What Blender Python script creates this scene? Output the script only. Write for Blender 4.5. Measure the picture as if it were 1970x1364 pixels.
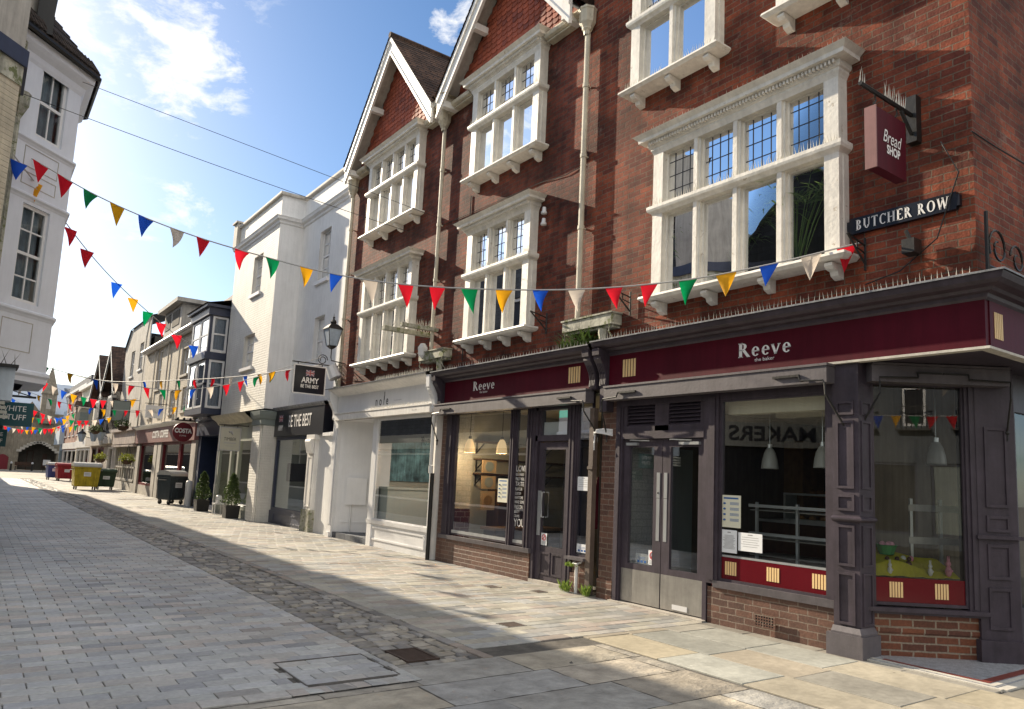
import bpy, math, random
from mathutils import Vector, Matrix
R_=math.radians
random.seed(7)
for o in list(bpy.data.objects): bpy.data.objects.remove(o)
SC=bpy.context.scene
COL=SC.collection
# ------------------------------------------------------------------ camera
cam=bpy.data.cameras.new("camera"); co=bpy.data.objects.new("camera",cam); COL.objects.link(co)
Rm=((0.80895615,-0.04696159,-0.58599023),(0.11324583,0.99058275,0.07694935),(0.57685815,-0.12860961,0.80665621))
EYE=1.55
right=Vector((Rm[0][0],Rm[0][2],-Rm[0][1])); up=-Vector((Rm[1][0],Rm[1][2],-Rm[1][1])); back=-Vector((Rm[2][0],Rm[2][2],-Rm[2][1]))
M=Matrix.Identity(4)
for i,v in enumerate((right,up,back)):
    for j in range(3): M[j][i]=v[j]
M.translation=(0,0,EYE)
co.matrix_world=M
cam.sensor_width=36; cam.lens=36*1440/1970; cam.shift_y=53.84/1970; cam.clip_start=.05; cam.clip_end=1500
SC.camera=co
# ------------------------------------------------------------------ light
SUN_AZ=-12.3; SUN_EL=24.5
sd=Vector((math.sin(R_(SUN_AZ))*math.cos(R_(SUN_EL)),math.cos(R_(SUN_AZ))*math.cos(R_(SUN_EL)),math.sin(R_(SUN_EL))))
sl=bpy.data.lights.new("sun",'SUN'); sl.energy=5.0; sl.angle=R_(.55); sl.color=(1,.86,.66)
so=bpy.data.objects.new("sun",sl); COL.objects.link(so); so.rotation_euler=sd.to_track_quat('Z','Y').to_euler()
SC.view_settings.view_transform='Standard'; SC.view_settings.look='None'; SC.view_settings.exposure=0.92; SC.view_settings.gamma=1
SC.cycles.max_bounces=8; SC.cycles.transparent_max_bounces=24; SC.cycles.caustics_reflective=False; SC.cycles.caustics_refractive=False
SKYS=.08; SKYC=.66/SKYS; FILL_BANK=.66/SKYS
W=bpy.data.worlds.new("World"); SC.world=W; W.use_nodes=True
nt=W.node_tree; nt.nodes.clear()
def nd(nt,t,**k):
    n=nt.nodes.new(t)
    for a,b in k.items():
        if a.startswith('i_'):
            key=a[2:]; key=int(key) if key.isdigit() else key.replace('_',' ')
            n.inputs[key].default_value=b
        else: setattr(n,a,b)
    return n
def lk(nt,a,ao,b,bi): nt.links.new(a.outputs[ao],b.inputs[bi])
def mth(nt,op,a,b=None,clamp=False):
    n=nt.nodes.new('ShaderNodeMath'); n.operation=op; n.use_clamp=clamp
    for i,v in enumerate((a,b)):
        if v is None: continue
        if isinstance(v,(int,float)): n.inputs[i].default_value=v
        else: nt.links.new(v,n.inputs[i])
    return n.outputs[0]
def pix_dir(px,py):
    v=(( px-985)/1440,(py-735.84)/1440,1)
    w=[sum(Rm[r][c]*v[r] for r in range(3)) for c in range(3)]
    return Vector((w[0],w[2],-w[1])).normalized()
sky=nd(nt,'ShaderNodeTexSky',sky_type='NISHITA',sun_disc=False,sun_elevation=R_(SUN_EL),sun_rotation=R_(SUN_AZ),altitude=60,air_density=1.0,dust_density=.7,ozone_density=3.0)
tc=nd(nt,'ShaderNodeTexCoord')
mp=nd(nt,'ShaderNodeMapping'); mp.inputs['Scale'].default_value=(1,1,1.9); lk(nt,tc,'Generated',mp,'Vector')
no=nd(nt,'ShaderNodeTexNoise',i_Scale=15.0,i_Detail=10.0,i_Roughness=.66,i_Distortion=.25); lk(nt,mp,'Vector',no,'Vector')
tot=None
for (px,py,rad,amp) in ((345,110,.10,1.0),(215,120,.055,.55),(290,20,.075,.8),(350,415,.05,.9),(850,55,.03,.7),(900,0,.05,.4),(700,-60,.05,.5),(285,465,.035,.5),(20,-300,.3,.7),(1500,-500,.5,.6),(-900,100,.5,.7)):
    d=pix_dir(px,py)
    vm=nd(nt,'ShaderNodeVectorMath',operation='DISTANCE'); vm.inputs[1].default_value=d; lk(nt,tc,'Generated',vm,0)
    f=mth(nt,'MULTIPLY',mth(nt,'SUBTRACT',1.0,mth(nt,'DIVIDE',vm.outputs['Value'],rad),True),amp)
    tot=f if tot is None else mth(nt,'MAXIMUM',tot,f)
edge=mth(nt,'ADD',no.outputs['Fac'],mth(nt,'MULTIPLY',tot,.30))
cf=mth(nt,'MULTIPLY',mth(nt,'SUBTRACT',edge,.60,True),5.5,True)
cf=mth(nt,'MULTIPLY',cf,mth(nt,'MULTIPLY',tot,4.0,True),True)
hs=nd(nt,'ShaderNodeHueSaturation',i_Saturation=1.2,i_Value=1.0); lk(nt,sky,0,hs,'Color')
mx=nd(nt,'ShaderNodeMix',data_type='RGBA'); mx.inputs[7].default_value=(SKYC*1.0,SKYC*.99,SKYC*.97,1)
nt.links.new(mth(nt,'MULTIPLY',cf,.85),mx.inputs[0]); lk(nt,hs,0,mx,6)
# unseen bright clouds added overhead and behind the camera to raise ambient fill
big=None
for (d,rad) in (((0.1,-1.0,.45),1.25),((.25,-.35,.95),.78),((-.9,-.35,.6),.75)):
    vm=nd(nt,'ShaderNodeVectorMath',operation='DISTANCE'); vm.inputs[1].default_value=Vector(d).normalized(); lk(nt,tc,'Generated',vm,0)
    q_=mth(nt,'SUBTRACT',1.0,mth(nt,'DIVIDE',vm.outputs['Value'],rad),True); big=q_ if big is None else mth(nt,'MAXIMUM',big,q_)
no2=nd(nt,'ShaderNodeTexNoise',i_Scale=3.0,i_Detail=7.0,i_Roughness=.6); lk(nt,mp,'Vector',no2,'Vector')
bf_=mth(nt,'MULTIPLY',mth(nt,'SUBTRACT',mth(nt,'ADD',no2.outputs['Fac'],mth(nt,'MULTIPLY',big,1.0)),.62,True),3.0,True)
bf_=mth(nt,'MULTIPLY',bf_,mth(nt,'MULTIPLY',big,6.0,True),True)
mx2=nd(nt,'ShaderNodeMix',data_type='RGBA'); mx2.inputs[7].default_value=(FILL_BANK,FILL_BANK*.995,FILL_BANK*.99,1); nt.links.new(bf_,mx2.inputs[0]); lk(nt,mx,2,mx2,6)
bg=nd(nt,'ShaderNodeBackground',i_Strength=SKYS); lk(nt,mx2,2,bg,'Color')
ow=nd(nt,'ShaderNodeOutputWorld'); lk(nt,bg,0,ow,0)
# ------------------------------------------------------------------ materials
def newmat(name):
    m=bpy.data.materials.new(name); m.use_nodes=True; t=m.node_tree; b=t.nodes['Principled BSDF']; return m,t,b
def uvpos(t,kind='wall',scale=1.0):
    g=nd(t,'ShaderNodeNewGeometry'); s=nd(t,'ShaderNodeSeparateXYZ'); lk(t,g,'Position',s,0)
    c=nd(t,'ShaderNodeCombineXYZ')
    u=mth(t,'SUBTRACT',s.outputs[0],s.outputs[1])
    t.links.new(mth(t,'MULTIPLY',u,scale),c.inputs[0]); lk(t,s,2,c,1); return c
def brick(name,c1,c2,mortar,bw=.225,rh=.075,ms=.010,bump=.5,scale=1.0,dirt=.6,rough=.85,spec=.3):
    m,t,b=newmat(name); c=uvpos(t,scale=scale)
    br=nd(t,'ShaderNodeTexBrick',i_Scale=1.0,i_Mortar_Size=ms,i_Mortar_Smooth=.25,i_Bias=-.1,i_Brick_Width=bw,i_Row_Height=rh)
    br.inputs['Color1'].default_value=(*c1,1); br.inputs['Color2'].default_value=(*c2,1); br.inputs['Mortar'].default_value=(*mortar,1)
    g=nd(t,'ShaderNodeNewGeometry'); nz=nd(t,'ShaderNodeTexNoise',i_Scale=9.0,i_Detail=4.0); lk(t,g,'Position',nz,'Vector')
    va=nd(t,'ShaderNodeVectorMath',operation='SCALE'); va.inputs[3].default_value=.014; lk(t,nz,'Color',va,0)
    vb=nd(t,'ShaderNodeVectorMath',operation='ADD'); lk(t,c,0,vb,0); lk(t,va,0,vb,1); lk(t,vb,0,br,'Vector')
    n1=nd(t,'ShaderNodeTexNoise',i_Scale=1.1,i_Detail=6.0,i_Roughness=.65); lk(t,g,'Position',n1,'Vector')
    n2=nd(t,'ShaderNodeTexNoise',i_Scale=45.0,i_Detail=3.0); lk(t,g,'Position',n2,'Vector')
    rp=nd(t,'ShaderNodeMapRange',i_1=.38,i_2=.62,i_3=1-dirt,i_4=1.12); lk(t,n1,'Fac',rp,0)
    r2=nd(t,'ShaderNodeMapRange',i_1=.3,i_2=.7,i_3=.78,i_4=1.18); lk(t,n2,'Fac',r2,0)
    mp_=nd(t,'ShaderNodeMapping'); mp_.inputs['Scale'].default_value=(2.2,2.2,.35); lk(t,g,'Position',mp_,'Vector')
    n4=nd(t,'ShaderNodeTexNoise',i_Scale=1.6,i_Detail=6.0,i_Roughness=.6); lk(t,mp_,'Vector',n4,'Vector')
    r4=nd(t,'ShaderNodeMapRange',i_1=.35,i_2=.6,i_3=1-dirt*.55,i_4=1.08); lk(t,n4,'Fac',r4,0)
    f=mth(t,'MULTIPLY',mth(t,'MULTIPLY',rp.outputs[0],r2.outputs[0]),r4.outputs[0])
    sc=nd(t,'ShaderNodeVectorMath',operation='SCALE'); lk(t,br,'Color',sc,0); t.links.new(f,sc.inputs[3])
    n5=nd(t,'ShaderNodeTexNoise',i_Scale=1.9,i_Detail=9.0,i_Roughness=.75); lk(t,g,'Position',n5,'Vector')
    ef=mth(t,'MULTIPLY',mth(t,'MULTIPLY',mth(t,'SUBTRACT',n5.outputs['Fac'],.60,True),7.0,True),.42 if dirt>.2 else .12)
    em=nd(t,'ShaderNodeMix',data_type='RGBA'); t.links.new(ef,em.inputs[0]); lk(t,sc,0,em,6); em.inputs[7].default_value=(.46,.36,.29,1); lk(t,em,2,b,'Base Color')
    h=mth(t,'ADD',mth(t,'MULTIPLY',br.outputs['Fac'],-1.0),mth(t,'MULTIPLY',n2.outputs['Fac'],.35))
    bp=nd(t,'ShaderNodeBump',i_Strength=bump,i_Distance=.012); t.links.new(h,bp.inputs['Height']); lk(t,bp,0,b,'Normal')
    b.inputs['Roughness'].default_value=rough; b.inputs['Specular IOR Level'].default_value=spec
    return m
def paint(name,c,rough=.5,var=.12,scale=3.0,bump=.15,bscale=30,metal=0,peel=None,spec=.4,course=False,obj=False):
    m,t,b=newmat(name)
    if obj:
        g=nd(t,'ShaderNodeTexCoord'); out='Object'
    else:
        g=nd(t,'ShaderNodeNewGeometry'); out='Position'
    n1=nd(t,'ShaderNodeTexNoise',i_Scale=scale,i_Detail=7.0,i_Roughness=.68); lk(t,g,out,n1,'Vector')
    r=nd(t,'ShaderNodeMapRange',i_1=.3,i_2=.7,i_3=1-var,i_4=1+var*.6); lk(t,n1,'Fac',r,0)
    rgb=nd(t,'ShaderNodeRGB'); rgb.outputs[0].default_value=(*c,1)
    mp_=nd(t,'ShaderNodeMapping'); mp_.inputs['Scale'].default_value=(6,6,.5); lk(t,g,out,mp_,'Vector')
    n4=nd(t,'ShaderNodeTexNoise',i_Scale=2.2,i_Detail=5.0,i_Roughness=.65); lk(t,mp_,'Vector',n4,'Vector')
    r4=nd(t,'ShaderNodeMapRange',i_1=.3,i_2=.62,i_3=1-var*.9,i_4=1.0); lk(t,n4,'Fac',r4,0)
    sc=nd(t,'ShaderNodeVectorMath',operation='SCALE'); lk(t,rgb,0,sc,0); t.links.new(mth(t,'MULTIPLY',r.outputs[0],r4.outputs[0]),sc.inputs[3])
    last=(sc,0)
    n2=nd(t,'ShaderNodeTexNoise',i_Scale=bscale,i_Detail=5.0); lk(t,g,out,n2,'Vector')
    if peel:
        n3=nd(t,'ShaderNodeTexNoise',i_Scale=8.0,i_Detail=8.0,i_Roughness=.7); lk(t,g,out,n3,'Vector')
        pf=mth(t,'MULTIPLY',mth(t,'SUBTRACT',n3.outputs['Fac'],peel[1]),22.0,True)
        mm=nd(t,'ShaderNodeMix',data_type='RGBA'); t.links.new(pf,mm.inputs[0]); lk(t,sc,0,mm,6); mm.inputs[7].default_value=(*peel[0],1); last=(mm,2)
    t.links.new(last[0].outputs[last[1]],b.inputs['Base Color'])
    h=n2.outputs['Fac']
    if course:
        cc=uvpos(t); br=nd(t,'ShaderNodeTexBrick',i_Scale=1.0,i_Mortar_Size=.012,i_Mortar_Smooth=.6,i_Brick_Width=.225,i_Row_Height=.075); lk(t,cc,0,br,'Vector')
        h=mth(t,'ADD',mth(t,'MULTIPLY',br.outputs['Fac'],-.8),mth(t,'MULTIPLY',n2.outputs['Fac'],.8))
    bp=nd(t,'ShaderNodeBump',i_Strength=bump,i_Distance=.01); t.links.new(h,bp.inputs['Height']); lk(t,bp,0,b,'Normal')
    b.inputs['Roughness'].default_value=rough; b.inputs['Metallic'].default_value=metal; b.inputs['Specular IOR Level'].default_value=spec
    return m
def glass(name,tint=(.82,.86,.85),gain=2.0,base=.05,wob=.03):
    m,t,b=newmat(name); t.nodes.remove(b); o=t.nodes['Material Output']
    tr=nd(t,'ShaderNodeBsdfTransparent'); tr.inputs[0].default_value=(*tint,1)
    gl=nd(t,'ShaderNodeBsdfGlossy'); gl.inputs['Roughness'].default_value=.0; gl.inputs[0].default_value=(.95,.97,1,1)
    fr=nd(t,'ShaderNodeFresnel',i_IOR=1.5)
    g=nd(t,'ShaderNodeNewGeometry'); n1=nd(t,'ShaderNodeTexNoise',i_Scale=1.6,i_Detail=1.0); lk(t,g,'Position',n1,'Vector')
    bp=nd(t,'ShaderNodeBump',i_Strength=wob,i_Distance=.1); lk(t,n1,'Fac',bp,'Height'); lk(t,bp,0,gl,'Normal')
    fac=mth(t,'ADD',mth(t,'MULTIPLY',fr.outputs[0],gain),base,True)
    mi=nd(t,'ShaderNodeMixShader'); t.links.new(fac,mi.inputs[0]); lk(t,tr,0,mi,1); lk(t,gl,0,mi,2); lk(t,mi,0,o,0)
    return m
def attrmat(name,rough=.8,bump=.3,bscale=25,spec=.35,var=.15,nscale=2.0,bdist=.012,gum=True):
    m,t,b=newmat(name); a=nd(t,'ShaderNodeAttribute',attribute_name='Col'); g=nd(t,'ShaderNodeNewGeometry')
    n1=nd(t,'ShaderNodeTexNoise',i_Scale=nscale,i_Detail=8.0,i_Roughness=.7); lk(t,g,'Position',n1,'Vector')
    n2=nd(t,'ShaderNodeTexNoise',i_Scale=bscale,i_Detail=6.0,i_Roughness=.6); lk(t,g,'Position',n2,'Vector')
    r=nd(t,'ShaderNodeMapRange',i_1=.3,i_2=.7,i_3=1-var,i_4=1+var); lk(t,n1,'Fac',r,0)
    r2=nd(t,'ShaderNodeMapRange',i_1=.3,i_2=.7,i_3=.85,i_4=1.12); lk(t,n2,'Fac',r2,0)
    sc=nd(t,'ShaderNodeVectorMath',operation='SCALE'); lk(t,a,'Color',sc,0); 
    vo=nd(t,'ShaderNodeTexVoronoi',i_Scale=2.6); lk(t,g,'Position',vo,'Vector')     # trodden-in gum and drips
    gm=mth(t,'MULTIPLY',mth(t,'SUBTRACT',.045,vo.outputs['Distance'],True),60.0,True)
    sg=nd(t,'ShaderNodeSeparateColor'); lk(t,vo,'Color',sg,0)
    gmul=mth(t,'ADD',1.0,mth(t,'MULTIPLY',gm,mth(t,'SUBTRACT',mth(t,'MULTIPLY',sg.outputs[0],.9),.5)))
    n6=nd(t,'ShaderNodeTexNoise',i_Scale=.7,i_Detail=5.0); lk(t,g,'Position',n6,'Vector'); r6=nd(t,'ShaderNodeMapRange',i_1=.35,i_2=.65,i_3=.84,i_4=1.10); lk(t,n6,'Fac',r6,0)
    t.links.new(mth(t,'MULTIPLY',mth(t,'MULTIPLY',mth(t,'MULTIPLY',r.outputs[0],r2.outputs[0]),gmul),r6.outputs[0]),sc.inputs[3]); lk(t,sc,0,b,'Base Color')
    bp=nd(t,'ShaderNodeBump',i_Strength=bump,i_Distance=bdist); lk(t,n2,'Fac',bp,'Height'); lk(t,bp,0,b,'Normal')
    rr=nd(t,'ShaderNodeMapRange',i_1=.3,i_2=.7,i_3=rough-.15,i_4=rough+.1); lk(t,n1,'Fac',rr,0); lk(t,rr,0,b,'Roughness')
    b.inputs['Specular IOR Level'].default_value=spec
    return m
def emit(name,c,s):
    m,t,b=newmat(name); b.inputs['Emission Color'].default_value=(*c,1); b.inputs['Emission Strength'].default_value=s; b.inputs['Base Color'].default_value=(*c,1); return m
def cloth(name,c,tr=.45):
    m,t,b=newmat(name); o=t.nodes['Material Output']; b.inputs['Base Color'].default_value=(*c,1); b.inputs['Roughness'].default_value=.8
    tl=nd(t,'ShaderNodeBsdfTranslucent'); tl.inputs[0].default_value=(*c,1); mi=nd(t,'ShaderNodeMixShader'); mi.inputs[0].default_value=tr
    lk(t,b,0,mi,1); lk(t,tl,0,mi,2); lk(t,mi,0,o,0); return m
def leafmat(name,c1,c2):
    m,t,b=newmat(name); g=nd(t,'ShaderNodeNewGeometry'); rp=nd(t,'ShaderNodeMix',data_type='RGBA'); lk(t,g,'Random Per Island',rp,0)
    rp.inputs[6].default_value=(*c1,1); rp.inputs[7].default_value=(*c2,1); lk(t,rp,2,b,'Base Color'); b.inputs['Roughness'].default_value=.55
    o=t.nodes['Material Output']; tl=nd(t,'ShaderNodeBsdfTranslucent'); lk(t,rp,2,tl,0); mi=nd(t,'ShaderNodeMixShader'); mi.inputs[0].default_value=.3; lk(t,b,0,mi,1); lk(t,tl,0,mi,2); lk(t,mi,0,o,0); return m
MT=dict(
 brick=brick('red_brick',(.29,.072,.034),(.125,.032,.022),(.19,.13,.09),ms=.007,dirt=.55,bump=.9),
 brickB=brick('red_brick_worn',(.245,.062,.034),(.105,.030,.022),(.13,.09,.07),ms=.007,dirt=.6,bump=.9),
 brickbase=brick('brown_glazed_brick',(.155,.078,.055),(.085,.045,.036),(.20,.155,.12),ms=.006,dirt=.15,rough=.45,spec=.5,bump=.35),
 brickcant=brick('orange_glazed_brick',(.17,.055,.026),(.085,.032,.022),(.24,.19,.14),ms=.009,scale=.72,dirt=.15,rough=.4,spec=.5,bump=.35),
 brickfar=brick('far_red_brick',(.34,.13,.08),(.24,.09,.06),(.32,.27,.22),dirt=.3),
 tileroof=brick('clay_roof_tile',(.13,.075,.05),(.07,.045,.035),(.02,.018,.015),bw=.17,rh=.11,ms=.008,bump=.9,dirt=.5),
 slatedark=brick('dark_hung_slate',(.075,.08,.09),(.05,.055,.06),(.02,.02,.022),bw=.3,rh=.14,ms=.006,bump=.6,dirt=.2),
 slate=brick('grey_slate',(.16,.17,.19),(.10,.11,.13),(.04,.04,.05),bw=.3,rh=.2,ms=.006,bump=.6,dirt=.2),
 tile=attrmat('hung_clay_tile',rough=.75,bump=.4),
 white=paint('white_gloss_paint',(.84,.82,.78),rough=.42,var=.14,scale=2.2,bump=.2,peel=((.62,.58,.5),.72)),
 whitepeel=paint('flaking_white_paint',(.82,.79,.72),rough=.5,var=.18,scale=5,bump=.4,bscale=22,peel=((.50,.44,.36),.63)),
 whiteclean=paint('clean_white_paint',(.80,.80,.80),rough=.4,var=.05,bump=.06),
 whitecool=paint('cool_white_paint',(.76,.79,.86),rough=.5,var=.06,scale=2,bump=.1), roombright=paint('bright_room',(.72,.70,.62),rough=.9,var=.15,scale=3), tiledark=brick('weathered_roof_tile',(.085,.065,.055),(.05,.042,.038),(.015,.014,.013),bw=.17,rh=.11,ms=.008,bump=.9,dirt=.4),
 render=paint('white_render',(.83,.83,.82),rough=.8,var=.10,scale=1.0,bump=.5,bscale=14,peel=((.66,.62,.55),.68)),
 renderb=paint('white_painted_brick',(.80,.78,.72),rough=.75,var=.12,scale=1.2,bump=1.0,bscale=10,course=True),
 cream=paint('cream_paint',(.62,.57,.45),rough=.6,var=.25,scale=3,bump=.3,peel=((.35,.32,.25),.62)),
 creamdirty=paint('mossy_cream_paint',(.50,.49,.40),rough=.8,var=.5,scale=6,bump=.6,peel=((.16,.18,.08),.54)),
 greyrender=paint('grey_stone_render',(.50,.47,.42),rough=.85,var=.3,scale=1.1,bump=.5,bscale=12),
 stone=paint('old_stone',(.30,.26,.20),rough=.9,var=.45,scale=.7,bump=.7,bscale=5),
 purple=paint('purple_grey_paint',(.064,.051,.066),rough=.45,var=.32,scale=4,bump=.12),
 purplepale=paint('grey_purple_box_paint',(.125,.112,.122),rough=.5,var=.22,scale=5,bump=.15),  # paler grey-purple for awning boxes, sills and pillar base
 maroon=paint('maroon_panel',(.080,.004,.013),rough=.5,var=.22,scale=1,bump=.03,spec=.15),
 maroonglass=paint('maroon_window_film',(.12,.006,.011),rough=.12,var=.05,bump=.0),
 creamstripe=paint('cream_vinyl',(.82,.58,.28),rough=.5,var=.05,bump=.02),
 lettering=paint('white_letters',(.85,.83,.80),rough=.5,var=.02,bump=.0),
 darkletter=paint('dark_letters',(.04,.04,.045),rough=.5,var=.02,bump=.0),
 cordgrey=paint('pale_cord',(.5,.49,.47),rough=.7,var=.1,bump=0),
 greyletter=paint('grey_letters',(.35,.35,.36),rough=.5,var=.02,bump=.0),
 black=paint('black_iron',(.02,.019,.018),rough=.45,var=.2,bump=.2),
 signblack=paint('black_sign_paint',(.012,.014,.022),rough=.3,var=.1,bump=.05),
 navy=paint('navy_paint',(.018,.030,.075),rough=.4,var=.15,bump=.1),
 bluegrey=paint('dark_blue_frame',(.05,.06,.10),rough=.4,var=.15,bump=.1),
 sage=paint('sage_grey_paint',(.36,.38,.33),rough=.5,var=.1,bump=.08),
 lead=paint('grey_lead_flashing',(.30,.31,.33),rough=.6,var=.35,scale=6,bump=.6,bscale=12),
 steel=paint('scuffed_steel',(.42,.41,.39),rough=.38,var=.2,scale=4,bump=.1,metal=.75),
 chrome=paint('bright_metal',(.6,.62,.63),rough=.3,var=.1,metal=.6,bump=0),
 wood=paint('warm_wood',(.30,.17,.07),rough=.55,var=.3,scale=8,bump=.2),
 darkwood=paint('dark_wood',(.07,.035,.02),rough=.5,var=.3,scale=6,bump=.2),
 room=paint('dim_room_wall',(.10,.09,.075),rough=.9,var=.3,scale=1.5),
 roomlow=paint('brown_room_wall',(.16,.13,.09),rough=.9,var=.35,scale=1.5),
 roompale=paint('pale_green_room',(.50,.54,.50),rough=.9,var=.08,scale=2),
 roomlight=paint('pale_room_wall',(.48,.47,.40),rough=.9,var=.1,scale=2),
 roomgreen=paint('green_grey_room',(.16,.18,.17),rough=.9,var=.1,scale=2),
 ceil=paint('cream_ceiling',(.62,.58,.46),rough=.9,var=.1,scale=2),
 curtain=paint('skylit_net_curtain',(.38,.46,.56),rough=.9,var=.2,scale=7,bump=.4),  # blue of the reflected sky is put into the white net colour
 blind=paint('dark_blind',(.012,.013,.02),rough=.7,var=.1),
 whitetile=brick('white_wall_tile',(.60,.60,.55),(.55,.55,.51),(.38,.38,.35),bw=.2,rh=.1,ms=.004,dirt=.1,rough=.3,bump=.1),
 darktile=brick('dark_wall_tile',(.09,.012,.015),(.06,.01,.014),(.30,.27,.25),bw=.2,rh=.1,ms=.006,dirt=.1,rough=.3,bump=.1),
 paper=paint('paper',(.80,.82,.84),rough=.7,var=.03,bump=0),
 cream2=paint('cream_card',(.72,.70,.55),rough=.7,var=.03,bump=0),
 red=paint('red_print',(.55,.03,.03),rough=.6,var=.05,bump=0),
 blueprint=paint('blue_print',(.03,.12,.35),rough=.6,var=.05,bump=0),
 teal=paint('dark_teal_sign',(.012,.075,.085),rough=.45,var=.1,bump=.05),
 costared=paint('dark_red_sign',(.16,.012,.022),rough=.4,var=.05,bump=.02),
 costafascia=paint('dusty_pink_fascia',(.30,.15,.14),rough=.5,var=.2,bump=.05),
 signgrey=paint('grey_sign_board',(.22,.26,.25),rough=.5,var=.08,bump=.02),
 timbersign=paint('pale_sign_board',(.44,.43,.36),rough=.5,var=.05,bump=.02),
 glass=glass('shop_glass',(.9,.93,.91),gain=.45,base=.0,wob=.006), glassC=glass('corner_shop_glass',(.9,.93,.91),gain=1.2,base=.015,wob=.004),
 glassdoor=glass('door_glass',(.85,.88,.86),gain=.5,base=.005,wob=.006),
 glassup=glass('upstairs_glass',(.86,.89,.92),gain=2.1,base=.08),
 glassbig=glass('big_window_glass',(.90,.95,.93),gain=1.7,base=.02),
 glassleft=glass('left_glass',gain=.8,base=.02),
 lantern=glass('lantern_glass',(.95,.95,.9),gain=1.0,base=.1),
 bulb=emit('warm_bulb',(1,.70,.36),6),
 bulbdim=emit('warm_globe',(1,.50,.25),1.4),
 exitgreen=emit('green_exit',(.05,.45,.30),.5),
 shade=paint('glass_pendant_shade',(.50,.50,.48),rough=.3,var=.1,bump=0),
 leaf=leafmat('box_leaf',(.03,.06,.018),(.12,.17,.05)),
 leafy=leafmat('yellow_green_leaf',(.12,.16,.02),(.38,.40,.06)),
 palm=leafmat('palm_leaf',(.09,.18,.05),(.32,.46,.14)),
 fern=leafmat('fern_leaf',(.03,.07,.012),(.10,.15,.03)),
 weed=leafmat('weed_leaf',(.14,.24,.03),(.32,.42,.08)),
 planter=paint('black_planter',(.03,.028,.027),rough=.6,var=.2,obj=True),
 pot=paint('grey_pot',(.16,.19,.20),rough=.6,var=.2,obj=True),
 soil=paint('soil',(.03,.02,.015),rough=.95),
 spikes=paint('clear_plastic_spikes',(.72,.68,.58),rough=.4,var=.1,bump=0),
 stonetrim=paint('stone_trim',(.52,.48,.42),rough=.8,var=.25,scale=3,bump=.4),
 joint=paint('paving_joint',(.13,.12,.105),rough=.95,var=.4,scale=3,bump=.6),
 paver=attrmat('road_paver',rough=.62,bump=.6,bscale=22,var=.16,nscale=6,spec=.45),
 slab=attrmat('york_slab',rough=.75,bump=.35,bscale=14,var=.18,nscale=2.5),
 slabrough=attrmat('worn_york_slab',rough=.8,bump=1.0,bscale=4,var=.3,nscale=5,bdist=.05),
 cobble=attrmat('cobble',rough=.6,bump=.6,bscale=16,var=.2,nscale=5),
 terrazzo=paint('terrazzo',(.42,.43,.45),rough=.4,var=.5,scale=60,bump=0),
 terrared=paint('terrazzo_red_band',(.22,.055,.04),rough=.4,var=.2,scale=40,bump=0),
 concrete=paint('pale_step_edge',(.6,.57,.5),rough=.8,var=.2),
 rimgrey=paint('worn_iron_rim',(.16,.15,.14),rough=.6,var=.3,bump=.2),
 grate=paint('rusty_grate',(.07,.045,.035),rough=.7,var=.3),
 binyellow=paint('yellow_plastic',(.55,.42,.025),rough=.5,var=.35,obj=True),
 bingreen=paint('green_plastic',(.035,.075,.035),rough=.5,var=.35,obj=True),
 binred=paint('red_plastic',(.36,.02,.03),rough=.5,var=.35,obj=True),
 binblue=paint('blue_plastic',(.05,.08,.25),rough=.45,var=.15,obj=True),
 bingrey=paint('grey_plastic',(.055,.07,.08),rough=.45,var=.15,obj=True),
 binlid=paint('pale_lid',(.50,.50,.47),rough=.45,var=.15,obj=True),
 rubber=paint('rubber',(.02,.02,.02),rough=.8,obj=True),
 plasticw=paint('white_plastic',(.7,.7,.7),rough=.4,var=.05,bump=0,obj=True),
 yellowcloth=paint('yellow_cloth',(.55,.50,.03),rough=.8,var=.15,bump=.3,bscale=8),
 pink=paint('pink_plastic',(.62,.25,.33),rough=.45,obj=True), greenp=paint('green_basket',(.02,.22,.06),rough=.6,obj=True), choc=paint('chocolate',(.07,.03,.015),rough=.4,obj=True),
 paleblue=paint('pale_blue_render',(.55,.62,.68),rough=.7,var=.15), tudor=paint('black_timber',(.03,.025,.022),rough=.7), bread=paint('loaf_crust',(.35,.18,.06),rough=.7,obj=True),
 pipebrown=paint('brown_pipe_paint',(.15,.115,.095),rough=.5,var=.3,scale=5,bump=.2),
 darkbeige=paint('card_board',(.42,.30,.17),rough=.8,var=.05),
)
FLAG=dict(R=cloth('red_pennant',(.78,.012,.03)),G=cloth('green_pennant',(.0,.24,.08)),Y=cloth('yellow_pennant',(.86,.42,.01)),B=cloth('blue_pennant',(.01,.10,.66)),W=cloth('white_pennant',(.72,.64,.56)),P=cloth('pink_pennant',(.75,.10,.30)))
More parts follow.
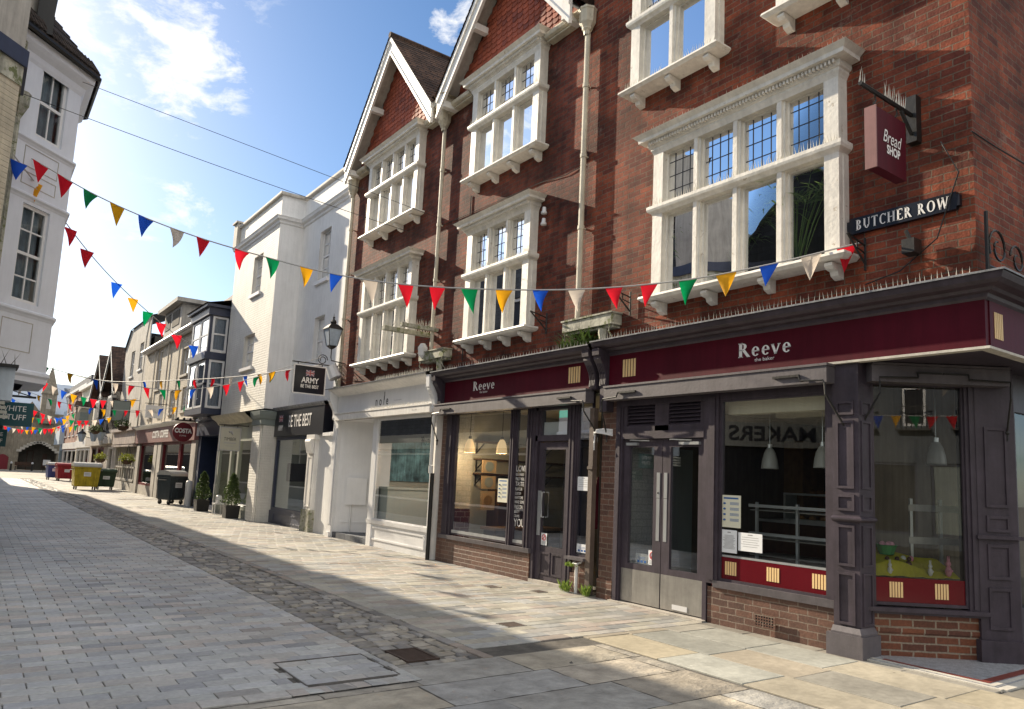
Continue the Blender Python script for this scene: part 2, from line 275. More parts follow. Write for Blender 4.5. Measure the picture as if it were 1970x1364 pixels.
# ------------------------------------------------------------------ mesh builder
class F:
    """a wall plane: origin on the ground, u along it, n out of it"""
    def __init__(s,ox,oy,ux,uy,nx,ny): s.o=(ox,oy); s.u=(ux,uy); s.n=(nx,ny)
    def p(s,u,z,o=0): return (s.o[0]+s.u[0]*u+s.n[0]*o, s.o[1]+s.u[1]*u+s.n[1]*o, z)
def FX(x): return F(x,0,0,1,-1,0)       # faces the street (towards -X), u = Y
def FXo(x): return F(x,0,0,1,1,0)       # opposite side, faces +X
def FY(y): return F(0,y,1,0,0,-1)       # faces -Y, u = X
class MB:
    def __init__(s): s.v=[]; s.f=[]; s.c=None
    def add(s,vs,fs,col=None):
        b=len(s.v); s.v+=vs; s.f+=[tuple(b+i for i in f) for f in fs]
        if col is not None:
            if s.c is None: s.c=[]
            s.c+=[col]*len(fs)
        return s
    def quad(s,*p,col=None): return s.add(list(p),[tuple(range(len(p)))],col)
    def box(s,x0,x1,y0,y1,z0,z1,col=None):
        return s.add([(x,y,z) for z in (z0,z1) for y in (y0,y1) for x in (x0,x1)],[(0,2,3,1),(4,5,7,6),(0,1,5,4),(2,6,7,3),(0,4,6,2),(1,3,7,5)],col)
    def fb(s,f,u0,u1,z0,z1,o0,o1):
        vs=[f.p(u,z,o) for z in (z0,z1) for o in (o0,o1) for u in (u0,u1)]
        return s.add(vs,[(0,2,3,1),(4,5,7,6),(0,1,5,4),(2,6,7,3),(0,4,6,2),(1,3,7,5)])
    def fq(s,f,u0,u1,z0,z1,o): return s.quad(f.p(u0,z0,o),f.p(u1,z0,o),f.p(u1,z1,o),f.p(u0,z1,o))
    def poly(s,f,pts,o0,o1):
        n=len(pts); vs=[f.p(u,z,o0) for u,z in pts]+[f.p(u,z,o1) for u,z in pts]
        fs=[tuple(range(n)),tuple(range(2*n-1,n-1,-1))]+[(i,i+n,(i+1)%n+n,(i+1)%n) for i in range(n)]
        return s.add(vs,fs)
    def sweep(s,path,prof,closed=False):
        """path: plan points; profile (out,z), 'out' to the LEFT of the walk direction"""
        n=len(path); rings=[]
        for i,(x,y) in enumerate(path):
            def dr(a,b):
                dx,dy=b[0]-a[0],b[1]-a[1]; l=math.hypot(dx,dy) or 1; return dx/l,dy/l
            d0=dr(path[i-1],path[i]) if i>0 else dr(path[0],path[1]); d1=dr(path[i],path[i+1]) if i<n-1 else d0
            n0=(-d0[1],d0[0]); n1=(-d1[1],d1[0]); mx_,my=n0[0]+n1[0],n0[1]+n1[1]; l=mx_*mx_+my*my
            k=2/l if l>1e-6 else 1; mx_*=k; my*=k
            rings.append([(x+mx_*o,y+my*o,z) for o,z in prof])
        m=len(prof); vs=[p for r in rings for p in r]; fs=[]
        for i in range(n-1):
            for j in range(m):
                if j==m-1 and not closed: continue
                k=(j+1)%m; fs.append((i*m+j,i*m+k,(i+1)*m+k,(i+1)*m+j))
        if closed: fs+= [tuple(range(m)),tuple(range((n-1)*m,n*m))[::-1]]
        return s.add(vs,fs)
    def tube(s,pts,r,n=6,r1=None,cap=True):
        pts=[Vector(p) for p in pts]; rings=[]; k=len(pts)
        for i,p in enumerate(pts):
            d=(pts[min(i+1,k-1)]-pts[max(i-1,0)]).normalized()
            a=d.cross(Vector((0,0,1)));
            if a.length<1e-3: a=d.cross(Vector((1,0,0)))
            a.normalize(); b=d.cross(a); rr=r if r1 is None else r+(r1-r)*i/(k-1)
            rings+= [tuple(p+a*math.cos(2*math.pi*j/n)*rr+b*math.sin(2*math.pi*j/n)*rr) for j in range(n)]
        fs=[(i*n+j,i*n+(j+1)%n,(i+1)*n+(j+1)%n,(i+1)*n+j) for i in range(k-1) for j in range(n)]
        if cap: fs+=[tuple(range(n))[::-1],tuple(range((k-1)*n,k*n))]
        return s.add(rings,fs)
    def lathe(s,c,prof,n=14):
        vs=[(c[0]+r*math.cos(2*math.pi*j/n),c[1]+r*math.sin(2*math.pi*j/n),c[2]+z) for r,z in prof for j in range(n)]
        k=len(prof); fs=[(i*n+j,i*n+(j+1)%n,(i+1)*n+(j+1)%n,(i+1)*n+j) for i in range(k-1) for j in range(n)]
        return s.add(vs,fs)
    def ball(s,c,r,n=8,sz=1.0):
        prof=[(max(r*math.sin(math.pi*i/6),1e-4),-r*sz*math.cos(math.pi*i/6)) for i in range(7)]
        return s.lathe(c,prof,n)
    def build(s,name,mat,parent=None,local=False,smooth=False,**kw):
        me=bpy.data.meshes.new(name); vs=s.v
        if parent is not None and not local:
            r=parent
            while r.parent: r=r.parent
            if r.type=='EMPTY' or parent is not None:
                ox,oy,oz=r.location; vs=[(x-ox,y-oy,z-oz) for x,y,z in vs]
        me.from_pydata(vs,[],s.f); me.validate(); me.update()
        if s.c is not None and len(s.c)==len(me.polygons):
            at=me.color_attributes.new('Col','FLOAT_COLOR','CORNER'); arr=[]
            for p in me.polygons: arr+= [*s.c[p.index],1.0]*p.loop_total
            at.data.foreach_set('color',arr)
        if smooth:
            me.polygons.foreach_set('use_smooth',[True]*len(me.polygons))
        me.materials.append(MT[mat] if isinstance(mat,str) else mat)
        o=bpy.data.objects.new(name,me); COL.objects.link(o)
        if parent is not None: o.parent=parent
        for k,v in kw.items(): o[k]=v
        return o
def thing(name,label,cat,loc=(0,0,0),group=None,rz=0):
    o=bpy.data.objects.new(name,None); COL.objects.link(o); o.location=loc; o.rotation_euler=(0,0,rz); o.empty_display_size=.2
    o['label']=label; o['category']=cat
    if group: o['group']=group
    return o
def single(mb,name,mat,loc,label,cat,group=None,smooth=False):
    mb.v=[(x-loc[0],y-loc[1],z-loc[2]) for x,y,z in mb.v]
    o=mb.build(name,mat,smooth=smooth); o.location=loc; o['label']=label; o['category']=cat
    if group: o['group']=group
    return o
def struct(mb,name,mat,kind='structure'):
    o=mb.build(name,mat); o['kind']=kind; return o
def copy_tree(o,parent=None):
    c=o.copy(); COL.objects.link(c)
    if parent is not None: c.parent=parent
    for ch in list(o.children): copy_tree(ch,c)
    return c
def facade(mb,f,u0,u1,z0,z1,holes,reveal=.12):
    us=sorted(set([u0,u1]+[min(max(h[i],u0),u1) for h in holes for i in (0,1)])); zs=sorted(set([z0,z1]+[min(max(h[i],z0),z1) for h in holes for i in (2,3)]))
    for a,b in zip(us,us[1:]):
        for c,d in zip(zs,zs[1:]):
            um,zm=(a+b)/2,(c+d)/2
            if any(h[0]<um<h[1] and h[2]<zm<h[3] for h in holes): continue
            mb.fq(f,a,b,c,d,0)
    for a,b,c,d in holes:
        P=f.p; r=-reveal
        mb.quad(P(a,c),P(a,d),P(a,d,r),P(a,c,r)); mb.quad(P(b,c),P(b,c,r),P(b,d,r),P(b,d))
        mb.quad(P(a,d),P(b,d),P(b,d,r),P(a,d,r)); mb.quad(P(a,c),P(a,c,r),P(b,c,r),P(b,c))
def room(mb,f,u0,u1,z0,z1,o0,o1):
    """five inner faces of a room behind a wall; o0 near the glass, o1 the back (both negative)"""
    P=f.p
    mb.quad(P(u0,z0,o1),P(u1,z0,o1),P(u1,z1,o1),P(u0,z1,o1))
    mb.quad(P(u0,z0,o0),P(u0,z0,o1),P(u0,z1,o1),P(u0,z1,o0)); mb.quad(P(u1,z0,o0),P(u1,z0,o1),P(u1,z1,o1),P(u1,z1,o0))
    mb.quad(P(u0,z0,o0),P(u1,z0,o0),P(u1,z0,o1),P(u0,z0,o1)); mb.quad(P(u0,z1,o0),P(u1,z1,o0),P(u1,z1,o1),P(u0,z1,o1))
def frame(mb,f,u0,u1,z0,z1,w,o0,o1):
    mb.fb(f,u0,u0+w,z0,z1,o0,o1); mb.fb(f,u1-w,u1,z0,z1,o0,o1); mb.fb(f,u0+w,u1-w,z0,z0+w,o0,o1); mb.fb(f,u0+w,u1-w,z1-w,z1,o0,o1)
# ------------------------------------------------------------------ lettering
def text_mb(s,h,f,u,z,o,flip=False,squash=1.0,shear=0.0,extr=.006,align='CENTER',space=1.0,bold=0):
    """text with cap height about h centred at (u,z) on plane f; flip when u runs right-to-left for the reader"""
    cu=bpy.data.curves.new('t','FONT'); cu.body=s; cu.size=h/.72; cu.align_x=align; cu.align_y='CENTER'; cu.shear=shear; cu.space_character=space; cu.offset=bold
    cu.resolution_u=4
    ob=bpy.data.objects.new('t',cu); COL.objects.link(ob)
    dg=bpy.context.evaluated_depsgraph_get(); me=bpy.data.meshes.new_from_object(ob.evaluated_get(dg))
    mb=MB(); sg=-1 if flip else 1
    vs=[f.p(u+sg*v.co.x*squash,z+v.co.y,o) for v in me.vertices]
    mb.add(vs,[tuple(p.vertices) for p in me.polygons])
    bpy.data.objects.remove(ob); bpy.data.curves.remove(cu); bpy.data.meshes.remove(me)
    return mb
GL={ # serif letters: (advance, strokes); l=line x0,y0,x1,y1,w ; a=arc cx,cy,rx,ry,t0,t1,wThin,wThick ; s=serif x0,x1,y
'B':(.66,[('l',.17,0,.17,1,.13),('a',.25,.755,.26,.22,90,-90,.05,.13),('a',.25,.27,.31,.25,90,-90,.05,.14),('l',.1,.52,.3,.52,.05),('l',.17,.975,.27,.975,.05),('l',.17,.025,.27,.025,.05),('s',.02,.2,1),('s',.02,.2,0)]),
'U':(.76,[('l',.16,.3,.16,1,.13),('a',.385,.32,.225,.30,180,360,.06,.12),('l',.61,.3,.61,1,.06),('s',.03,.29,1),('s',.5,.72,1)]),
'T':(.68,[('l',.34,0,.34,1,.13),('l',.03,.97,.65,.97,.06),('l',.05,.84,.05,1,.04),('l',.63,.84,.63,1,.04),('s',.2,.48,0)]),
'C':(.72,[('a',.42,.5,.36,.49,48,312,.05,.14),('l',.655,.72,.665,.97,.05)]),
'H':(.82,[('l',.17,0,.17,1,.13),('l',.65,0,.65,1,.13),('l',.2,.52,.62,.52,.05),('s',.03,.31,0),('s',.03,.31,1),('s',.51,.79,0),('s',.51,.79,1)]),
'E':(.64,[('l',.17,0,.17,1,.13),('l',.15,.972,.56,.972,.056),('l',.15,.028,.59,.028,.056),('l',.2,.52,.44,.52,.05),('l',.56,.8,.56,1,.04),('l',.59,0,.59,.2,.04),('s',.03,.2,1),('s',.03,.2,0)]),
'R':(.72,[('l',.17,0,.17,1,.13),('a',.27,.74,.25,.235,90,-90,.05,.13),('l',.1,.5,.3,.5,.05),('l',.34,.5,.62,.03,.12),('l',.17,.975,.3,.975,.05),('s',.03,.31,0),('s',.03,.2,1),('s',.55,.73,0)]),
'O':(.86,[('a',.43,.5,.37,.5,0,360,.05,.14)]),
'W':(1.06,[('l',.1,1,.31,0,.12),('l',.31,0,.5,.95,.05),('l',.5,.95,.73,0,.12),('l',.73,0,.94,1,.05),('s',.0,.22,1),('s',.4,.6,1),('s',.84,1.04,1)]),
'e':(.52,[('a',.27,.33,.22,.33,0,320,.045,.12),('l',.06,.35,.47,.35,.045)]),
'v':(.52,[('l',.07,.66,.26,0,.10),('l',.26,0,.45,.66,.05),('s',.0,.17,.66),('s',.36,.52,.66)]),
' ':(.35,[])}
def serif_mb(s,h,f,u,z,o,flip=False,track=.06,width=1.0):
    tot=sum(GL[c][0]+track for c in s)-track; x=-tot/2; mb=MB(); sg=-1 if flip else 1
    def P(a,b): return f.p(u+sg*a*h*width,z+(b-.5)*h,o)
    for c in s:
        adv,st=GL[c]
        for k in st:
            if k[0]=='l':
                _,x0,y0,x1,y1,w=k; w=w*1.3+.01; dx,dy=x1-x0,y1-y0; l=math.hypot(dx,dy); nx,ny=-dy/l*w/2,dx/l*w/2
                mb.quad(P(x+x0+nx,y0+ny),P(x+x0-nx,y0-ny),P(x+x1-nx,y1-ny),P(x+x1+nx,y1+ny))
            elif k[0]=='s':
                _,x0,x1,y=k; d=.055 if y<.5 else -.055; mb.quad(P(x+x0,y),P(x+x1,y),P(x+x1,y+d),P(x+x0,y+d))
            else:
                _,cx,cy,rx,ry,t0,t1,w0,w1=k; w0=w0*1.35+.012; w1*=1.3; N=18; pin=[];pout=[]
                for i in range(N+1):
                    t=R_(t0+(t1-t0)*i/N); w=w0+(w1-w0)*abs(math.cos(t)); pout.append((cx+rx*math.cos(t),cy+ry*math.sin(t))); pin.append((cx+(rx-w)*math.cos(t),cy+(ry-w0)*math.sin(t)))
                for i in range(N): mb.quad(P(x+pout[i][0],pout[i][1]),P(x+pout[i+1][0],pout[i+1][1]),P(x+pin[i+1][0],pin[i+1][1]),P(x+pin[i][0],pin[i][1]))
        x+=adv+track
    return mb
def stripes(f,u,z,w,h,o,n=5):
    mb=MB(); p=w/(n*1.45-.45)
    for i in range(n): a=u-w/2+i*p*1.45; mb.fb(f,a,a+p,z-h/2,z+h/2,o,o+.004)
    return mb
def leaves(mb,n,fn,size,up=.3,asp=.5):
    for _ in range(n):
        c=Vector(fn()); d=Vector((random.gauss(0,1),random.gauss(0,1),random.gauss(up,1))).normalized(); a=d.cross(Vector((random.gauss(0,1),random.gauss(0,1),random.gauss(0,1)))).normalized(); l=size*random.uniform(.6,1.3)
        mb.add([tuple(c),tuple(c+d*l*.5+a*l*asp*.5),tuple(c+d*l),tuple(c+d*l*.5-a*l*asp*.5)],[(0,1,2,3)])
# ------------------------------------------------------------------ ground
def pavers(name,x0,x1,y0,y1,l,w,cols,mat,gap=.006,ht=.0,jit=.004,stag=.5,along='x',seed=1,skip=None,tilt=.004,z=0.0,lj=.0):
    rnd=random.Random(seed); mb=MB(); a0,a1,b0,b1=(x0,x1,y0,y1) if along=='x' else (y0,y1,x0,x1)
    b=b0;k=0
    while b<b1-.01:
        ww=min(w*(1+lj*rnd.uniform(-.5,.5)),b1-b); a=a0-l*((k*stag)%1)-rnd.random()*.0
        while a<a1-.01:
            ll=l*(1+lj*rnd.uniform(-1,1)); s,e=max(a,a0),min(a+ll,a1)
            if e-s>.03 and not (skip and skip((s+e)/2 if along=='x' else b+ww/2, b+ww/2 if along=='x' else (s+e)/2)):
                c=rnd.choice(cols); v=rnd.uniform(.82,1.15); c=tuple(q*v for q in c)
                if rnd.random()<.04: c=tuple(q*.72 for q in c)
                zz=z+ht+rnd.uniform(-jit,jit)*.5; t1,t2=rnd.uniform(-tilt,tilt)*.5,rnd.uniform(-tilt,tilt)*.5
                g=gap/2; P=[(s+g,b+g),(e-g,b+g),(e-g,b+ww-g),(s+g,b+ww-g)]
                if along!='x': P=[(q,p) for p,q in P][::-1]
                ch=.004; cx=sum(p[0] for p in P)/4; cy=sum(p[1] for p in P)/4
                def sh(p): return (p[0]+(ch if p[0]<cx else -ch),p[1]+(ch if p[1]<cy else -ch))
                zt=[zz+t1,zz+t2,zz-t1,zz-t2]
                top=[(*sh(p),zt[i]) for i,p in enumerate(P)]; mid=[(*p,zt[i]-.004) for i,p in enumerate(P)]; bot=[(*p,z-.03) for p in P]
                mb.add(top+mid+bot,[(0,1,2,3)]+[(i+4,(i+1)%4+4,(i+1)%4,i) for i in range(4)]+[(i+8,(i+1)%4+8,(i+1)%4+4,i+4) for i in range(4)],c)
            a+=ll
        b+=ww; k+=1
    return struct(mb,name,mat)
g=MB(); g.box(-400,400,-400,600,-.5,-.012); struct(g,'ground','joint')
road_c=[(.375,.38,.38),(.345,.35,.355),(.395,.395,.385),(.375,.36,.34),(.405,.37,.34),(.38,.385,.37),(.335,.34,.35),(.41,.395,.37)]
pavers('road',-2.5,3.02,5.22,30,.30,.155,road_c,'paver',seed=2,skip=lambda x,y:2.10<x<3.0 and 5.34<y<6.22)
g=MB(); g.box(-3.5,2.95,30,140,-.4,-.004); struct(g,'road','slab')  # replaced below by far paving colour
far=bpy.data.objects['road.001']; bpy.data.objects.remove(far)
pavers('road',-.5,3.02,30,64,.60,.31,road_c,'paver',seed=5,gap=.010)
pave_c=[(.38,.355,.30),(.34,.335,.30),(.40,.38,.32),(.36,.325,.285),(.33,.335,.33),(.40,.385,.34),(.37,.355,.33),(.35,.35,.335),(.385,.335,.295)]
pavers('pavement',3.955,7.9,5.95,26,.40,.165,pave_c,'slab',seed=3,gap=.006,stag=.37)
pavers('pavement',3.955,8.5,26,64,.60,.33,pave_c,'slab',seed=4,gap=.010,stag=.37)
g=MB(); g.box(-6,16,64,104,-.4,0); struct(g,'far_pavement',paint('far_paving',(.34,.31,.26),rough=.85,var=.2,scale=.5,bump=.5))
# kerb line of narrow setts each side of the cobbled gutter
pavers('kerb_line',3.84,3.95,5.6,64,.11,.30,[(.28,.26,.23),(.24,.23,.22),(.33,.28,.24)],'slab',seed=8,gap=.006,stag=0)
# near york stone slabs
york=[(.42,.37,.27),(.40,.36,.28),(.37,.35,.30),(.44,.38,.27),(.35,.35,.31),(.42,.37,.29)]
pavers('york_slabs',5.28,7.05,-1.2,5.94,1.02,.59,york,'slab',seed=11,gap=.012,stag=.43,along='y',lj=.2)
pavers('york_slabs',7.05,7.24,2.83,5.94,.7,.19,[(.30,.28,.24),(.33,.30,.25)],'slab',seed=12,gap=.008,along='y',lj=.3)
pavers('york_slabs',7.06,12,-3,2.80,.9,.6,[(.24,.22,.18),(.22,.2,.18)],'slab',seed=13,gap=.01,along='y',lj=.3)
rough=[(.36,.33,.28),(.32,.31,.285),(.39,.35,.28),(.33,.325,.31),(.37,.33,.27)]
def rough_slabs():
    rnd=random.Random(21); mb=MB(); y=5.9
    # irregular worn slabs as small displaced grids
    b=5.62
    xs0=-1.5; row=0
    while b>-1.5:
        h=rnd.uniform(.50,.75); a=xs0-rnd.random()*.6
        while a<5.26:
            l=rnd.uniform(.7,1.25); s,e=max(a,xs0),min(a+l,5.26)
            lowb=b-h
            topb=min(b,5.2) if (s+e)/2<2.95 else b
            if e-s>.1 and topb-lowb>.08:
                kk=rnd.uniform(.8,1.15); c=tuple(q*kk for q in rnd.choice(rough)); nx=max(3,int((e-s)/.09)); ny=max(3,int((topb-lowb)/.09)); base=len(mb.v); g=.006
                ph=rnd.uniform(0,9); vs=[]
                for j in range(ny+1):
                    for i in range(nx+1):
                        x=s+g+(e-s-2*g)*i/nx; yy=lowb+g+(topb-lowb-2*g)*j/ny
                        ed=min(i,nx-i,j,ny-j); wob=.010*math.sin(7*x+ph)*math.cos(6*yy+ph*2)+.006*math.sin(19*x+ph)*math.sin(15*yy)
                        vs.append((x+(rnd.uniform(-.006,.006) if ed else rnd.uniform(-.008,.008)),yy+rnd.uniform(-.006,.006),-.009 if ed==0 else (-.002+wob*.7+rnd.uniform(-.003,.003) if ed==1 else .002+wob+rnd.uniform(-.004,.004))))
                fs=[(j*(nx+1)+i,j*(nx+1)+i+1,(j+1)*(nx+1)+i+1,(j+1)*(nx+1)+i) for j in range(ny) for i in range(nx)]
                mb.add(vs,fs,c)
            a+=l
        b-=h; row+=1
    o=struct(mb,'worn_slabs','slabrough'); o.data.polygons.foreach_set('use_smooth',[True]*len(o.data.polygons))
rough_slabs()
def cobbles():
    rnd=random.Random(31); mb=MB(); y=5.62
    while y<63:
        h=rnd.uniform(.10,.15)*(1 if y<28 else 2); x=3.03
        while x<3.82:
            w=rnd.uniform(.12,.22)*(1 if y<28 else 1.8); e=min(x+w,3.83)
            if e-x>.05 and not (3.16<(x+e)/2<3.48 and 5.7<y<6.2):
                kk=rnd.uniform(.6,1.2); c=tuple(q*kk for q in rnd.choice([(.31,.29,.26),(.26,.25,.235),(.34,.31,.26),(.20,.19,.18)])); t=rnd.uniform(-.012,.008)
                j=lambda:rnd.uniform(-.012,.012)
                a=[(x+.006+j(),y+.006+j()),(e-.006+j(),y+.006+j()),(e-.006+j(),y+h-.006+j()),(x+.006+j(),y+h-.006+j())]; cx=(x+e)/2; cy=y+h/2
                sc=lambda p,k,z:(cx+(p[0]-cx)*k,cy+(p[1]-cy)*k,z)
                r0=[sc(p,1,-.04) for p in a]; r1=[sc(p,.96,t-.008+rnd.uniform(-.004,.004)) for p in a]; r2=[sc(p,.78,t+.001+rnd.uniform(-.004,.004)) for p in a]; ap=[(cx,cy,t+.003)]
                mb.add(r0+r1+r2+ap,[(i,(i+1)%4,(i+1)%4+4,i+4) for i in range(4)]+[(i+4,(i+1)%4+4,(i+1)%4+8,i+8) for i in range(4)]+[(i+8,(i+1)%4+8,12) for i in range(4)],c)
            x+=w
        y+=h
    struct(mb,'cobbled_gutter','cobble').data.polygons.foreach_set('use_smooth',[False]*0 or [True]*len(bpy.data.objects['cobbled_gutter'].data.polygons))
cobbles()
t=thing('drain_cover','rusty slotted drain grate set between cobbles and worn slabs','drain cover',(3.32,5.95,0))
m=MB(); frame(m,F(3.19,5.75,0,1,1,0),0,.42,0,.01,.004,0,.27)
m=MB(); 
for x0,x1,y0,y1 in ((3.17,3.48,5.74,5.76),(3.17,3.48,6.15,6.17),(3.17,3.19,5.76,6.15),(3.46,3.48,5.76,6.15)): m.box(x0,x1,y0,y1,-.02,.004)
m.build('rim','grate',t)
m=MB()
for i in range(11): m.box(3.19+.0,3.46,5.765+i*.036,5.782+i*.036,-.03,-.001)
m.build('grating','grate',t)
t=thing('manhole_cover','recessed paver-filled manhole cover beside the drain and cobbles','manhole cover',(2.55,5.78,0))
m=MB()
for k,w in ((0,.007),):
    x0,x1,y0,y1=2.17+k,2.93-k,5.41+k,6.15-k
    for a in ((x0,x1,y0,y0+w),(x0,x1,y1-w,y1),(x0,x0+w,y0+w,y1-w),(x1-w,x1,y0+w,y1-w)): m.box(*a,-.02,.006)
m.build('rim','rimgrey',t)
o2=pavers('road',2.0,3.02,5.22,6.31,.12,.155,road_c,'paver',seed=43,skip=lambda x,y:2.165<x<2.935 and 5.405<y<6.155)
q=pavers('infill',2.185,2.915,5.425,6.135,.245,.142,road_c,'paver',seed=41,z=.0); del q['kind']
q.name='infill'; q.data.transform(Matrix.Translation((-2.55,-5.78,0))); q.parent=t
def small_cover(x,y,sx,sy,lab):
    t=thing('inspection_cover',lab,'inspection cover',(x,y,0)); m=MB()
    for a in ((x-sx,x+sx,y-sy,y-sy+.012),(x-sx,x+sx,y+sy-.012,y+sy),(x-sx,x-sx+.012,y-sy,y+sy),(x+sx-.012,x+sx,y-sy,y+sy)): m.box(*a,-.02,.004)
    m.build('rim','steel',t); m=MB(); m.box(x-sx+.012,x+sx-.012,y-sy+.012,y+sy-.012,-.02,.003); m.build('plate','grate',t)
if 0: small_cover(1.52,10.1,.30,.36,'thin metal outlined inspection cover in the middle of the paved road')
small_cover(6.35,9.15,.10,.12,'small rusty square cover on pavement outside the narrow bakery door')
small_cover(6.75,8.55,.09,.10,'small rusty square cover nearest the weeds at the downpipe foot')
small_cover(4.95,6.72,.12,.12,'small dark iron cover in the middle of the near pavement')
# terrazzo step at the canted corner
m=MB(); pts=[(7.20,4.06),(7.20,2.88),(9.6,2.88),(9.6,3.0),(8.6,3.36),(7.4,4.06)]
m.add([(x,y,z) for z in (-.02,.016) for x,y in pts],[(6,7,8,9,10,11)][:1]+[(i,(i+1)%6,(i+1)%6+6,i+6) for i in range(6)]); struct(m,'terrazzo_step','terrazzo')
m=MB(); m.box(7.215,7.26,2.90,4.05,.0,.020); m.box(7.26,9.6,2.90,2.945,.0,.020); struct(m,'terrazzo_border','concrete')
m=MB(); m.box(7.285,7.33,2.97,3.9,.0,.0195); m.box(7.33,9.6,2.97,3.05,.0,.0195); struct(m,'terrazzo_red_band','terrared')
m=MB(); m.box(7.16,7.2,2.83,4.4,-.02,.012); m.box(7.2,9.6,2.80,2.88,-.02,.012); struct(m,'step_edge','concrete')
# ------------------------------------------------------------------ window builders
def spike_row(mb,f,u0,u1,z,o,h=.10,step=.035,jit=.25):
    u=u0
    while u<u1:
        a=random.uniform(-jit,jit)*h; b=random.uniform(-.05,.25)*h; hh=h*random.uniform(.75,1.1); r=.0055
        P=f.p
        mb.add([P(u-r,z,o),P(u+r,z,o),P(u,z,o+r*1.5),P(u+a,z+hh,o+b)],[(0,1,3),(1,2,3),(2,0,3)]); u+=step*random.uniform(.8,1.25)
def curtain_mesh(f,u0,u1,z0,z1,o):
    mb=MB(); n=max(6,int((u1-u0)/.05)); P=f.p
    for i in range(n):
        a=u0+(u1-u0)*i/n; b=u0+(u1-u0)*(i+1)/n; oa=o+(.02 if i%2 else 0); ob=o+(0 if i%2 else .02)
        mb.quad(P(a,z0,oa),P(b,z0,ob),P(b,z1,ob),P(a,z1,oa))
    return mb
def bay(b,f,u0,u1,zs,ztb,ztt,zg,zc,n,white='whitepeel',pane='glassup',spk=(1,1,1),curt=None,wall_holes=None,brk=3,posts=.17):
    pr=.17
    if wall_holes is not None: wall_holes.append((u0+.06,u1-.06,zs,zg))
    m=MB()
    # corner posts and cheeks
    for a,c in ((u0,u0+posts),(u1-posts,u1)):
        m.fb(f,a,c,zs,ztb,-.02,pr); m.fb(f,a,c,ztt,zg+.02,-.02,pr)
    for a,c in ((u0-.012,u0+.05),(u1-.05,u1+.012)): m.fb(f,a,c,zs+.02,ztb,.0,pr*.55)
    iw=(u1-u0-2*posts); mw=.115; lw=(iw-mw*(n-1))/n; L=[]
    for i in range(n):
        a=u0+posts+i*(lw+mw); L.append((a,a+lw))
        if i<n-1:
            for z0,z1 in ((zs,ztb),(ztt,zg+.02)):
                m.fb(f,a+lw,a+lw+mw,z0,z1,-.02,pr-.035); m.fb(f,a+lw+.028,a+lw+mw-.028,z0,z1,pr-.035,pr-.005)
    for a,c in L:   # inner casement frames
        frame(m,f,a,c,zs,ztb,.028,.03,.085); frame(m,f,a,c,ztt,zg+.02,.024,.03,.085)
    w=m.build('window',white,b)
    m=MB(); pth=[f.p(u1,0,0)[:2],f.p(u1,0,pr)[:2],f.p(u0,0,pr)[:2],f.p(u0,0,0)[:2]]
    # left of walk direction must be outward: test
    def sw(mb,prof):
        p=pth
        d=(p[2][0]-p[1][0],p[2][1]-p[1][1]); nrm=(-d[1],d[0])
        if nrm[0]*f.n[0]+nrm[1]*f.n[1]<0: p=p[::-1]
        mb.sweep(p,prof)
    sw(m,[(-.1,ztb),(.0,ztb),(.015,ztb+.02),(.05,ztb+.045),(.06,ztb+.075),(.06,ztt-.015),(.02,ztt),(-.1,ztt+.004)]); m.build('transom',white,w)
    m=MB(); hd=zg+.02; tp=zc
    sw(m,[(-.1,hd),(.0,hd),(.012,hd+.03),(.03,hd+.06),(.03,tp-.175),(.05,tp-.165),(.055,tp-.15),(.06,tp-.145),(.06,tp-.098),(.15,tp-.092),(.155,tp-.05),(.20,tp-.012),(.215,tp),(-.17,tp+.045)]); m.build('cornice',white,w)
    m=MB(); uu=u0-.02; k=0
    while uu<u1+.02: m.fb(f,uu,uu+.026,tp-.144,tp-.100,pr+.059,pr+.105); uu+=.046
    m.build('dentils',white,w)
    m=MB(); sw(m,[(-.1,zs+.01),(.02,zs+.005),(.115,zs-.02),(.125,zs-.05),(.10,zs-.07),(.085,zs-.085),(-.17,zs-.10)]); sl_=m.build('sill',white,w)
    for i in range(brk):
        m=MB(); c=u0+.10+(u1-u0-.2)*i/(brk-1)
        m.poly(F(*f.p(c-.045,0,0)[:2],*f.n,*f.u),[(0,zs-.10),(.22,zs-.10),(.225,zs-.135),(.19,zs-.165),(.12,zs-.175),(.10,zs-.22),(.03,zs-.25),(0,zs-.25)],0,.09)
        m.build('bracket',white,w)
    m=MB(); m2=MB()
    for i,(a,c) in enumerate(L):
        m.fq(f,a+.02,c-.02,zs+.02,ztb-.02,.055); m.fq(f,a+.02,c-.02,ztt+.02,zg,.055)
        nu=3 if lw<.45 else 4; r=.0038; nz_=3
        for j in range(1,nu): uu=a+(c-a)*j/nu; m2.fb(f,uu-r,uu+r,ztt+.02,zg,.053,.062)
        for j in range(1,nz_+1): z=ztt+(zg-ztt)*j/(nz_+.6); m2.fb(f,a+.02,c-.02,z-r,z+r,.0535,.0615)
    m.build('pane',pane,w); m2.build('leading','darkletter',w)
    if any(spk):
        m=MB()
        if spk[0]: spike_row(m,f,u0-.03,u1+.03,ztt,pr+.03)
        if spk[1]: spike_row(m,f,u0-.15,u1+.15,zc+.01,pr+.12,h=.085,step=.06)
        if spk[2]: spike_row(m,f,u0-.05,u0+.55,zs,pr+.07); 
        if spk[2]>1: spike_row(m,f,(u0+u1)/2+.1,u1+.05,zs,pr+.07)
        m.build('bird_spikes','spikes',w)
    if curt:
        cm=MB()
        for (i,zz0,zz1) in curt:
            a,c=L[i]; q=curtain_mesh(f,a-.03,c+.03,zz0,zz1,-.10); cm.add(q.v,q.f)
        cm.build('curtain','curtain',w)
    return w
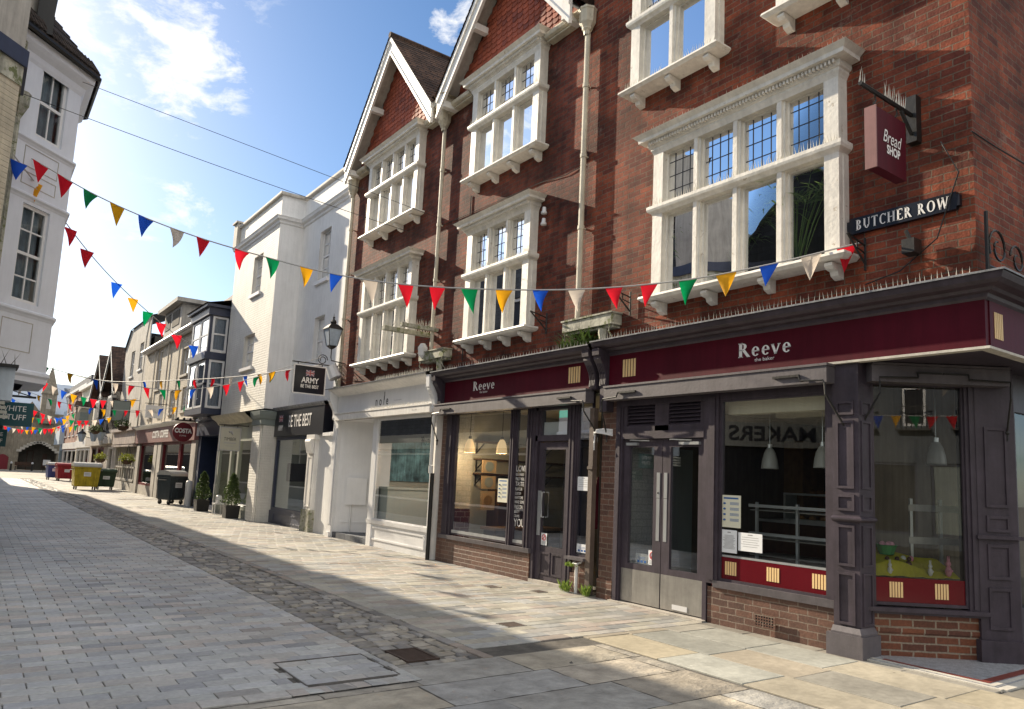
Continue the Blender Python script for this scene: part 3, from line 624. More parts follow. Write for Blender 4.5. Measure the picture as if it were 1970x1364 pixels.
def sash(b,f,u0,u1,z0,z1,cols=2,rows=2,reveal=.1,mat='whiteclean',sill=True,sillmat=None,curt=False,pane='glassup',fw=.055,inset=.0):
    m=MB(); o=-reveal+inset; frame(m,f,u0,u1,z0,z1,fw,o,o+.05); zm=(z0+z1)/2
    m.fb(f,u0+fw,u1-fw,zm-.025,zm+.025,o+.005,o+.045)
    for j in range(1,cols): u=u0+(u1-u0)*j/cols; m.fb(f,u-.013,u+.013,z0+fw,zm-.025,o+.012,o+.035); m.fb(f,u-.013,u+.013,zm+.025,z1-fw,o+.012,o+.035)
    for zz0,zz1 in ((z0+fw,zm-.025),(zm+.025,z1-fw)):
        for j in range(1,rows): z=zz0+(zz1-zz0)*j/rows; m.fb(f,u0+fw,u1-fw,z-.013,z+.013,o+.014,o+.033)
    w=m.build('window',mat,b)
    m=MB(); m.fq(f,u0+.02,u1-.02,z0+.02,z1-.02,o+.02); m.build('pane',pane,w)
    if sill: m=MB(); m.fb(f,u0-.08,u1+.08,z0-.1,z0,-reveal,.07); m.build('sill',sillmat or mat,w)
    if curt: curtain_mesh(f,u0+.03,u1-.03,z0+.03,z1-.03,o-.08).build('curtain','curtain',w)
    return w
# ================================================================== THE BRICK TERRACE
WX=7.25; f=FX(WX)
def shell(b,mat,x0,x1,y0,y1,z0,z1,skipfront=True):
    m=MB()
    m.quad((x0,y0,z0),(x1,y0,z0),(x1,y0,z1),(x0,y0,z1)); m.quad((x0,y1,z0),(x1,y1,z0),(x1,y1,z1),(x0,y1,z1)); m.quad((x1,y0,z0),(x1,y1,z0),(x1,y1,z1),(x1,y0,z1))
    return m.build('side_wall',mat,b)
def console(m,y,x=7.13,z0=2.88,z1=3.42,w=.14):
    """scrolled fluted bracket, seen between two fascias"""
    ff=F(x,y-w/2,-1,0,0,1)
    m.poly(ff,[(-.12,z0),(.03,z0),(.05,z0+.04),(.04,z0+.12),(.06,z0+.22),(.12,z0+.33),(.17,z0+.40),(.17,z0+.44),(.20,z0+.45),(.21,z1),(-.12,z1)],0,w)
    for k in range(4):
        a=y-w/2+.018+k*.031
        m.poly(F(x,a,-1,0,0,1),[(.0,z0+.05),(.058,z0+.05),(.05,z0+.13),(.07,z0+.225),(.128,z0+.33),(.1,z0+.36),(.0,z0+.2)],0,.014)
def shop_cornice(b,pth,z,mat,top=True):
    """heavy shopfront cornice swept outwards, lead flashing on top"""
    m=MB(); m.sweep(pth,[(-.2,z),(.0,z),(.02,z+.02),(.03,z+.05),(.08,z+.06),(.10,z+.085),(.17,z+.10),(.21,z+.125),(.23,z+.165),(.235,z+.185)]); c=m.build('cornice',mat,b)
    m=MB(); m.sweep(pth,[(.250,z+.178),(.252,z+.195),(.10,z+.225),(-.14,z+.31),(-.15,z+.31)]); m.build('flashing','lead',c)
    return c
def awning(b,y0,y1,x=7.0,z0=2.69,z1=2.86,ends=(1,1),mat='purplepale'):
    m=MB(); m.box(x,7.16,y0,y1,z0,z1); m.box(x-.012,7.16,y0-.01,y1+.01,z1+.003,z1+.028); w=m.build('awning_box',mat,b)
    for k,(yy,s) in enumerate(((y0,1),(y1,-1))):
        if not ends[k]: continue
        m=MB(); m.box(x-.026,x-.003,yy+s*.30 if s>0 else yy-.62,yy+s*.62 if s>0 else yy-.30,z0+.075,z0+.10)
        m.tube([(x-.03,yy+s*.30,z0+.088),(x-.03,yy+s*.28,z0+.03),(x-.035,yy+s*.02,z0+.015),(x-.035,yy+s*.0,z0-.02),(x-.03,yy-s*.005,z0-.13),(x+.17,yy-s*.10,z0-.46),(x+.17,yy-s*.10,z0-.56)],.011,6)
        m.ball((x+.17,yy-s*.10,z0-.47),.024)
        m.build('awning_arm','black',w)
    return w
# ------------- corner building (bay C)
CB=thing('corner_building','tall red brick corner building with a wide white window above a maroon bakery front','building',(8.5,5.6,0))
holes=[]
bay(CB,f,4.17,6.84,4.05,5.15,5.28,5.98,6.26,4,pane='glassbig',spk=(1,1,0),wall_holes=holes,brk=4)
bay(CB,f,5.83,7.34,7.14,8.08,8.21,8.82,9.10,2,spk=(1,1,2),wall_holes=holes,brk=3,curt=[(0,7.7,8.08),(1,7.14,8.08)])
bay(CB,f,3.42,4.94,7.14,8.08,8.21,8.82,9.10,2,spk=(1,0,0),wall_holes=holes,brk=3)
m=MB(); facade(m,f,2.94,8.38,3.5,10.6,holes,.1); m.build('front_wall','brick',CB)
m=MB(); m.quad((WX,2.94,2.9),(15,2.94,2.9),(15,2.94,10.6),(WX,2.94,10.6)); m.build('side_wall','brick',CB)
m=MB(); m.quad((WX,8.38,8.9),(12,8.38,8.9),(12,8.38,10.6),(WX,8.38,10.6)); m.quad((15,2.94,0),(15,8.38,0),(15,8.38,10.6),(15,2.94,10.6)); m.build('back_wall','brick',CB)
m=MB(); m.sweep([(WX,8.42),(WX,2.94),(15,2.94)][::-1],[(0,10.6),(.15,10.62),(.18,10.75),(-.2,10.78)]); m.build('eaves','white',CB)
m=MB(); m.quad((7.1,2.8,10.7),(7.1,8.5,10.7),(11,8.5,13.5),(11,2.8,13.5)); m.quad((15,2.8,10.7),(15,8.5,10.7),(11,8.5,13.5),(11,2.8,13.5)); m.build('roof','tileroof',CB)
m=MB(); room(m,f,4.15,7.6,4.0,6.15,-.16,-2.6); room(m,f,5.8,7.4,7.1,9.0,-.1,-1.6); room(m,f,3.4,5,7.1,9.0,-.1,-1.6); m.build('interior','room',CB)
# ------------- shared shopfront details of corner bakery
def shop_c():
    m=MB(); zt=3.33
    m.box(7.13,7.2,2.84,7.64,2.91,zt); fa=m.build('fascia','maroon',CB)
    m=MB(); m.box(7.2,10.5,2.83,2.9,2.91,zt); sf=m.build('side_fascia','maroon',CB)
    m=MB(); m.box(7.105,7.2,2.80,7.64,2.885,2.908); m.box(7.2,10.5,2.80,2.9,2.885,2.908); m.build('fascia_ledge','concrete',fa)
    t_=reeve_word(F(7.13,0,0,1,-1,0),5.12,3.16,.17); t_.build('lettering','lettering',fa)
    text_mb('the baker',.042,FX(7.13),5.11,3.03,.005,True,squash=1.15).build('lettering','lettering',fa)
    stripes(FX(7.13),7.25,3.13,.24,.24,.001).build('stripe_motif','creamstripe',fa)
    stripes(FY(2.83),7.37,3.12,.17,.24,.001).build('stripe_motif','creamstripe',sf)
    shop_cornice(CB,[(7.13,7.80),(7.13,2.83),(10.5,2.83)][::-1],zt,'purple')
    m=MB(); console(m,7.72); m.box(7.1,7.25,7.65,7.79,2.55,2.88); m.build('console_bracket','purple',CB)
    # soffit below the overhanging corner
    m=MB(); m.add([(7.13,2.86,2.9),(10.5,2.86,2.9),(10.5,4.3,2.9),(7.13,4.3,2.9)],[(0,1,2,3)]); m.build('soffit','purple',CB)
    awning(CB,4.28,7.60)
    # pilasters / pillar
    m=MB(); px0,px1,y0,y1=7.13,7.40,4.03,4.31
    m.box(px0+.02,px1,y0,y1,.2,2.9)
    for za,zb in ((.30,.80),(.86,1.26),(1.40,1.56),(1.62,2.30),(2.36,2.5)):   # raised panel mouldings
        frame(m,FX(px0+.02),y0+.045,y1-.045,za,zb,.025,.0,.018); frame(m,FY(y0),px0+.06,px1-.03,za,zb,.022,.0,.014)
    m.sweep([(px1,y0),(px0+.02,y0),(px0+.02,y1)],[(0,1.29),(.03,1.30),(.045,1.315),(.045,1.33),(.02,1.345),(0,1.35)][::1])
    m.build('pillar','purple',CB)
    m=MB(); m.box(px0-.045,px1+.02,y0-.05,y1+.045,0,.21); m.sweep([(px1,y0),(px0,y0),(px0,y1)],[(.03,.21),(.03,.23),(.0,.28)]); m.build('pillar_base','purplepale',CB)
    # shop window C
    wf=FX(7.26)
    m=MB(); m.fb(wf,5.80,5.97,.46,2.7,-.06,.06); m.fb(wf,4.31,4.41,.5,2.7,-.06,.05); m.fb(wf,4.41,5.80,2.62,2.7,-.06,.04); frame(m,wf,4.41,5.80,.5,2.62,.03,-.02,.03); m.fb(wf,5.84,5.93,.5,2.65,.06,.08); w=m.build('shop_window','purple',CB)
    m=MB(); m.fq(wf,4.42,5.79,.53,2.62,0.0); m.build('pane','glassC',w)
    m=MB(); m.fb(wf,4.43,5.785,.53,.775,.004,.008); p=m.build('window_panel','maroonglass',w)
    m=MB(); m.fb(wf,4.43,5.785,.778,.80,-.05,.006); m.build('panel_edge','chrome',w)
    for u in (5.64,5.08,4.53): stripes(wf,u,.655,.155,.15,.009).build('stripe_motif','creamstripe',p)
    m=MB(); m.sweep([(7.24,5.86),(7.24,4.31)],[(-.05,.5),(.02,.5),(.10,.48),(.12,.46),(.105,.445),(.06,.435),(.05,.42),(-.04,.42)][::-1],closed=True); m.build('sill','purplepale',w)
    m=MB(); m.box(7.235,7.33,4.28,5.96,0,.42); m.sweep([(7.235,5.96),(7.235,4.28)],[(0,0),(.05,0),(.05,.26),(.035,.30),(0,.31)][::1],closed=False); m.build('stall_riser','brickbase',CB)
    t=MB(); frame(t,FX(7.185),5.0,5.27,.09,.235,.014,0,.006)
    for i in range(7):
        for j in range(4): pass
    for i in range(8): t.fb(FX(7.185),5.014+i*.0335,5.014+i*.0335+.012,.10,.225,0,.005)
    for j in range(4): t.fb(FX(7.185),5.014,5.256,.118+j*.03,.130+j*.03,0.0005,.0055)
    t.build('air_vent','brickbase',CB)
    t=MB(); t.fb(FX(7.185),5.005,5.265,.095,.23,-.0,.001); t.build('vent_back','black',CB)
    # double door
    m=MB(); df=FX(7.27)
    m.fb(df,5.97,6.03,0.0,2.7,-.05,.05); m.fb(df,7.44,7.57,0.0,2.7,-.05,.05); m.fb(df,6.03,7.44,2.17,2.27,-.05,.06); m.fb(df,6.03,7.44,2.62,2.72,-.05,.05)
    m.fb(df,6.62,6.86,2.27,2.62,-.05,.035); m.fb(df,6.03,6.10,2.27,2.62,-.05,.035); m.fb(df,7.37,7.44,2.27,2.62,-.05,.035); m.fb(df,6.1,7.37,2.27,2.34,-.05,.035); m.fb(df,7.47,7.54,.0,2.6,.05,.07)
    df_=m.build('door_frame','purple',CB)
    for a,c in ((6.10,6.62),(6.86,7.37)):
        m=MB()
        for k in range(6):
            z=2.345+k*.048; m.quad(df.p(a,z,.02),df.p(c,z,.02),df.p(c,z+.05,-.03),df.p(a,z+.05,-.03)); m.fb(df,a,c,z-.004,z+.004,.016,.024)
        m.build('louvre','purple',df_)
        m=MB(); m.fq(df,a,c,2.3,2.65,-.045); m.build('louvre_back','black',df_)
    for k,(a,c,g0,g1) in enumerate(((6.735,7.437,6.88,7.32),(6.033,6.725,6.14,6.59))):
        m=MB(); o0,o1=-.035,.012
        m.fb(df,a,g0,.03,2.165,o0,o1); m.fb(df,g1,c,.03,2.165,o0,o1); m.fb(df,g0,g1,.03,.53,o0,o1); m.fb(df,g0,g1,2.06,2.165,o0,o1); d=m.build('door','purple',CB)
        m=MB(); m.fq(df,g0,g1,.53,2.06,-.01); m.build('pane','glassdoor',d)
        m=MB(); m.fb(df,a+.004,c-.004,.035,.455,o1,o1+.003); m.build('kick_plate','steel',d)
        m=MB(); hx=a+.03 if k==0 else c-.085; m.fb(df,hx,hx+.055,.86,1.40,o1,o1+.004); m.fb(df,hx,hx+.055,1.405,1.73,o1,o1+.006); m.build('push_plate','chrome',d)
        m=MB(); m.fb(df,(a+.42 if k==0 else c-.62),(a+.62 if k==0 else c-.30),2.085,2.12,o1,o1+.045); m.tube([df.p(c-.5,2.14,.05),df.p(c-.2,2.15,.10),df.p(c-.12,2.15,.02)],.008,5); m.build('door_closer','chrome',d)
        if k==1: m=MB(); m.fb(df,6.28,6.52,.055,.115,o1+.003,o1+.010); m.build('letter_plate','plasticw',d)
        if k==0: m=MB(); m.ball(df.p(a+.058,1.47,o1+.006),.012); m.build('keyhole','black',d)
    m=MB(); m.box(7.24,7.34,7.57,7.86,0,2.9); m.box(7.22,7.34,7.56,7.87,0,.26); m.build('brick_pier','brickbase',CB)
    m=MB(); m.box(7.15,7.4,5.97,7.57,-.02,.02); m.build('threshold','stonetrim',CB)
    # canted window
    cf=F(7.4,4.05,.797,-.604,-.604,-.797)
    m=MB(); m.fb(cf,-.02,.03,.48,2.75,-.06,.02); m.fb(cf,.93,1.03,.48,2.75,-.06,.04); frame(m,cf,.0,.94,.5,2.72,.03,-.03,.015); m.fb(cf,.965,1.0,.5,2.7,.04,.06); m.fb(cf,-.02,1.4,2.70,2.9,-.06,.02); w=m.build('shop_window','purple',CB)
    m=MB(); m.fq(cf,.01,.93,.53,2.71,-.01); m.build('pane','glassC',w)
    m=MB(); m.fb(cf,.03,.93,.53,.765,-.006,-.002); p=m.build('window_panel','maroonglass',w)
    for u in (.235,.68): stripes(cf,u,.65,.13,.15,-.001).build('stripe_motif','creamstripe',p)
    m=MB(); m.fb(cf,-.10,1.10,.445,.485,-.05,.08); m.fb(cf,-.08,1.09,.42,.445,-.05,.05); m.build('sill','purple',w)
    m=MB(); m.fb(cf,0,1.04,0,.42,-.1,0); m.fb(cf,.02,1.03,.245,.29,0,.018); m.build('stall_riser','brickcant',CB)
    m=MB(); m.fb(cf,1.03,1.42,.2,2.9,-.3,.045)
    for za,zb in ((.32,.72),(.80,1.14),(1.26,1.42),(1.5,2.3)): frame(m,cf,1.11,1.34,za,zb,.03,.045,.06)
    m.fb(cf,1.0,1.45,1.19,1.225,.0,.085); m.build('pillar','purple',CB)
    m=MB(); m.fb(cf,1.0,1.46,0,.22,-.3,.09); m.build('pillar_base','purple',CB)
    m=MB(); m.fb(cf,-.06,1.30,2.70,2.865,.03,.20); m.fb(cf,-.06,1.30,2.868,2.89,.03,.215); w=m.build('awning_box','purplepale',CB)
    for (a,c,e) in ((.38,.62,.0),(.88,.64,1.28)):
        m=MB(); m.fb(cf,min(a,c),max(a,c),2.79,2.805,.20,.222); m.tube([cf.p(a,2.798,.22),cf.p(a,2.745,.23),cf.p(e,2.735,.235),cf.p(e,2.68,.235),cf.p(e,2.58,.235),cf.p(e-.11 if e<.5 else e+.06,2.26,.06),cf.p(e-.11 if e<.5 else e+.06,2.17,.06)],.010,6); m.ball(cf.p(e-.11 if e<.5 else e+.06,2.25,.06),.022); m.build('awning_arm','black',w)
    # building beyond the pier (shop entrance lobby, dark)
    m=MB(); P=cf.p; room(m,FX(7.30),4.3,7.5,.0,2.95,-.02,-5.0); m.build('interior','roomlow',CB)
    m=MB(); m.add([(7.4,4.05,0),(8.35,3.33,0),(12,3.33,0),(12,4.3,0),(7.4,4.3,0)],[(0,1,2,3,4)]); m.add([(7.4,4.05,2.95),(8.35,3.33,2.95),(12,3.33,2.95),(12,4.3,2.95),(7.4,4.3,2.95)],[(0,1,2,3,4)]); m.build('lobby','room',CB)
    m=MB(); m.box(7.33,8.0,7.44,7.49,0,2.7); m.build('tiled_wall','whitetile',CB)
    m=MB(); m.box(8.15,8.62,7.40,7.49,.1,2.1); m.build('inner_door','signgrey',CB)
    sfr=FY(3.29); m=MB(); m.fb(sfr,8.6,12.0,0,.5,-.1,.03); m.fb(sfr,8.6,12.0,2.5,2.92,-.1,.03)
    for u in (8.6,9.55,10.9,11.85): m.fb(sfr,u,u+.15,.5,2.5,-.1,.05)
    sw_=m.build('side_shop_front','purple',CB); m=MB(); m.fq(sfr,8.7,11.9,.5,2.5,.0); m.build('pane','glassC',sw_)
    m=MB(); m.box(7.36,12.1,4.32,7.48,2.72,2.9); m.build('ceiling','ceil',CB)
    m=MB(); m.box(7.45,7.60,4.32,5.85,2.46,2.66); m.box(8.4,8.55,4.32,5.85,2.5,2.7); m.build('ceiling_beam','ceil',CB)
def reeve_word(ff,u,z,h):
    mb=MB(); q=serif_mb('Reeve',h,ff,u,z,.004,True,track=.05,width=1.38); return q
shop_c()
# downpipes
def downpipe(b,y,zt,zb,x=7.16,mat='cream',hopper=True,r=.045,n=10):
    m=MB(); m.tube([(x,y,zt),(x,y,zb)],r,10)
    z=zt-.9
    while z>zb+.3: m.tube([(x,y,z-.03),(x,y,z+.03)],r+.010,10); m.box(x-.01,WX,y-.012,y+.012,z-.012,z+.012); z-=1.15
    p=m.build('downpipe',mat,b,smooth=False)
    if hopper: m=MB(); m.lathe((x-.02,y,0),[(.05,zt-.06),(.06,zt+.0),(.085,zt+.03),(.085,zt+.05),(.13,zt+.13),(.14,zt+.33),(.15,zt+.34),(.15,zt+.37),(.12,zt+.37)],8); m.build('hopper',mat,p)
    return p
downpipe(CB,8.40,8.60,3.98)
def trough(b,y0,y1,z,x=7.05):
    """old lead box gutter on a baluster above the shop cornice"""
    m=MB(); m.box(x,WX,y0,y1,z,z+.15); m.box(x-.02,WX,y0-.02,y1+.02,z+.153,z+.175); m.box(x+.05,WX,y0+.03,y1-.03,z-.04,z-.003); w=m.build('box_gutter','creamdirty',b)
    m=MB(); m.lathe((x+.09,y0+.26,0),[(.075,z-.04),(.07,z-.10),(.05,z-.20),(.045,z-.24),(.07,z-.25),(.07,z-.29),(.05,z-.30),(.05,z-.36)],8); m.build('baluster','creamdirty',w)
    m=MB(); 
    for yy in (y0+.05,y1-.05): m.tube([(x+.02,yy,z-.02),(x+.0,yy,z-.10),(x+.06,yy-.02,z-.20)],.02,6,.004)
    m.build('scroll','creamdirty',w)
trough(CB,7.55,8.62,3.78)
# ------------- gabled houses
def gable(b,yc,hw,z0,apex,x=6.86,seed=1,tilex=7.205):
    sl=(apex-z0)/hw; m=MB()
    def bar(mb,d0,d1,xa,xb):   # band along both slopes between perpendicular drops d0..d1 (vertical measure)
        for s in (-1,1):
            mb.add([(xx,yc+s*(hw+.02)*k,(z0+(apex-z0)*(1-k))-d) for xx in (xa,xb) for k,d in ((1,d0),(0,d0),(0,d1),(1,d1))],[(0,1,2,3),(7,6,5,4),(0,4,5,1),(3,2,6,7),(0,3,7,4)])
    bar(m,.0,.12,x-.03,x+.05); bar(m,.123,.42,x,x+.05); bar(m,.36,.44,x-.015,x-.002); bg_=m.build('bargeboard','white',b)
    m=MB(); bar(m,.10,.13,x+.055,7.22); 
    m.build('soffit','greyrender',bg_)
    for s in (-1,1):
        for k in (.92,.42): m=MB(); yy=yc+s*hw*k; z=z0+(apex-z0)*(1-k)-.36; m.box(x+.03,7.22,yy-.06,yy+.06,z-.08,z+.05); m.build('purlin_end','white',bg_)
    # scalloped hung tiles
    rnd=random.Random(seed); m=MB(); w=.165; gz=.105; z=z0-.12; r=0
    base=[(.0,.0)]
    while z<apex-.35:
        half=(apex-.30-z)/sl; y=yc-half-w+(w/2 if r%2 else 0)
        while y<yc+half:
            if abs(y+w/2-yc)<half+.02:
                kk=rnd.uniform(.75,1.2); c=tuple(q*kk for q in ((.33,.085,.045) if rnd.random()<.8 else (.25,.07,.045)))
                pts=[(.006,gz*1.6)]+[(w/2-(w/2-.006)*math.cos(t),gz*.45-gz*.45*math.sin(t)) for t in [math.pi*i/6 for i in range(7)]]+[(w-.006,gz*1.6)]
                vs=[(tilex-.028+.022*(pz/(gz*1.6)),y+py,z+pz) for py,pz in pts]; vb=[(vx+.012,vy,vz) for vx,vy,vz in vs]; n=len(vs)
                m.add(vs+vb,[tuple(range(n))]+[(i,(i+1)%n,(i+1)%n+n,i+n) for i in range(n)],c)
            y+=w
        z+=gz; r+=1
    m.build('hung_tiles','tile',b)
    m=MB(); m.add([(tilex+.02,yc-hw,z0-.2),(tilex+.02,yc+hw,z0-.2),(tilex+.02,yc+hw,z0),(tilex+.02,yc,apex-.1),(tilex+.02,yc-hw,z0)],[(0,1,2,3,4)]); m.build('gable_wall','brickB',b)
    # roof with real courses
    m=MB(); D=5.0; xb=x-.05
    for s in (-1,1):
        n=22
        for i in range(n):
            k0,k1=1-i/n,1-(i+1)/n; zz=lambda k:z0+(apex-z0)*(1-k)
            ya,yb=yc+s*(hw+.06)*k0,yc+s*(hw+.06)*k1; za,zb=zz(k0)+.045,zz(k1)+.02
            m.quad((xb,ya,za),(xb+D,ya,za),(xb+D,yb,zb),(xb,yb,zb)); m.quad((xb,ya,za),(xb+D,ya,za),(xb+D,ya,za-.03),(xb,ya,za-.03))
    m.tube([(xb,yc,apex+.03),(xb+D,yc,apex+.03)],.07,8)
    m.build('roof','tileroof',b)
def gutter(b,y0,y1,z,x=7.1):
    m=MB(); m.tube([(x,y0,z),(x,y1,z)],.06,8); m.box(x+.02,WX,y0,y1,z-.09,z+.03); m.build('gutter','cream',b)
GB=thing('gabled_house','red brick gabled house with three-light white windows over the narrow maroon bakery front','house',(8.5,10.6,0))
h2=[]
bay(GB,f,9.60,11.54,4.05,5.15,5.28,5.98,6.24,3,spk=(1,0,0),wall_holes=h2,brk=4)
bay(GB,f,9.52,11.62,7.14,8.08,8.21,8.80,9.09,3,spk=(1,1,0),wall_holes=h2,brk=4,curt=[(0,7.14,8.08),(1,7.14,8.08),(2,7.14,8.08),(0,8.2,8.8),(1,8.2,8.8),(2,8.2,8.8)])
m=MB(); facade(m,f,8.38,12.72,3.45,9.08,h2,.1); m.build('front_wall','brickB',GB)
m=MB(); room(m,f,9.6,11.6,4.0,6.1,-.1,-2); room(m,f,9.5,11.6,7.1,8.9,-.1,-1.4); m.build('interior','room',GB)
gable(GB,10.58,2.05,9.12,11.45,seed=5); gutter(GB,8.36,9.40,8.98); gutter(GB,11.75,12.8,8.98)
shell(GB,'brickB',WX,14,8.39,12.71,3,9.1); downpipe(GB,12.80,8.62,3.98,r=.04)
NB=thing('gabled_house','red brick gabled house with four-light white windows over the white nole shopfront','house',(8.5,15.1,0))
h3=[]
bay(NB,f,13.70,16.15,4.05,5.15,5.28,5.98,6.22,4,spk=(0,0,0),wall_holes=h3,brk=5,posts=.15)
bay(NB,f,13.74,16.22,7.14,8.08,8.21,8.80,9.06,4,spk=(0,1,0),wall_holes=h3,brk=4,posts=.15,curt=[(i,a,c) for i in range(4) for a,c in ((7.14,8.08),(8.2,8.8))])
m=MB(); facade(m,f,12.72,17.62,3.45,9.08,h3,.1); m.build('front_wall','brickB',NB)
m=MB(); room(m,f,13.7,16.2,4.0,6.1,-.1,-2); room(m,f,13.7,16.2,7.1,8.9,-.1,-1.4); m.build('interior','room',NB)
gable(NB,15.05,2.15,9.12,11.62,seed=6); gutter(NB,12.8,13.5,8.98); gutter(NB,16.5,17.3,8.98)
m=MB(); m.quad((6.82,12.35,9.12),(9.5,12.35,9.12),(9.5,13.0,9.3),(6.9,13.0,9.3)); m.box(6.9,7.2,12.45,13.05,9.02,9.16); m.build('valley_board','cream',NB)
shell(NB,'brickB',WX,14,12.73,17.62,0,9.1); downpipe(NB,17.30,8.5,3.6,r=.045)
trough(NB,12.15,13.1,3.80)
# ------------- narrow bakery front
def shop_a():
    m=MB(); zt=3.30; m.box(7.13,7.2,8.02,12.12,2.90,zt); fa=m.build('fascia','maroon',GB)
    m=MB(); m.box(7.105,7.2,8.02,12.14,2.875,2.898); m.build('fascia_ledge','concrete',fa)
    reeve_word(FX(7.13),10.81,3.16,.165).build('lettering','lettering',fa)
    text_mb('the baker',.04,FX(7.13),10.80,3.04,.005,True,squash=1.15).build('lettering','lettering',fa)
    stripes(FX(7.13),8.39,3.13,.26,.24,.001).build('stripe_motif','creamstripe',fa)
    shop_cornice(GB,[(7.13,7.84),(7.13,12.3)],zt+.0,'purple') 
    m=MB(); console(m,7.90+.04); m.build('console_bracket','purple',GB)
    m=MB(); console(m,12.24); m.build('console_bracket','purple',GB)
    awning(GB,7.98,12.28)
    wf=FX(7.27)
    m=MB(); m.fb(wf,12.17,12.33,0,2.9,-.1,.02); m.fb(wf,11.92,12.17,0,.42,-.1,.015); m.build('brick_pier','brickbase',GB)
    m=MB()
    for a,c in ((11.86,12.17),(9.96,10.10),(9.43,9.64)): m.fb(wf,a,c,.44,2.9,-.06,.03)
    for u in (9.99,10.05,9.5,9.58,11.95): m.fb(wf,u,u+.025,.5,2.85,.03,.05)
    m.fb(wf,9.64,11.86,2.72,2.9,-.06,.03); frame(m,wf,10.10,11.86,.52,2.72,.028,-.02,.015); frame(m,wf,9.64,9.96,.52,2.72,.028,-.02,.015)
    w=m.build('shop_window','purple',GB)
    m=MB(); m.fq(wf,10.11,11.85,.53,2.72,-.005); m.fq(wf,9.65,9.95,.53,2.72,-.005); m.build('pane','glass',w)
    m=MB(); m.fb(wf,10.13,11.84,.55,.60,-.003,.012); m.fb(wf,9.67,9.93,.55,.60,-.003,.012); m.build('lower_rail','chrome',w)
    m=MB(); m.sweep([(7.24,12.2),(7.24,9.42)],[(-.05,.5),(.02,.5),(.09,.48),(.10,.46),(.09,.445),(.05,.43),(-.04,.43)][::-1],closed=True); m.build('sill','purplepale',w)
    m=MB(); m.box(7.24,7.33,9.45,12.2,0,.43); m.sweep([(7.24,11.75),(7.24,9.45)],[(0,0),(.045,0),(.045,.27),(0,.30)],closed=False); m.build('stall_riser','brickbase',GB)
    lines=['LOVE','REAL BREAD','ENJOY REAL','TASTE','FLAVOUR','CUSTOM','HEARTSOME','HAND SOME','PASSION','BEAUTY','CRUMBS','YOU']
    z=1.78; mm=MB()
    for i,s in enumerate(lines):
        h=(.10,.045,.05,.07,.05,.045,.045,.05,.065,.045,.045,.13)[i]
        q=text_mb(s,h,wf,9.93,z-h/2,.004,True,squash=.85 if len(s)<6 else .62,align='LEFT'); 
        # clip to the narrow pane
        if max(v[1] for v in q.v)-min(v[1] for v in q.v)>.30:
            k=.29/(max(v[1] for v in q.v)-min(v[1] for v in q.v)); mxx=max(v[1] for v in q.v); q.v=[(v[0],mxx-(mxx-v[1])*k,v[2]) for v in q.v]
        mm.add(q.v,q.f); z-=h+.022
    mm.build('window_lettering','lettering',w)
    # door
    df=FX(7.30)
    m=MB(); m.fb(df,8.42,8.60,.0,2.9,-.05,.06); m.fb(df,8.60,9.43,2.17,2.26,-.05,.05); m.fb(df,8.60,9.43,2.66,2.9,-.05,.05); m.fb(df,8.60,8.68,2.26,2.66,-.05,.03); m.fb(df,9.3,9.43,2.26,2.66,-.05,.03); m.fb(df,8.46,8.50,0,2.8,.06,.08); m.fb(df,8.54,8.57,0,2.8,.06,.08); m.fb(df,9.37,9.43,0,2.9,-.05,.05); fr=m.build('door_frame','purple',GB)
    m=MB(); m.fq(df,8.68,9.3,2.26,2.66,0); m.build('pane','glass',fr)
    m=MB(); m.fb(df,8.69,9.29,2.27,2.47,-.02,-.012); m.build('frosted_panel','paper',fr)
    m=MB(); m.fb(df,8.72,8.93,2.53,2.64,-.02,-.01); m.build('exit_sign','exitgreen',fr)
    m=MB(); m.fb(df,8.62,8.71,.06,2.16,-.04,.01); m.fb(df,9.25,9.36,.06,2.16,-.04,.01); m.fb(df,8.71,9.25,2.04,2.16,-.04,.01); m.fb(df,8.71,9.25,.06,.56,-.04,.0)
    frame(m,df,8.71,8.96,.14,.48,.03,0,.012); frame(m,df,9.0,9.25,.14,.48,.03,0,.012); d=m.build('door','purple',GB)
    m=MB(); m.fq(df,8.71,9.25,.56,2.04,-.015); m.build('pane','glassdoor',d)
    m=MB(); m.fb(df,9.265,9.345,.72,1.40,.01,.016); m.build('push_plate','chrome',d)
    m=MB(); m.tube([df.p(9.20,1.0,.0),df.p(9.20,1.0,.05),df.p(9.20,1.38,.05),df.p(9.20,1.38,.0)],.011,6); m.build('handle','chrome',d)
    m=MB(); m.box(7.22,7.4,8.60,9.43,-.01,.05); m.build('threshold','stonetrim',GB)
    # sidelight
    m=MB(); frame(m,wf,8.08,8.42,.5,2.9,.03,-.02,.015); w=m.build('side_light','purple',GB)
    m=MB(); m.fq(wf,8.1,8.4,.53,2.87,-.005); m.build('pane','glass',w)
    m=MB(); m.box(7.12,7.3,8.06,8.47,.46,.50); m.build('sill','purplepale',w)
    m=MB(); m.box(7.24,7.33,8.06,8.44,0,.46); m.box(7.20,7.24,8.10,8.42,0,.27); m.build('stall_riser','brickbase',GB)
    m=MB(); m.tube([(7.17,8.24,.40),(7.17,8.24,.0)],.024,8); m.tube([(7.2,8.17,.44),(7.14,8.2,.41),(7.14,8.28,.41),(7.2,8.31,.44)],.014,6); m.build('waste_pipe','plasticw',GB)
    m=MB(); m.box(7.16,7.24,7.96,8.05,.02,2.62); m.box(7.145,7.24,7.95,8.06,1.75,1.79); p=m.build('downpipe','pipebrown',GB)
    m=MB(); room(m,FX(7.31),8.0,12.46,.0,2.95,-.02,-3.6); m.build('interior','room',GB)
    m=MB(); m.box(7.33,8.02,12.42,12.45,.95,2.94); m.build('tiled_wall','whitetile',GB)
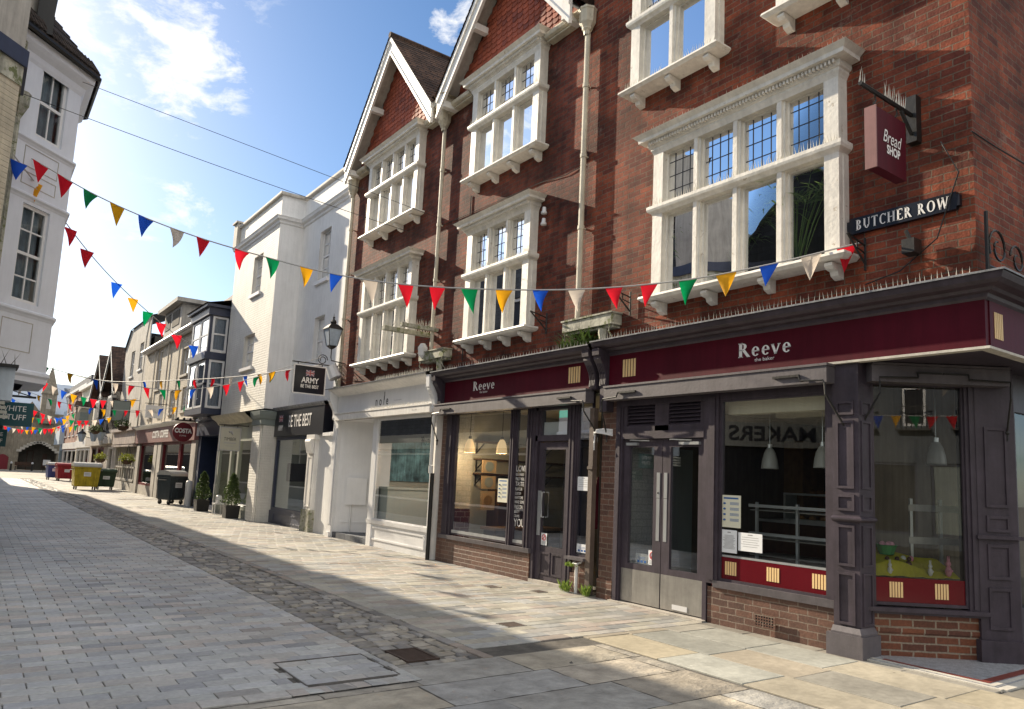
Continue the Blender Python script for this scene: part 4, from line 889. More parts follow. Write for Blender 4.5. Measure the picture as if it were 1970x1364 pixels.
    m=MB(); m.box(7.33,8.02,12.415,12.45,.0,.945); m.build('tiled_dado','darktile',GB)
    m=MB(); m.box(8.025,10.85,12.43,12.45,.0,2.94); m.build('back_wall','roomlight',GB)
    m=MB(); m.box(7.7,10.8,8.0,12.4,2.88,2.93); m.build('ceiling','ceil',GB)
shop_a()
# ------------- white nole front
def shop_nole():
    m=MB(); m.box(7.12,7.25,12.52,17.16,2.93,3.36); fa=m.build('fascia','whiteclean',NB)
    text_mb('nole',.20,FX(7.12),14.76,3.10,.004,True,squash=.80,space=1.7,bold=.003).build('lettering','darkletter',fa)
    m=MB(); m.fb(FX(7.12),14.632,14.655,3.12,3.30,.002,.0038); m.build('lettering','darkletter',fa)
    text_mb('on the square',.03,FX(7.12),14.0,3.09,.004,True,squash=1.4).build('lettering','greyletter',fa)
    m=MB(); m.sweep([(7.12,12.5),(7.12,17.3)],[(-.1,3.34),(0,3.34),(.03,3.37),(.08,3.39),(.14,3.42),(.20,3.46),(.22,3.49),(.22,3.51)]); c=m.build('cornice','white',NB)
    m=MB(); m.sweep([(7.12,12.45),(7.12,17.45)],[(.245,3.50),(.25,3.52),(.1,3.56),(-.13,3.62)]); m.build('flashing','lead',c)
    m=MB(); spike_row(m,FX(7.05),12.6,15.0,3.54,.02,h=.12,step=.02); spike_row(m,FX(7.05),12.6,15.0,3.54,-.06,h=.12,step=.022); m.build('bird_spikes','spikes',c)
    m=MB(); spike_row(m,FX(7.10),12.6,15.2,2.93,.03,h=.09,step=.03,jit=.5); m.build('bird_spikes','spikes',fa)
    m=MB(); m.box(7.03,7.16,12.50,17.12,2.76,2.90); m.box(7.015,7.16,12.48,17.14,2.903,2.925); m.build('awning_box','white',NB)
    text_mb('the nole',.035,FX(7.03),13.1,2.83,.004,True,squash=1.3).build('lettering','greyletter',fa)
    m=MB(); console(m,12.43,z0=2.78,z1=3.46,x=7.12,w=.12); m.build('console_bracket','whiteclean',NB)
    m=MB(); console(m,17.26,z0=2.78,z1=3.46,x=7.12,w=.14); m.build('console_bracket','whiteclean',NB)
    m=MB(); m.box(7.15,7.3,17.12,17.40,0,2.8); m.box(7.12,7.15,17.16,17.36,.0,.12); m.box(7.135,7.15,17.19,17.33,.3,2.6); m.build('pilaster','whiteclean',NB)
    m=MB(); m.box(7.16,7.3,12.40,12.50,0,2.8); m.build('pilaster','white',NB)
    m=MB(); m.tube([(7.10,12.43,2.75),(7.10,12.43,1.75)],.035,8); m.tube([(7.10,12.43,1.74),(7.10,12.43,1.60)],.045,8); m.build('downpipe','white',NB)
    m=MB(); m.tube([(7.12,12.40,1.6),(7.12,12.40,.0)],.04,8); m.build('downpipe','black',NB)
    wf=FX(7.22)
    m=MB(); m.fb(wf,15.03,15.24,0.0,2.78,-.1,.03); m.fb(wf,12.5,12.62,.53,2.78,-.08,.02); m.fb(wf,12.62,15.03,2.72,2.78,-.08,.02); frame(m,wf,12.62,15.03,.56,2.72,.03,-.02,.015); w=m.build('shop_window','whiteclean',NB)
    m=MB(); m.fq(wf,12.63,15.02,.57,2.72,0); m.build('pane','glass',w)
    m=MB(); m.sweep([(7.22,15.26),(7.22,12.5)],[(-.05,.56),(.05,.55),(.09,.53),(.09,.50),(.05,.48),(-.04,.48)][::-1],closed=True); m.build('sill','whiteclean',w)
    m=MB(); m.fb(wf,12.5,15.24,0,.48,-.08,.0); frame(m,wf,12.72,15.1,.14,.42,.035,0,.018); m.build('stall_riser','whiteclean',NB)
    m=MB(); m.fb(wf,12.66,15.0,2.20,2.70,-.045,-.03); m.build('blind','blind',w)
    # recessed entrance
    m=MB(); P=wf.p
    m.quad(P(15.24,.1,0),P(15.24,.1,-1.1),P(15.24,2.76,-1.1),P(15.24,2.76,0)); m.quad(P(17.13,.1,0),P(16.6,.1,-1.1),P(16.6,2.76,-1.1),P(17.13,2.76,0)); m.quad(P(15.24,.1,-1.1),P(16.6,.1,-1.1),P(16.6,2.76,-1.1),P(15.24,2.76,-1.1)); m.quad(P(15.24,2.76,0),P(17.13,2.76,0),P(16.6,2.76,-1.1),P(15.24,2.76,-1.1)); r=m.build('recess','whiteclean',NB)
    ff=F(*wf.p(17.13,0,0)[:2],0,0,0,0); a=Vector(wf.p(17.13,0,0)); c=Vector(wf.p(16.6,0,-1.1)); d=(c-a).normalized(); nn=Vector((-d.y,d.x,0)); 
    if nn.y>0: nn=-nn
    ff=F(a.x,a.y,d.x,d.y,nn.x,nn.y)
    m=MB(); frame(m,ff,.10,.95,.35,1.75,.03,0,.015); frame(m,ff,.10,.95,2.0,2.6,.03,0,.015); m.build('wall_moulding','whiteclean',r)
    m=MB(); m.fb(ff,.25,.72,.78,1.42,.0,.12); m.tube([ff.p(.38,.78,.05),ff.p(.38,.1,.05)],.02,6); m.tube([ff.p(.72,1.3,.05),ff.p(.98,1.3,.05),ff.p(.98,2.6,.05)],.018,6); m.build('meter_box','whiteclean',r)
    m=MB(); m.box(7.20,8.35,15.24,17.13,-.01,.13); m.build('entrance_step','slate',NB)
    m=MB(); room(m,FX(7.25),12.5,15.2,.0,2.8,-.04,-3.2); m.build('interior','roomlight',NB)
    m=MB(); m.box(7.4,8.9,14.75,15.15,0,1.22); m.box(7.36,8.95,14.70,15.15,1.22,1.27); m.build('counter','roompale',NB)
    m=MB(); m.box(7.62,8.75,15.12,15.16,1.40,2.30); m.build('wall_print',paint('blue_green_print',(.25,.48,.55),rough=.8,var=.9,scale=3.2,bump=0),NB)
    m=MB(); m.box(7.30,7.60,15.10,15.16,1.27,2.35); m.build('wall_cupboard','paper',NB)
shop_nole()
def plain_sun_globe(x,y,z,lab):
    t=thing('pendant_lamp',lab,'lamp',(x,y,z)); m=MB(); m.ball((x,y,z),.13,12); m.build('globe','bulbdim',t,smooth=True); pl=bpy.data.lights.new('lamp_light','POINT'); pl.energy=16; pl.color=(1,.85,.68); pl.shadow_soft_size=.12; po=bpy.data.objects.new('lamp_light',pl); COL.objects.link(po); po.location=(.15,.15,-.2); po.parent=t; m=MB(); m.tube([(x,y,z+.12),(x,y,2.75)],.006,5); m.build('cord','black',t)
plain_sun_globe(7.95,13.62,1.98,'round orange globe lamp hanging in the middle of the white shop window')
plain_sun_globe(7.95,12.72,2.02,'round orange globe lamp hanging at the right edge of the white shop window')
# pendants in the bakery windows
MT['litshade']=emit('lit_frosted_shade',(.95,.66,.34),.55)
def pendant(x,y,z,lab,lit,ztop=2.9):
    t=thing('pendant_lamp',lab,'lamp',(x,y,z),'bell-shaped pendant lamps in the bakery windows')
    m=MB(); m.lathe((x,y,z),[(.03,.20),(.045,.19),(.075,.13),(.095,.05),(.105,-.04),(.108,-.06),(.10,-.06),(.095,-.03)],14); m.build('lamp_shade','shade' if not lit else 'litshade',t,smooth=True)
    m=MB(); m.tube([(x,y,z+.18),(x,y,ztop-.02)],.006,5); m.lathe((x,y,ztop-.05),[(.0,.05),(.05,.05),(.05,.03),(.0,.0)],10); m.lathe((x,y,z),[(.0,.26),(.03,.25),(.03,.19)],8); m.build('cord','black' if lit else 'chrome',t)
    if lit:
        m=MB(); m.ball((x,y,z-.0),.045,8); m.build('bulb','bulb',t)
        pl=bpy.data.lights.new('lamp_light','POINT'); pl.energy=11; pl.color=(1,.72,.42); pl.shadow_soft_size=.06; po=bpy.data.objects.new('lamp_light',pl); COL.objects.link(po); po.location=(0,0,-.14); po.parent=t
pendant(7.67,12.0,2.08,'lit bell pendant lamp nearest the white tiled wall of the narrow bakery',True)
pendant(8.02,11.44,2.08,'lit bell pendant lamp beside the mullion of the narrow bakery window',True)
pendant(8.25,5.83,1.90,'unlit silver bell pendant lamp in the middle of the big bakery window',False,2.72)
pendant(8.25,5.10,1.92,'unlit silver bell pendant lamp at the right edge of the big bakery window',False,2.72)
pendant(8.9,4.1,2.0,'unlit silver bell pendant lamp behind the canted corner window',False,2.9)
# bakery furniture
t=thing('display_rack','metal and glass display rack inside the big bakery window','display rack',(7.9,5.1,0))
for y in (4.45,5.15,5.7): m=MB(); m.box(7.80,7.83,y-.015,y+.015,.0,1.42); m.build('upright','chrome',t)
for z in (1.36,1.03): m=MB(); m.box(7.77,7.80,4.36,5.79,z,z+.035); m.build('rail','chrome',t)
for z in (1.33,1.0,.80): m=MB(); m.box(7.80,8.3,4.36,5.79,z-.012,z); m.build('shelf','steel',t)
t=thing('display_rack','metal and glass display rack behind the canted corner window','display rack',(8.5,4.0,0))
cfi=F(7.4,4.05,.797,-.604,-.604,-.797)
for u in (.62,.93): m=MB(); m.fb(cfi,u,u+.03,.0,1.55,-.5,-.47); m.build('upright','chrome',t)
for z in (1.42,1.08): m=MB(); m.fb(cfi,.6,1.2,z,z+.07,-.47,-.46); m.build('rail','steel',t)
# things deeper inside the corner bakery
t=thing('menu_board','dark menu board with pale lines high on the back wall of the corner bakery','menu board',(11.9,6.6,1.9)); m=MB(); m.box(11.85,11.95,5.7,7.4,1.55,2.25); m.build('board','signblack',t); m=MB()
for k in range(5):
    for q in (5.85,6.7): m.box(11.84,11.85,q,q+random.uniform(.35,.6),1.65+k*.11,1.67+k*.11)
m.build('lettering','greyletter',t)
t=thing('bread_rack','tall rack with brown loaves at the back of the corner bakery','rack',(11.4,7.3,0)); 
for z in (.9,1.2,1.5): m=MB(); m.box(11.1,11.5,6.6,7.4,z,z+.03); m.build('shelf','wood',t)
m=MB()
for z in (.93,1.23,1.53):
    for k in range(5): m.ball((11.25,6.7+k*.15,z+.05),.065,8,.7)
m.build('loaves','bread',t)
single((lambda m:(m.box(11.0,11.6,7.15,7.5,0,2.4),m)[1])(MB()),'wooden_partition','wood',(11.3,7.3,0),'warm brown wooden partition deep inside the corner bakery','partition')
single((lambda m:(m.box(8.6,8.66,7.0,7.06,0,2.7),m)[1])(MB()),'red_post','red',(8.63,7.03,0),'thin dark red steel post inside the corner bakery','post')
t=thing('glass_cabinet','glass fronted cake cabinet on the counter of the corner bakery','cabinet',(10.2,6,1.1)); m=MB(); frame(m,FX(9.96),4.9,6.8,1.14,1.55,.03,-.3,0); m.build('frame','chrome',t); m=MB()
for k in range(10): m.ball((10.15,5.0+k*.18,1.19),.06,8,.7)
m.build('cakes','bread',t); m=MB(); m.fq(FX(9.965),4.93,6.77,1.17,1.52,0); m.build('pane','glass',t)
t=thing('bread_shelves','dark wooden shelves on pale back wall of the narrow bakery','shelves',(8.9,12.4,0))
m=MB()
for z in (1.90,1.62,2.24): m.box(8.04,10.3,12.12,12.42,z,z+.03)
m.build('shelf','darkwood',t); m=MB()
for x in (8.10,8.95,9.8):
    for z in (1.90,1.62,2.24): m.tube([(x,12.42,z-.2),(x,12.16,z-.02)],.014,5); m.box(x-.01,x+.01,12.40,12.42,z-.22,z)
m.build('shelf_bracket','black',t)
for i,(z,hh) in enumerate(((1.66,.24),(1.35,.25),(.95,.36))):
    t=thing('tray_card',('square card with a round dark disc on the upper bakery shelf','square card with a round dark disc just below the bakery shelf','plain tan card with a faint disc standing lowest in the bakery')[i],'card',(8.2,12.10,z)); m=MB(); m.box(8.04,8.36,12.08,12.11,z,z+hh); m.build('card','darkbeige',t); m=MB(); m.tube([(8.20,12.072,z+hh/2),(8.20,12.08,z+hh/2)],.10,16); m.build('disc','signgrey' if i<2 else 'wood',t)
t=thing('wooden_chest','dark brown wooden chest at the back of the narrow bakery','chest',(8.7,12.2,.9)); m=MB(); m.box(8.40,9.3,12.0,12.4,.62,1.36); m.build('body','darkwood',t); m=MB(); m.box(8.40,9.3,11.985,12.0,1.0,1.03); m.build('edge_strip','black',t)
t=thing('shop_counter','dark bakery counter with a pale wooden top','counter',(8.6,11.7,0)); m=MB(); m.box(8.05,9.6,11.55,11.95,0,.60); m.build('base','darkwood',t); m=MB(); m.box(8.0,9.65,11.5,12.0,.60,.65); m.build('counter_top','wood',t)
t=thing('shop_counter','tall dark serving counter deep inside the corner bakery','counter',(10.2,5.5,0)); m=MB(); m.box(10,10.6,4.5,7.2,0,1.1); m.build('base','darkwood',t); m=MB(); m.box(9.95,10.65,4.45,7.25,1.1,1.14); m.build('counter_top','chrome',t)
single((lambda m:(m.box(11.5,12.0,4.5,6.0,.0,2.0),m)[1])(MB()),'fridge','roomlight',(11.75,5.2,0),'tall pale cabinet at the back of the corner bakery','cabinet')
single((lambda m:(m.lathe((7.62,8.25,.9),[(.09,.75),(.12,.6),(.16,.2),(.17,0)],10),m)[1])(MB()),'red_apron','maroon',(7.62,8.25,.9),'dark red cloth hanging behind the narrow side window of the bakery','cloth')
# easter display behind the canted window
def rabbit(x,y,z,s,mat,lab):
    t=thing('toy_rabbit',lab,'toy rabbit',(x,y,z)); m=MB(); m.ball((x,y,z+.055*s),.032*s,8,1.7); m.ball((x,y,z+.125*s),.026*s,8,1.1); m.tube([(x-.012*s,y,z+.14*s),(x-.018*s,y,z+.2*s)],.009*s,6,.004*s); m.tube([(x+.012*s,y,z+.14*s),(x+.02*s,y,z+.2*s)],.009*s,6,.004*s)
    m.ball((x-.028*s,y-.02*s,z+.06*s),.011*s,6); m.ball((x+.028*s,y-.02*s,z+.06*s),.011*s,6); m.build('rabbit_body',mat,t,smooth=True)
m=MB(); c2=cfi; n=14
vs=[];
for i in range(n+1):
    for j in range(5):
        u=.03+.87*i/n; o=-.06-.11*j; z=(.775 if j<1 else .79+.035*j)*1+ (.10*max(0,1-abs(u-.3)/.38) if j>=1 else 0)+random.uniform(-.006,.006); vs.append(c2.p(u,z,o))
m.add(vs,[(i*5+j,i*5+j+1,(i+1)*5+j+1,(i+1)*5+j) for i in range(n) for j in range(4)])
single(m,'display_cloth','yellowcloth',(7.8,3.9,.78),'yellow cloth spread under the easter toys in the corner window','cloth')
for u,o,s,mt,lb in ((.22,-.09,.75,'plasticw','small white toy rabbit leaning at the left of the yellow cloth'),(.62,-.09,.8,'plasticw','white toy rabbit on the right half of the yellow cloth'),(.80,-.09,1.05,'pink','tall pink toy rabbit at the right end of the yellow cloth')):
    p=cfi.p(u,.785,o); rabbit(p[0],p[1],p[2],s,mt,lb)
for i,u in enumerate((.24,.34,.46)):
    p=cfi.p(u,.85,-.20); t=thing('chocolate_figure',('leftmost brown chocolate figure on the yellow cloth','middle brown chocolate figure on the yellow cloth','rightmost brown chocolate figure on the yellow cloth')[i],'chocolate',p,'chocolate figures in the corner window'); m=MB(); m.ball((p[0],p[1],p[2]+.03),.035,8,1.1); m.ball((p[0]+.01,p[1],p[2]+.085),.024,8); m.build('figure_body','choc',t,smooth=True)
p=cfi.p(.30,.965,-.33); t=thing('toy_basket','small green basket of coloured eggs above the yellow cloth','basket',p); m=MB(); m.lathe(p,[(.001,0),(.07,0),(.10,.09),(.11,.10)],12); m.build('basket','greenp',t); m=MB(); 
for k in range(5): m.ball((p[0]+.05*math.cos(k*1.3),p[1]+.05*math.sin(k*1.3),p[2]+.10),.028,6,1.2)
m.build('eggs','pink',t)
for i,(u,mt) in enumerate(((.16,'plasticw'),(.47,'plasticw'),(.55,'pink'))):
    p=cfi.p(u,.93,-.33); t=MB(); t.ball(p,.028,8,1.1); single(t,'toy_egg',mt,p,('white egg left of the green basket','white egg right of the green basket','pink egg right of the green basket')[i],'egg','eggs beside the green basket',smooth=True)
# notices on the glass
def notice(ff,u0,u1,z0,z1,o,lab,kind,back='paper',rows=6,flipc=None):
    c=ff.p((u0+u1)/2,(z0+z1)/2,o); t=thing('window_notice',lab,'notice',c)
    m=MB(); m.fb(ff,u0,u1,z0,z1,o,o+.003); m.build('sheet',back,t); m=MB(); w=u1-u0; h=z1-z0
    if kind=='text':
        m.fb(ff,u0+w*.4,u0+w*.6,z1-h*.13,z1-h*.08,o+.003,o+.004)
        for k in range(rows): z=z1-h*(.24+.62*k/rows); a=random.uniform(.1,.22); m.fb(ff,u0+w*a,u1-w*a,z-h*.012,z+h*.010,o+.003,o+.004)
        m.build('print','greyletter',t)
    elif kind=='poster':
        m.fb(ff,u0+w*.12,u1-w*.12,z1-h*.12,z1-h*.07,o+.003,o+.004)
        for k in range(4):
            z=z1-h*(.26+.17*k)
            for q in range(3): m.fb(ff,u0+w*.10,u1-w*.45,z-h*(.03-.03*q)-.002,z-h*(.03-.03*q)+.003,o+.003,o+.004)
            m.ball(ff.p(u1-w*.18,z,o+.004),w*.07,6,.6)
        m.build('print','blueprint',t)
    elif kind=='nosmoke':
        uc=(u0+u1)/2; zc=z1-h*.36; r=w*.3
        pts=[ff.p(uc+r*math.cos(a),zc+r*math.sin(a),o+.005) for a in [2*math.pi*k/20 for k in range(21)]]; m.tube(pts,w*.045,5); m.tube([ff.p(uc-r*.7,zc+r*.7,o+.005),ff.p(uc+r*.7,zc-r*.7,o+.005)],w*.04,5)
        m.build('symbol','red',t); m=MB()
        for k in range(3): m.fb(ff,u0+w*.12,u1-w*.12,z0+h*(.08+.09*k),z0+h*(.12+.09*k),o+.003,o+.004)
        m.build('print','greyletter',t)
    elif kind=='icons':
        for k in range(3): a=u0+w*(.14+.27*k); m.fb(ff,a,a+w*.18,z0+h*.12,z0+h*.36,o+.003,o+.004)
        for k in range(2): m.fb(ff,u0+w*.2,u1-w*.2,z0+h*(.5+.13*k),z0+h*(.53+.13*k),o+.003,o+.004)
        m.build('print','blueprint',t)
g3=FX(7.262)
notice(g3,5.51,5.785,1.12,1.49,.006,'cream-edged social distancing poster in the big bakery window','poster','cream2')
notice(g3,5.56,5.78,.83,1.09,.006,'portrait white notice below the cream-edged poster','text',rows=12)
notice(g3,5.22,5.54,.87,1.075,.006,'landscape white notice right of the portrait one','text',rows=5)
notice(FX(7.285),6.97,7.19,.54,.67,.002,'landscape sticker of small pictograms low on the double door','icons')
notice(FX(7.285),6.81,6.96,.545,.73,.004,'no smoking sign on the steel-plated double door','nosmoke')
notice(FX(7.27),10.14,10.42,1.17,1.56,.003,'pale instruction poster right in the wide narrow-bakery pane','poster','cream2')
notice(FX(7.27),8.12,8.40,1.44,1.64,.003,'landscape white notice in the tall side window','text',rows=4)
notice(FX(7.27),8.13,8.36,.56,.68,.003,'pictogram sticker low in the tall side window','icons')
notice(FX(7.315),9.10,9.24,.58,.76,.012,'no smoking sign low on the single bakery door','nosmoke')
# palms in the big upstairs window
def palm(x,y,z,h,lab,seed):
    rnd=random.Random(seed); t=thing('potted_palm',lab,'potted palm',(x,y,z),'potted palms behind the wide upstairs window')
    m=MB(); m.lathe((x,y,z),[(.001,0),(.15,0),(.20,.14),(.21,.16),(.19,.16)],12); m.build('pot','pot',t,smooth=True); m=MB()
    for k in range(26):
        a=rnd.uniform(0,6.28); l=h*rnd.uniform(.55,1.0); lean=rnd.uniform(.08,.42)*h; top=Vector((x+math.cos(a)*lean*.25,y+math.sin(a)*lean,z+.15+l*.72)); base=Vector((x+rnd.uniform(-.05,.05),y+rnd.uniform(-.05,.05),z+.13))
        m.tube([base,(base+top)/2+Vector((0,0,.08)),top],.006,4,.004)
        nl=9
        for j in range(nl):
            b=(j/(nl-1)-.5)*2.6+a; d=Vector((math.cos(b)*.5,math.sin(b),rnd.uniform(-.1,.5))).normalized(); L=.30*h*rnd.uniform(.6,1); s=d.cross(Vector((0,0,1))).normalized()*.013
            e=top+d*L-Vector((0,0,L*.28)); mid=top+d*L*.5
            m.add([tuple(top),tuple(mid+s),tuple(e),tuple(mid-s)],[(0,1,2,3)])
    m.build('fronds','palm',t)
palm(7.50,4.95,4.02,1.45,'tallest potted palm, nearest the right post of the wide window',1)
palm(7.52,5.75,4.02,1.05,'potted palm in a grey bowl in the third light of the wide window',2)
palm(7.5,6.30,4.02,1.1,'dark potted palm behind the second light of the wide window',3)
palm(7.46,6.72,4.02,1.1,'spiky potted palm in the leftmost light of the wide window',4)
# ------------- signs and fittings on the brick front
t=thing('street_sign','black street name plate reading BUTCHER ROW on red brick','sign',(7.2,3.6,4.33)); sf=FX(7.2)
m=MB(); u0,u1,z0,z1=3.05,4.16,4.25,4.42
c=.03; m.poly(sf,[(u0+c,z0),(u1-c,z0),(u1-c,z0+c),(u1,z0+c),(u1,z1-c),(u1-c,z1-c),(u1-c,z1),(u0+c,z1),(u0+c,z1-c),(u0,z1-c),(u0,z0+c),(u0+c,z0+c)],-.05,.0); m.build('plate','signblack',t)
serif_mb('BUTCHER ROW',.112,sf,3.60,4.335,.004,True,track=.09,width=.92).build('lettering','lettering',t)
t=thing('hanging_sign','dark red hanging board reading Bread Shop above the street name','sign',(6.6,3.42,4.8)); y0=3.40
m=MB(); m.box(6.40,6.93,y0,y0+.10,4.54,5.12); m.build('board','maroon',t)
m=MB(); m.box(6.385,6.399,y0-.005,y0+.105,4.53,5.13); m.build('board_edge','costafascia',t)
text_mb('Bread',.13,FY(y0),6.66,4.87,.006,shear=.35,squash=.75).build('lettering','lettering',t); text_mb('SHOP',.085,FY(y0),6.69,4.75,.006,squash=.8,bold=.004).build('lettering','lettering',t)
m=MB(); m.tube([(6.22,y0+.05,5.30),(7.2,y0+.05,5.30)],.022,6); m.box(7.15,7.25,y0+.0,y0+.10,5.02,5.50); m.tube([(7.15,y0+.05,5.1),(6.95,y0+.05,5.28)],.02,6)
for x in (6.47,6.86): m.tube([(x,y0+.05,5.28),(x+.02,y0+.05,5.22),(x-.02,y0+.05,5.17),(x,y0+.05,5.12)],.010,5)
m.build('bracket','black',t); m=MB(); spike_row(m,F(6.2,y0+.05,1,0,0,-1),.0,.12,5.3,0,h=.16,step=.03); spike_row(m,F(6.2,y0+.05,1,0,0,-1),.45,.85,5.32,0,h=.15,step=.028); m.build('bird_spikes','spikes',t)
def lattice(y,z,lab):
    t=thing('wall_bracket',lab,'bracket',(7.25,y,z)); m=MB(); m.tube([(7.21,y,z-.18),(7.21,y,z+.16)],.014,6); m.tube([(7.21,y,z+.08),(6.88,y,z+.14)],.010,5); m.tube([(7.21,y,z-.12),(6.88,y,z+.14)],.012,5); m.tube([(7.21,y,z-.0),(7.06,y,z+.03),(7.06,y,z+.10)],.008,5); m.build('arm','black',t)
lattice(9.22,4.05,'thin black iron triangular bracket right of the lower three-light window'); lattice(7.35,4.06,'thin black iron triangular bracket above the right bakery end of the lead trough'); lattice(3.97,4.02,'small black iron bracket below the street name plate')
for i,z in enumerate((5.93,5.74)):
    m=MB(); m.lathe((7.17,9.35,z),[(.001,.07),(.03,.06),(.035,.0),(.05,-.02),(.05,-.05),(.03,-.06),(.001,-.06)],10); single(m,'insulator','plasticw',(7.17,9.35,z),('upper white ceramic insulator on brick beside the three-light window','lower white ceramic insulator on brick beside the three-light window')[i],'insulator',smooth=True)
t=thing('spiked_beam','pair of horizontal white beams topped with bird spikes beside the lower four-light window','beam',(6.8,12.9,4.35)); m=MB(); m.box(6.20,7.25,12.96,13.08,4.30,4.38); m.box(6.45,7.25,12.72,12.82,4.38,4.45); m.build('beam','creamdirty',t); m=MB()
for a,b_,c_,z in ((6.22,7.2,13.02,4.38),(6.47,7.2,12.77,4.45)): spike_row(m,F(0,c_,1,0,0,-1),a,b_,z,0,h=.16,step=.035); spike_row(m,F(0,c_,1,0,0,-1),a,b_,z,.04,h=.13,step=.04,jit=.5)
m.build('bird_spikes','spikes',t)
t=thing('wall_lamp','small white hexagonal lamp below the spiked beams','lamp',(7.05,12.95,4.0)); m=MB(); m.lathe((7.05,12.95,4.0),[(.02,-.16),(.09,-.10),(.11,.05),(.05,.14),(.001,.15)],6); m.build('lantern','plasticw',t)
m=MB(); m.tube([(7.05,12.95,3.95),(7.25,12.95,3.85)],.02,5); m.build('arm','black',t)
t=thing('floodlight','white floodlight at the left end of the nole front','floodlight',(6.98,17.1,3.9)); m=MB(); m.tube([(6.88,17.2,4.06),(6.98,17.1,3.78)],.13,10,.16); m.build('lamp_head','plasticw',t); m=MB(); m.tube([(6.98,17.1,3.8),(7.05,17.1,3.55)],.03,6); m.box(6.98,7.12,17.0,17.2,3.50,3.58); m.build('stand','creamdirty',t)
m=MB(); m.tube([(7.20,3.2,4.95),(7.2,3.05,4.6),(7.18,3.25,4.0),(7.17,3.6,3.75),(7.17,3.95,3.68)],.007,5); m.tube([(7.2,2.93,4.96),(7.6,2.9,4.93),(8.6,2.9,4.97)],.008,5)
single(m,'power_cable','black',(7.2,3.2,4.6),'thin cable drooping over brick corner beside the street name plate','cable')
t=thing('scroll_bracket','black wrought iron scroll bracket on the dark side wall','bracket',(7.5,2.9,3.95)); m=MB(); yb=2.88
m.tube([(7.32,yb,3.55),(7.32,yb,4.2)],.018,6); m.tube([(7.32,yb,3.68),(8.8,yb,3.72)],.02,6)
def spiral(cx,cz,r,t0,turns,sg=1): return [(cx+sg*r*(1-.7*i/24)*math.cos(t0+turns*6.28*i/24),yb,cz+r*(1-.7*i/24)*math.sin(t0+turns*6.28*i/24)) for i in range(25)]
m.tube(spiral(7.56,3.90,.2,3.6,-1.3),.011,5); m.tube(spiral(7.98,3.87,.16,3.0,-1.2),.011,5); m.build('scrollwork','black',t)
t=thing('floodlight','small black floodlight on brick left of the corner under the sign','lamp',(7.15,3.45,3.95)); m=MB(); m.box(7.05,7.2,3.40,3.52,3.88,4.02); m.tube([(7.12,3.46,4.0),(7.1,3.5,4.12)],.02,6); m.build('lamp_head','black',t)
# spikes on lead flashing of bakery
t=MB(); spike_row(t,FX(7.0),2.9,7.7,3.53,0,h=.11,step=.05,jit=.08); spike_row(t,FX(7.0),8.0,12.1,3.50,0,h=.10,step=.07,jit=.08); t.build('bird_spikes','spikes',CB)
m=MB()
for k in range(5): m.tube([(7.14,7.93,2.22+k*.012),(7.10,7.84,2.30-k*.01),(7.13,7.72,2.31-k*.016),(7.19,7.60,2.30-k*.02)],.009,5)
m.tube([(7.15,7.92,2.25),(7.12,7.90,2.12),(7.15,7.93,2.02)],.012,5); m.build('cable','plasticw',CB)
m=MB(); m.tube([(7.235,12.95,6.6),(7.235,12.2,6.56),(7.235,9.6,6.50),(7.23,8.9,6.42),(7.235,8.5,6.45)],.007,4); m.tube([(7.235,11.75,6.9),(7.235,11.75,3.7)],.010,4); m.build('cable','black',GB)
# weeds and fern
def weedtuft(x,y,n,h,lab,cat='weed',mat='weed',z=0.0,spread=.08,nm='weed_tuft'):
    m=MB(); rnd=random.Random(int(x*100+y*7))
    for _ in range(n):
        a=rnd.uniform(0,6.28); l=h*rnd.uniform(.4,1); b=Vector((x+rnd.uniform(-spread,spread)*.4,y+rnd.uniform(-spread,spread),z)); e=b+Vector((math.cos(a)*spread*.9,math.sin(a)*spread,l)); s=Vector((-math.sin(a),math.cos(a),0))*.012; mid=(b+e)/2+Vector((0,0,l*.15))
        m.add([tuple(b),tuple(mid+s),tuple(e),tuple(mid-s)],[(0,1,2,3)])
    return single(m,nm,mat,(x,y,z),lab,cat)
weedtuft(7.12,8.40,55,.18,'bright green weeds left of the white waste pipe'); weedtuft(7.12,7.98,50,.18,'bright green weeds at the foot of the bakery downpipe'); weedtuft(7.10,8.3,30,.09,'small yellow-green weeds under the side window sill',z=.36)
weedtuft(7.14,8.35,160,.26,'dark green fern growing under the lead trough','fern','fern',3.52,.30,'fern')
# ------------- white rendered building (recess + projecting block)
WB=thing('white_building','white rendered building with a projecting sunlit front block and parapet','building',(8.5,22,0))
rf=FX(7.58); pf=FX(6.85); hr=[(19.70,20.50,6.92,8.42),(19.68,20.42,4.50,5.86)]; hp=[(23.42,24.35,7.05,8.32),(23.55,24.65,4.68,5.75)]
m=MB(); facade(m,rf,17.62,22.0,3.2,9.75,hr,.16); m.build('recessed_wall','render',WB)
m=MB(); facade(m,pf,22.0,26.6,3.28,9.85,hp,.16); m.build('front_wall','renderb',WB)
m=MB(); m.quad((6.85,22.0,3.28),(7.7,22.0,3.28),(7.7,22.0,9.85),(6.85,22.0,9.85)); m.quad((6.85,26.6,0),(14,26.6,0),(14,26.6,9.85),(6.85,26.6,9.85)); m.quad((14,17.6,0),(14,26.6,0),(14,26.6,9.8),(14,17.6,9.8)); m.quad((6.85,22,9.6),(14,22,9.6),(14,26.6,9.6),(6.85,26.6,9.6)); m.quad((7.58,17.6,9.6),(14,17.6,9.6),(14,22,9.6),(7.58,22,9.6)); m.quad((7.25,17.6,9.0),(14,17.6,9.0),(14,17.6,9.75),(7.25,17.6,9.75)); m.build('side_wall','render',WB)
for h_ in hr: sash(WB,rf,*h_,cols=2,rows=2,reveal=.16,curt=False)
for h_ in hp: sash(WB,pf,*h_,cols=2,rows=2,reveal=.16)
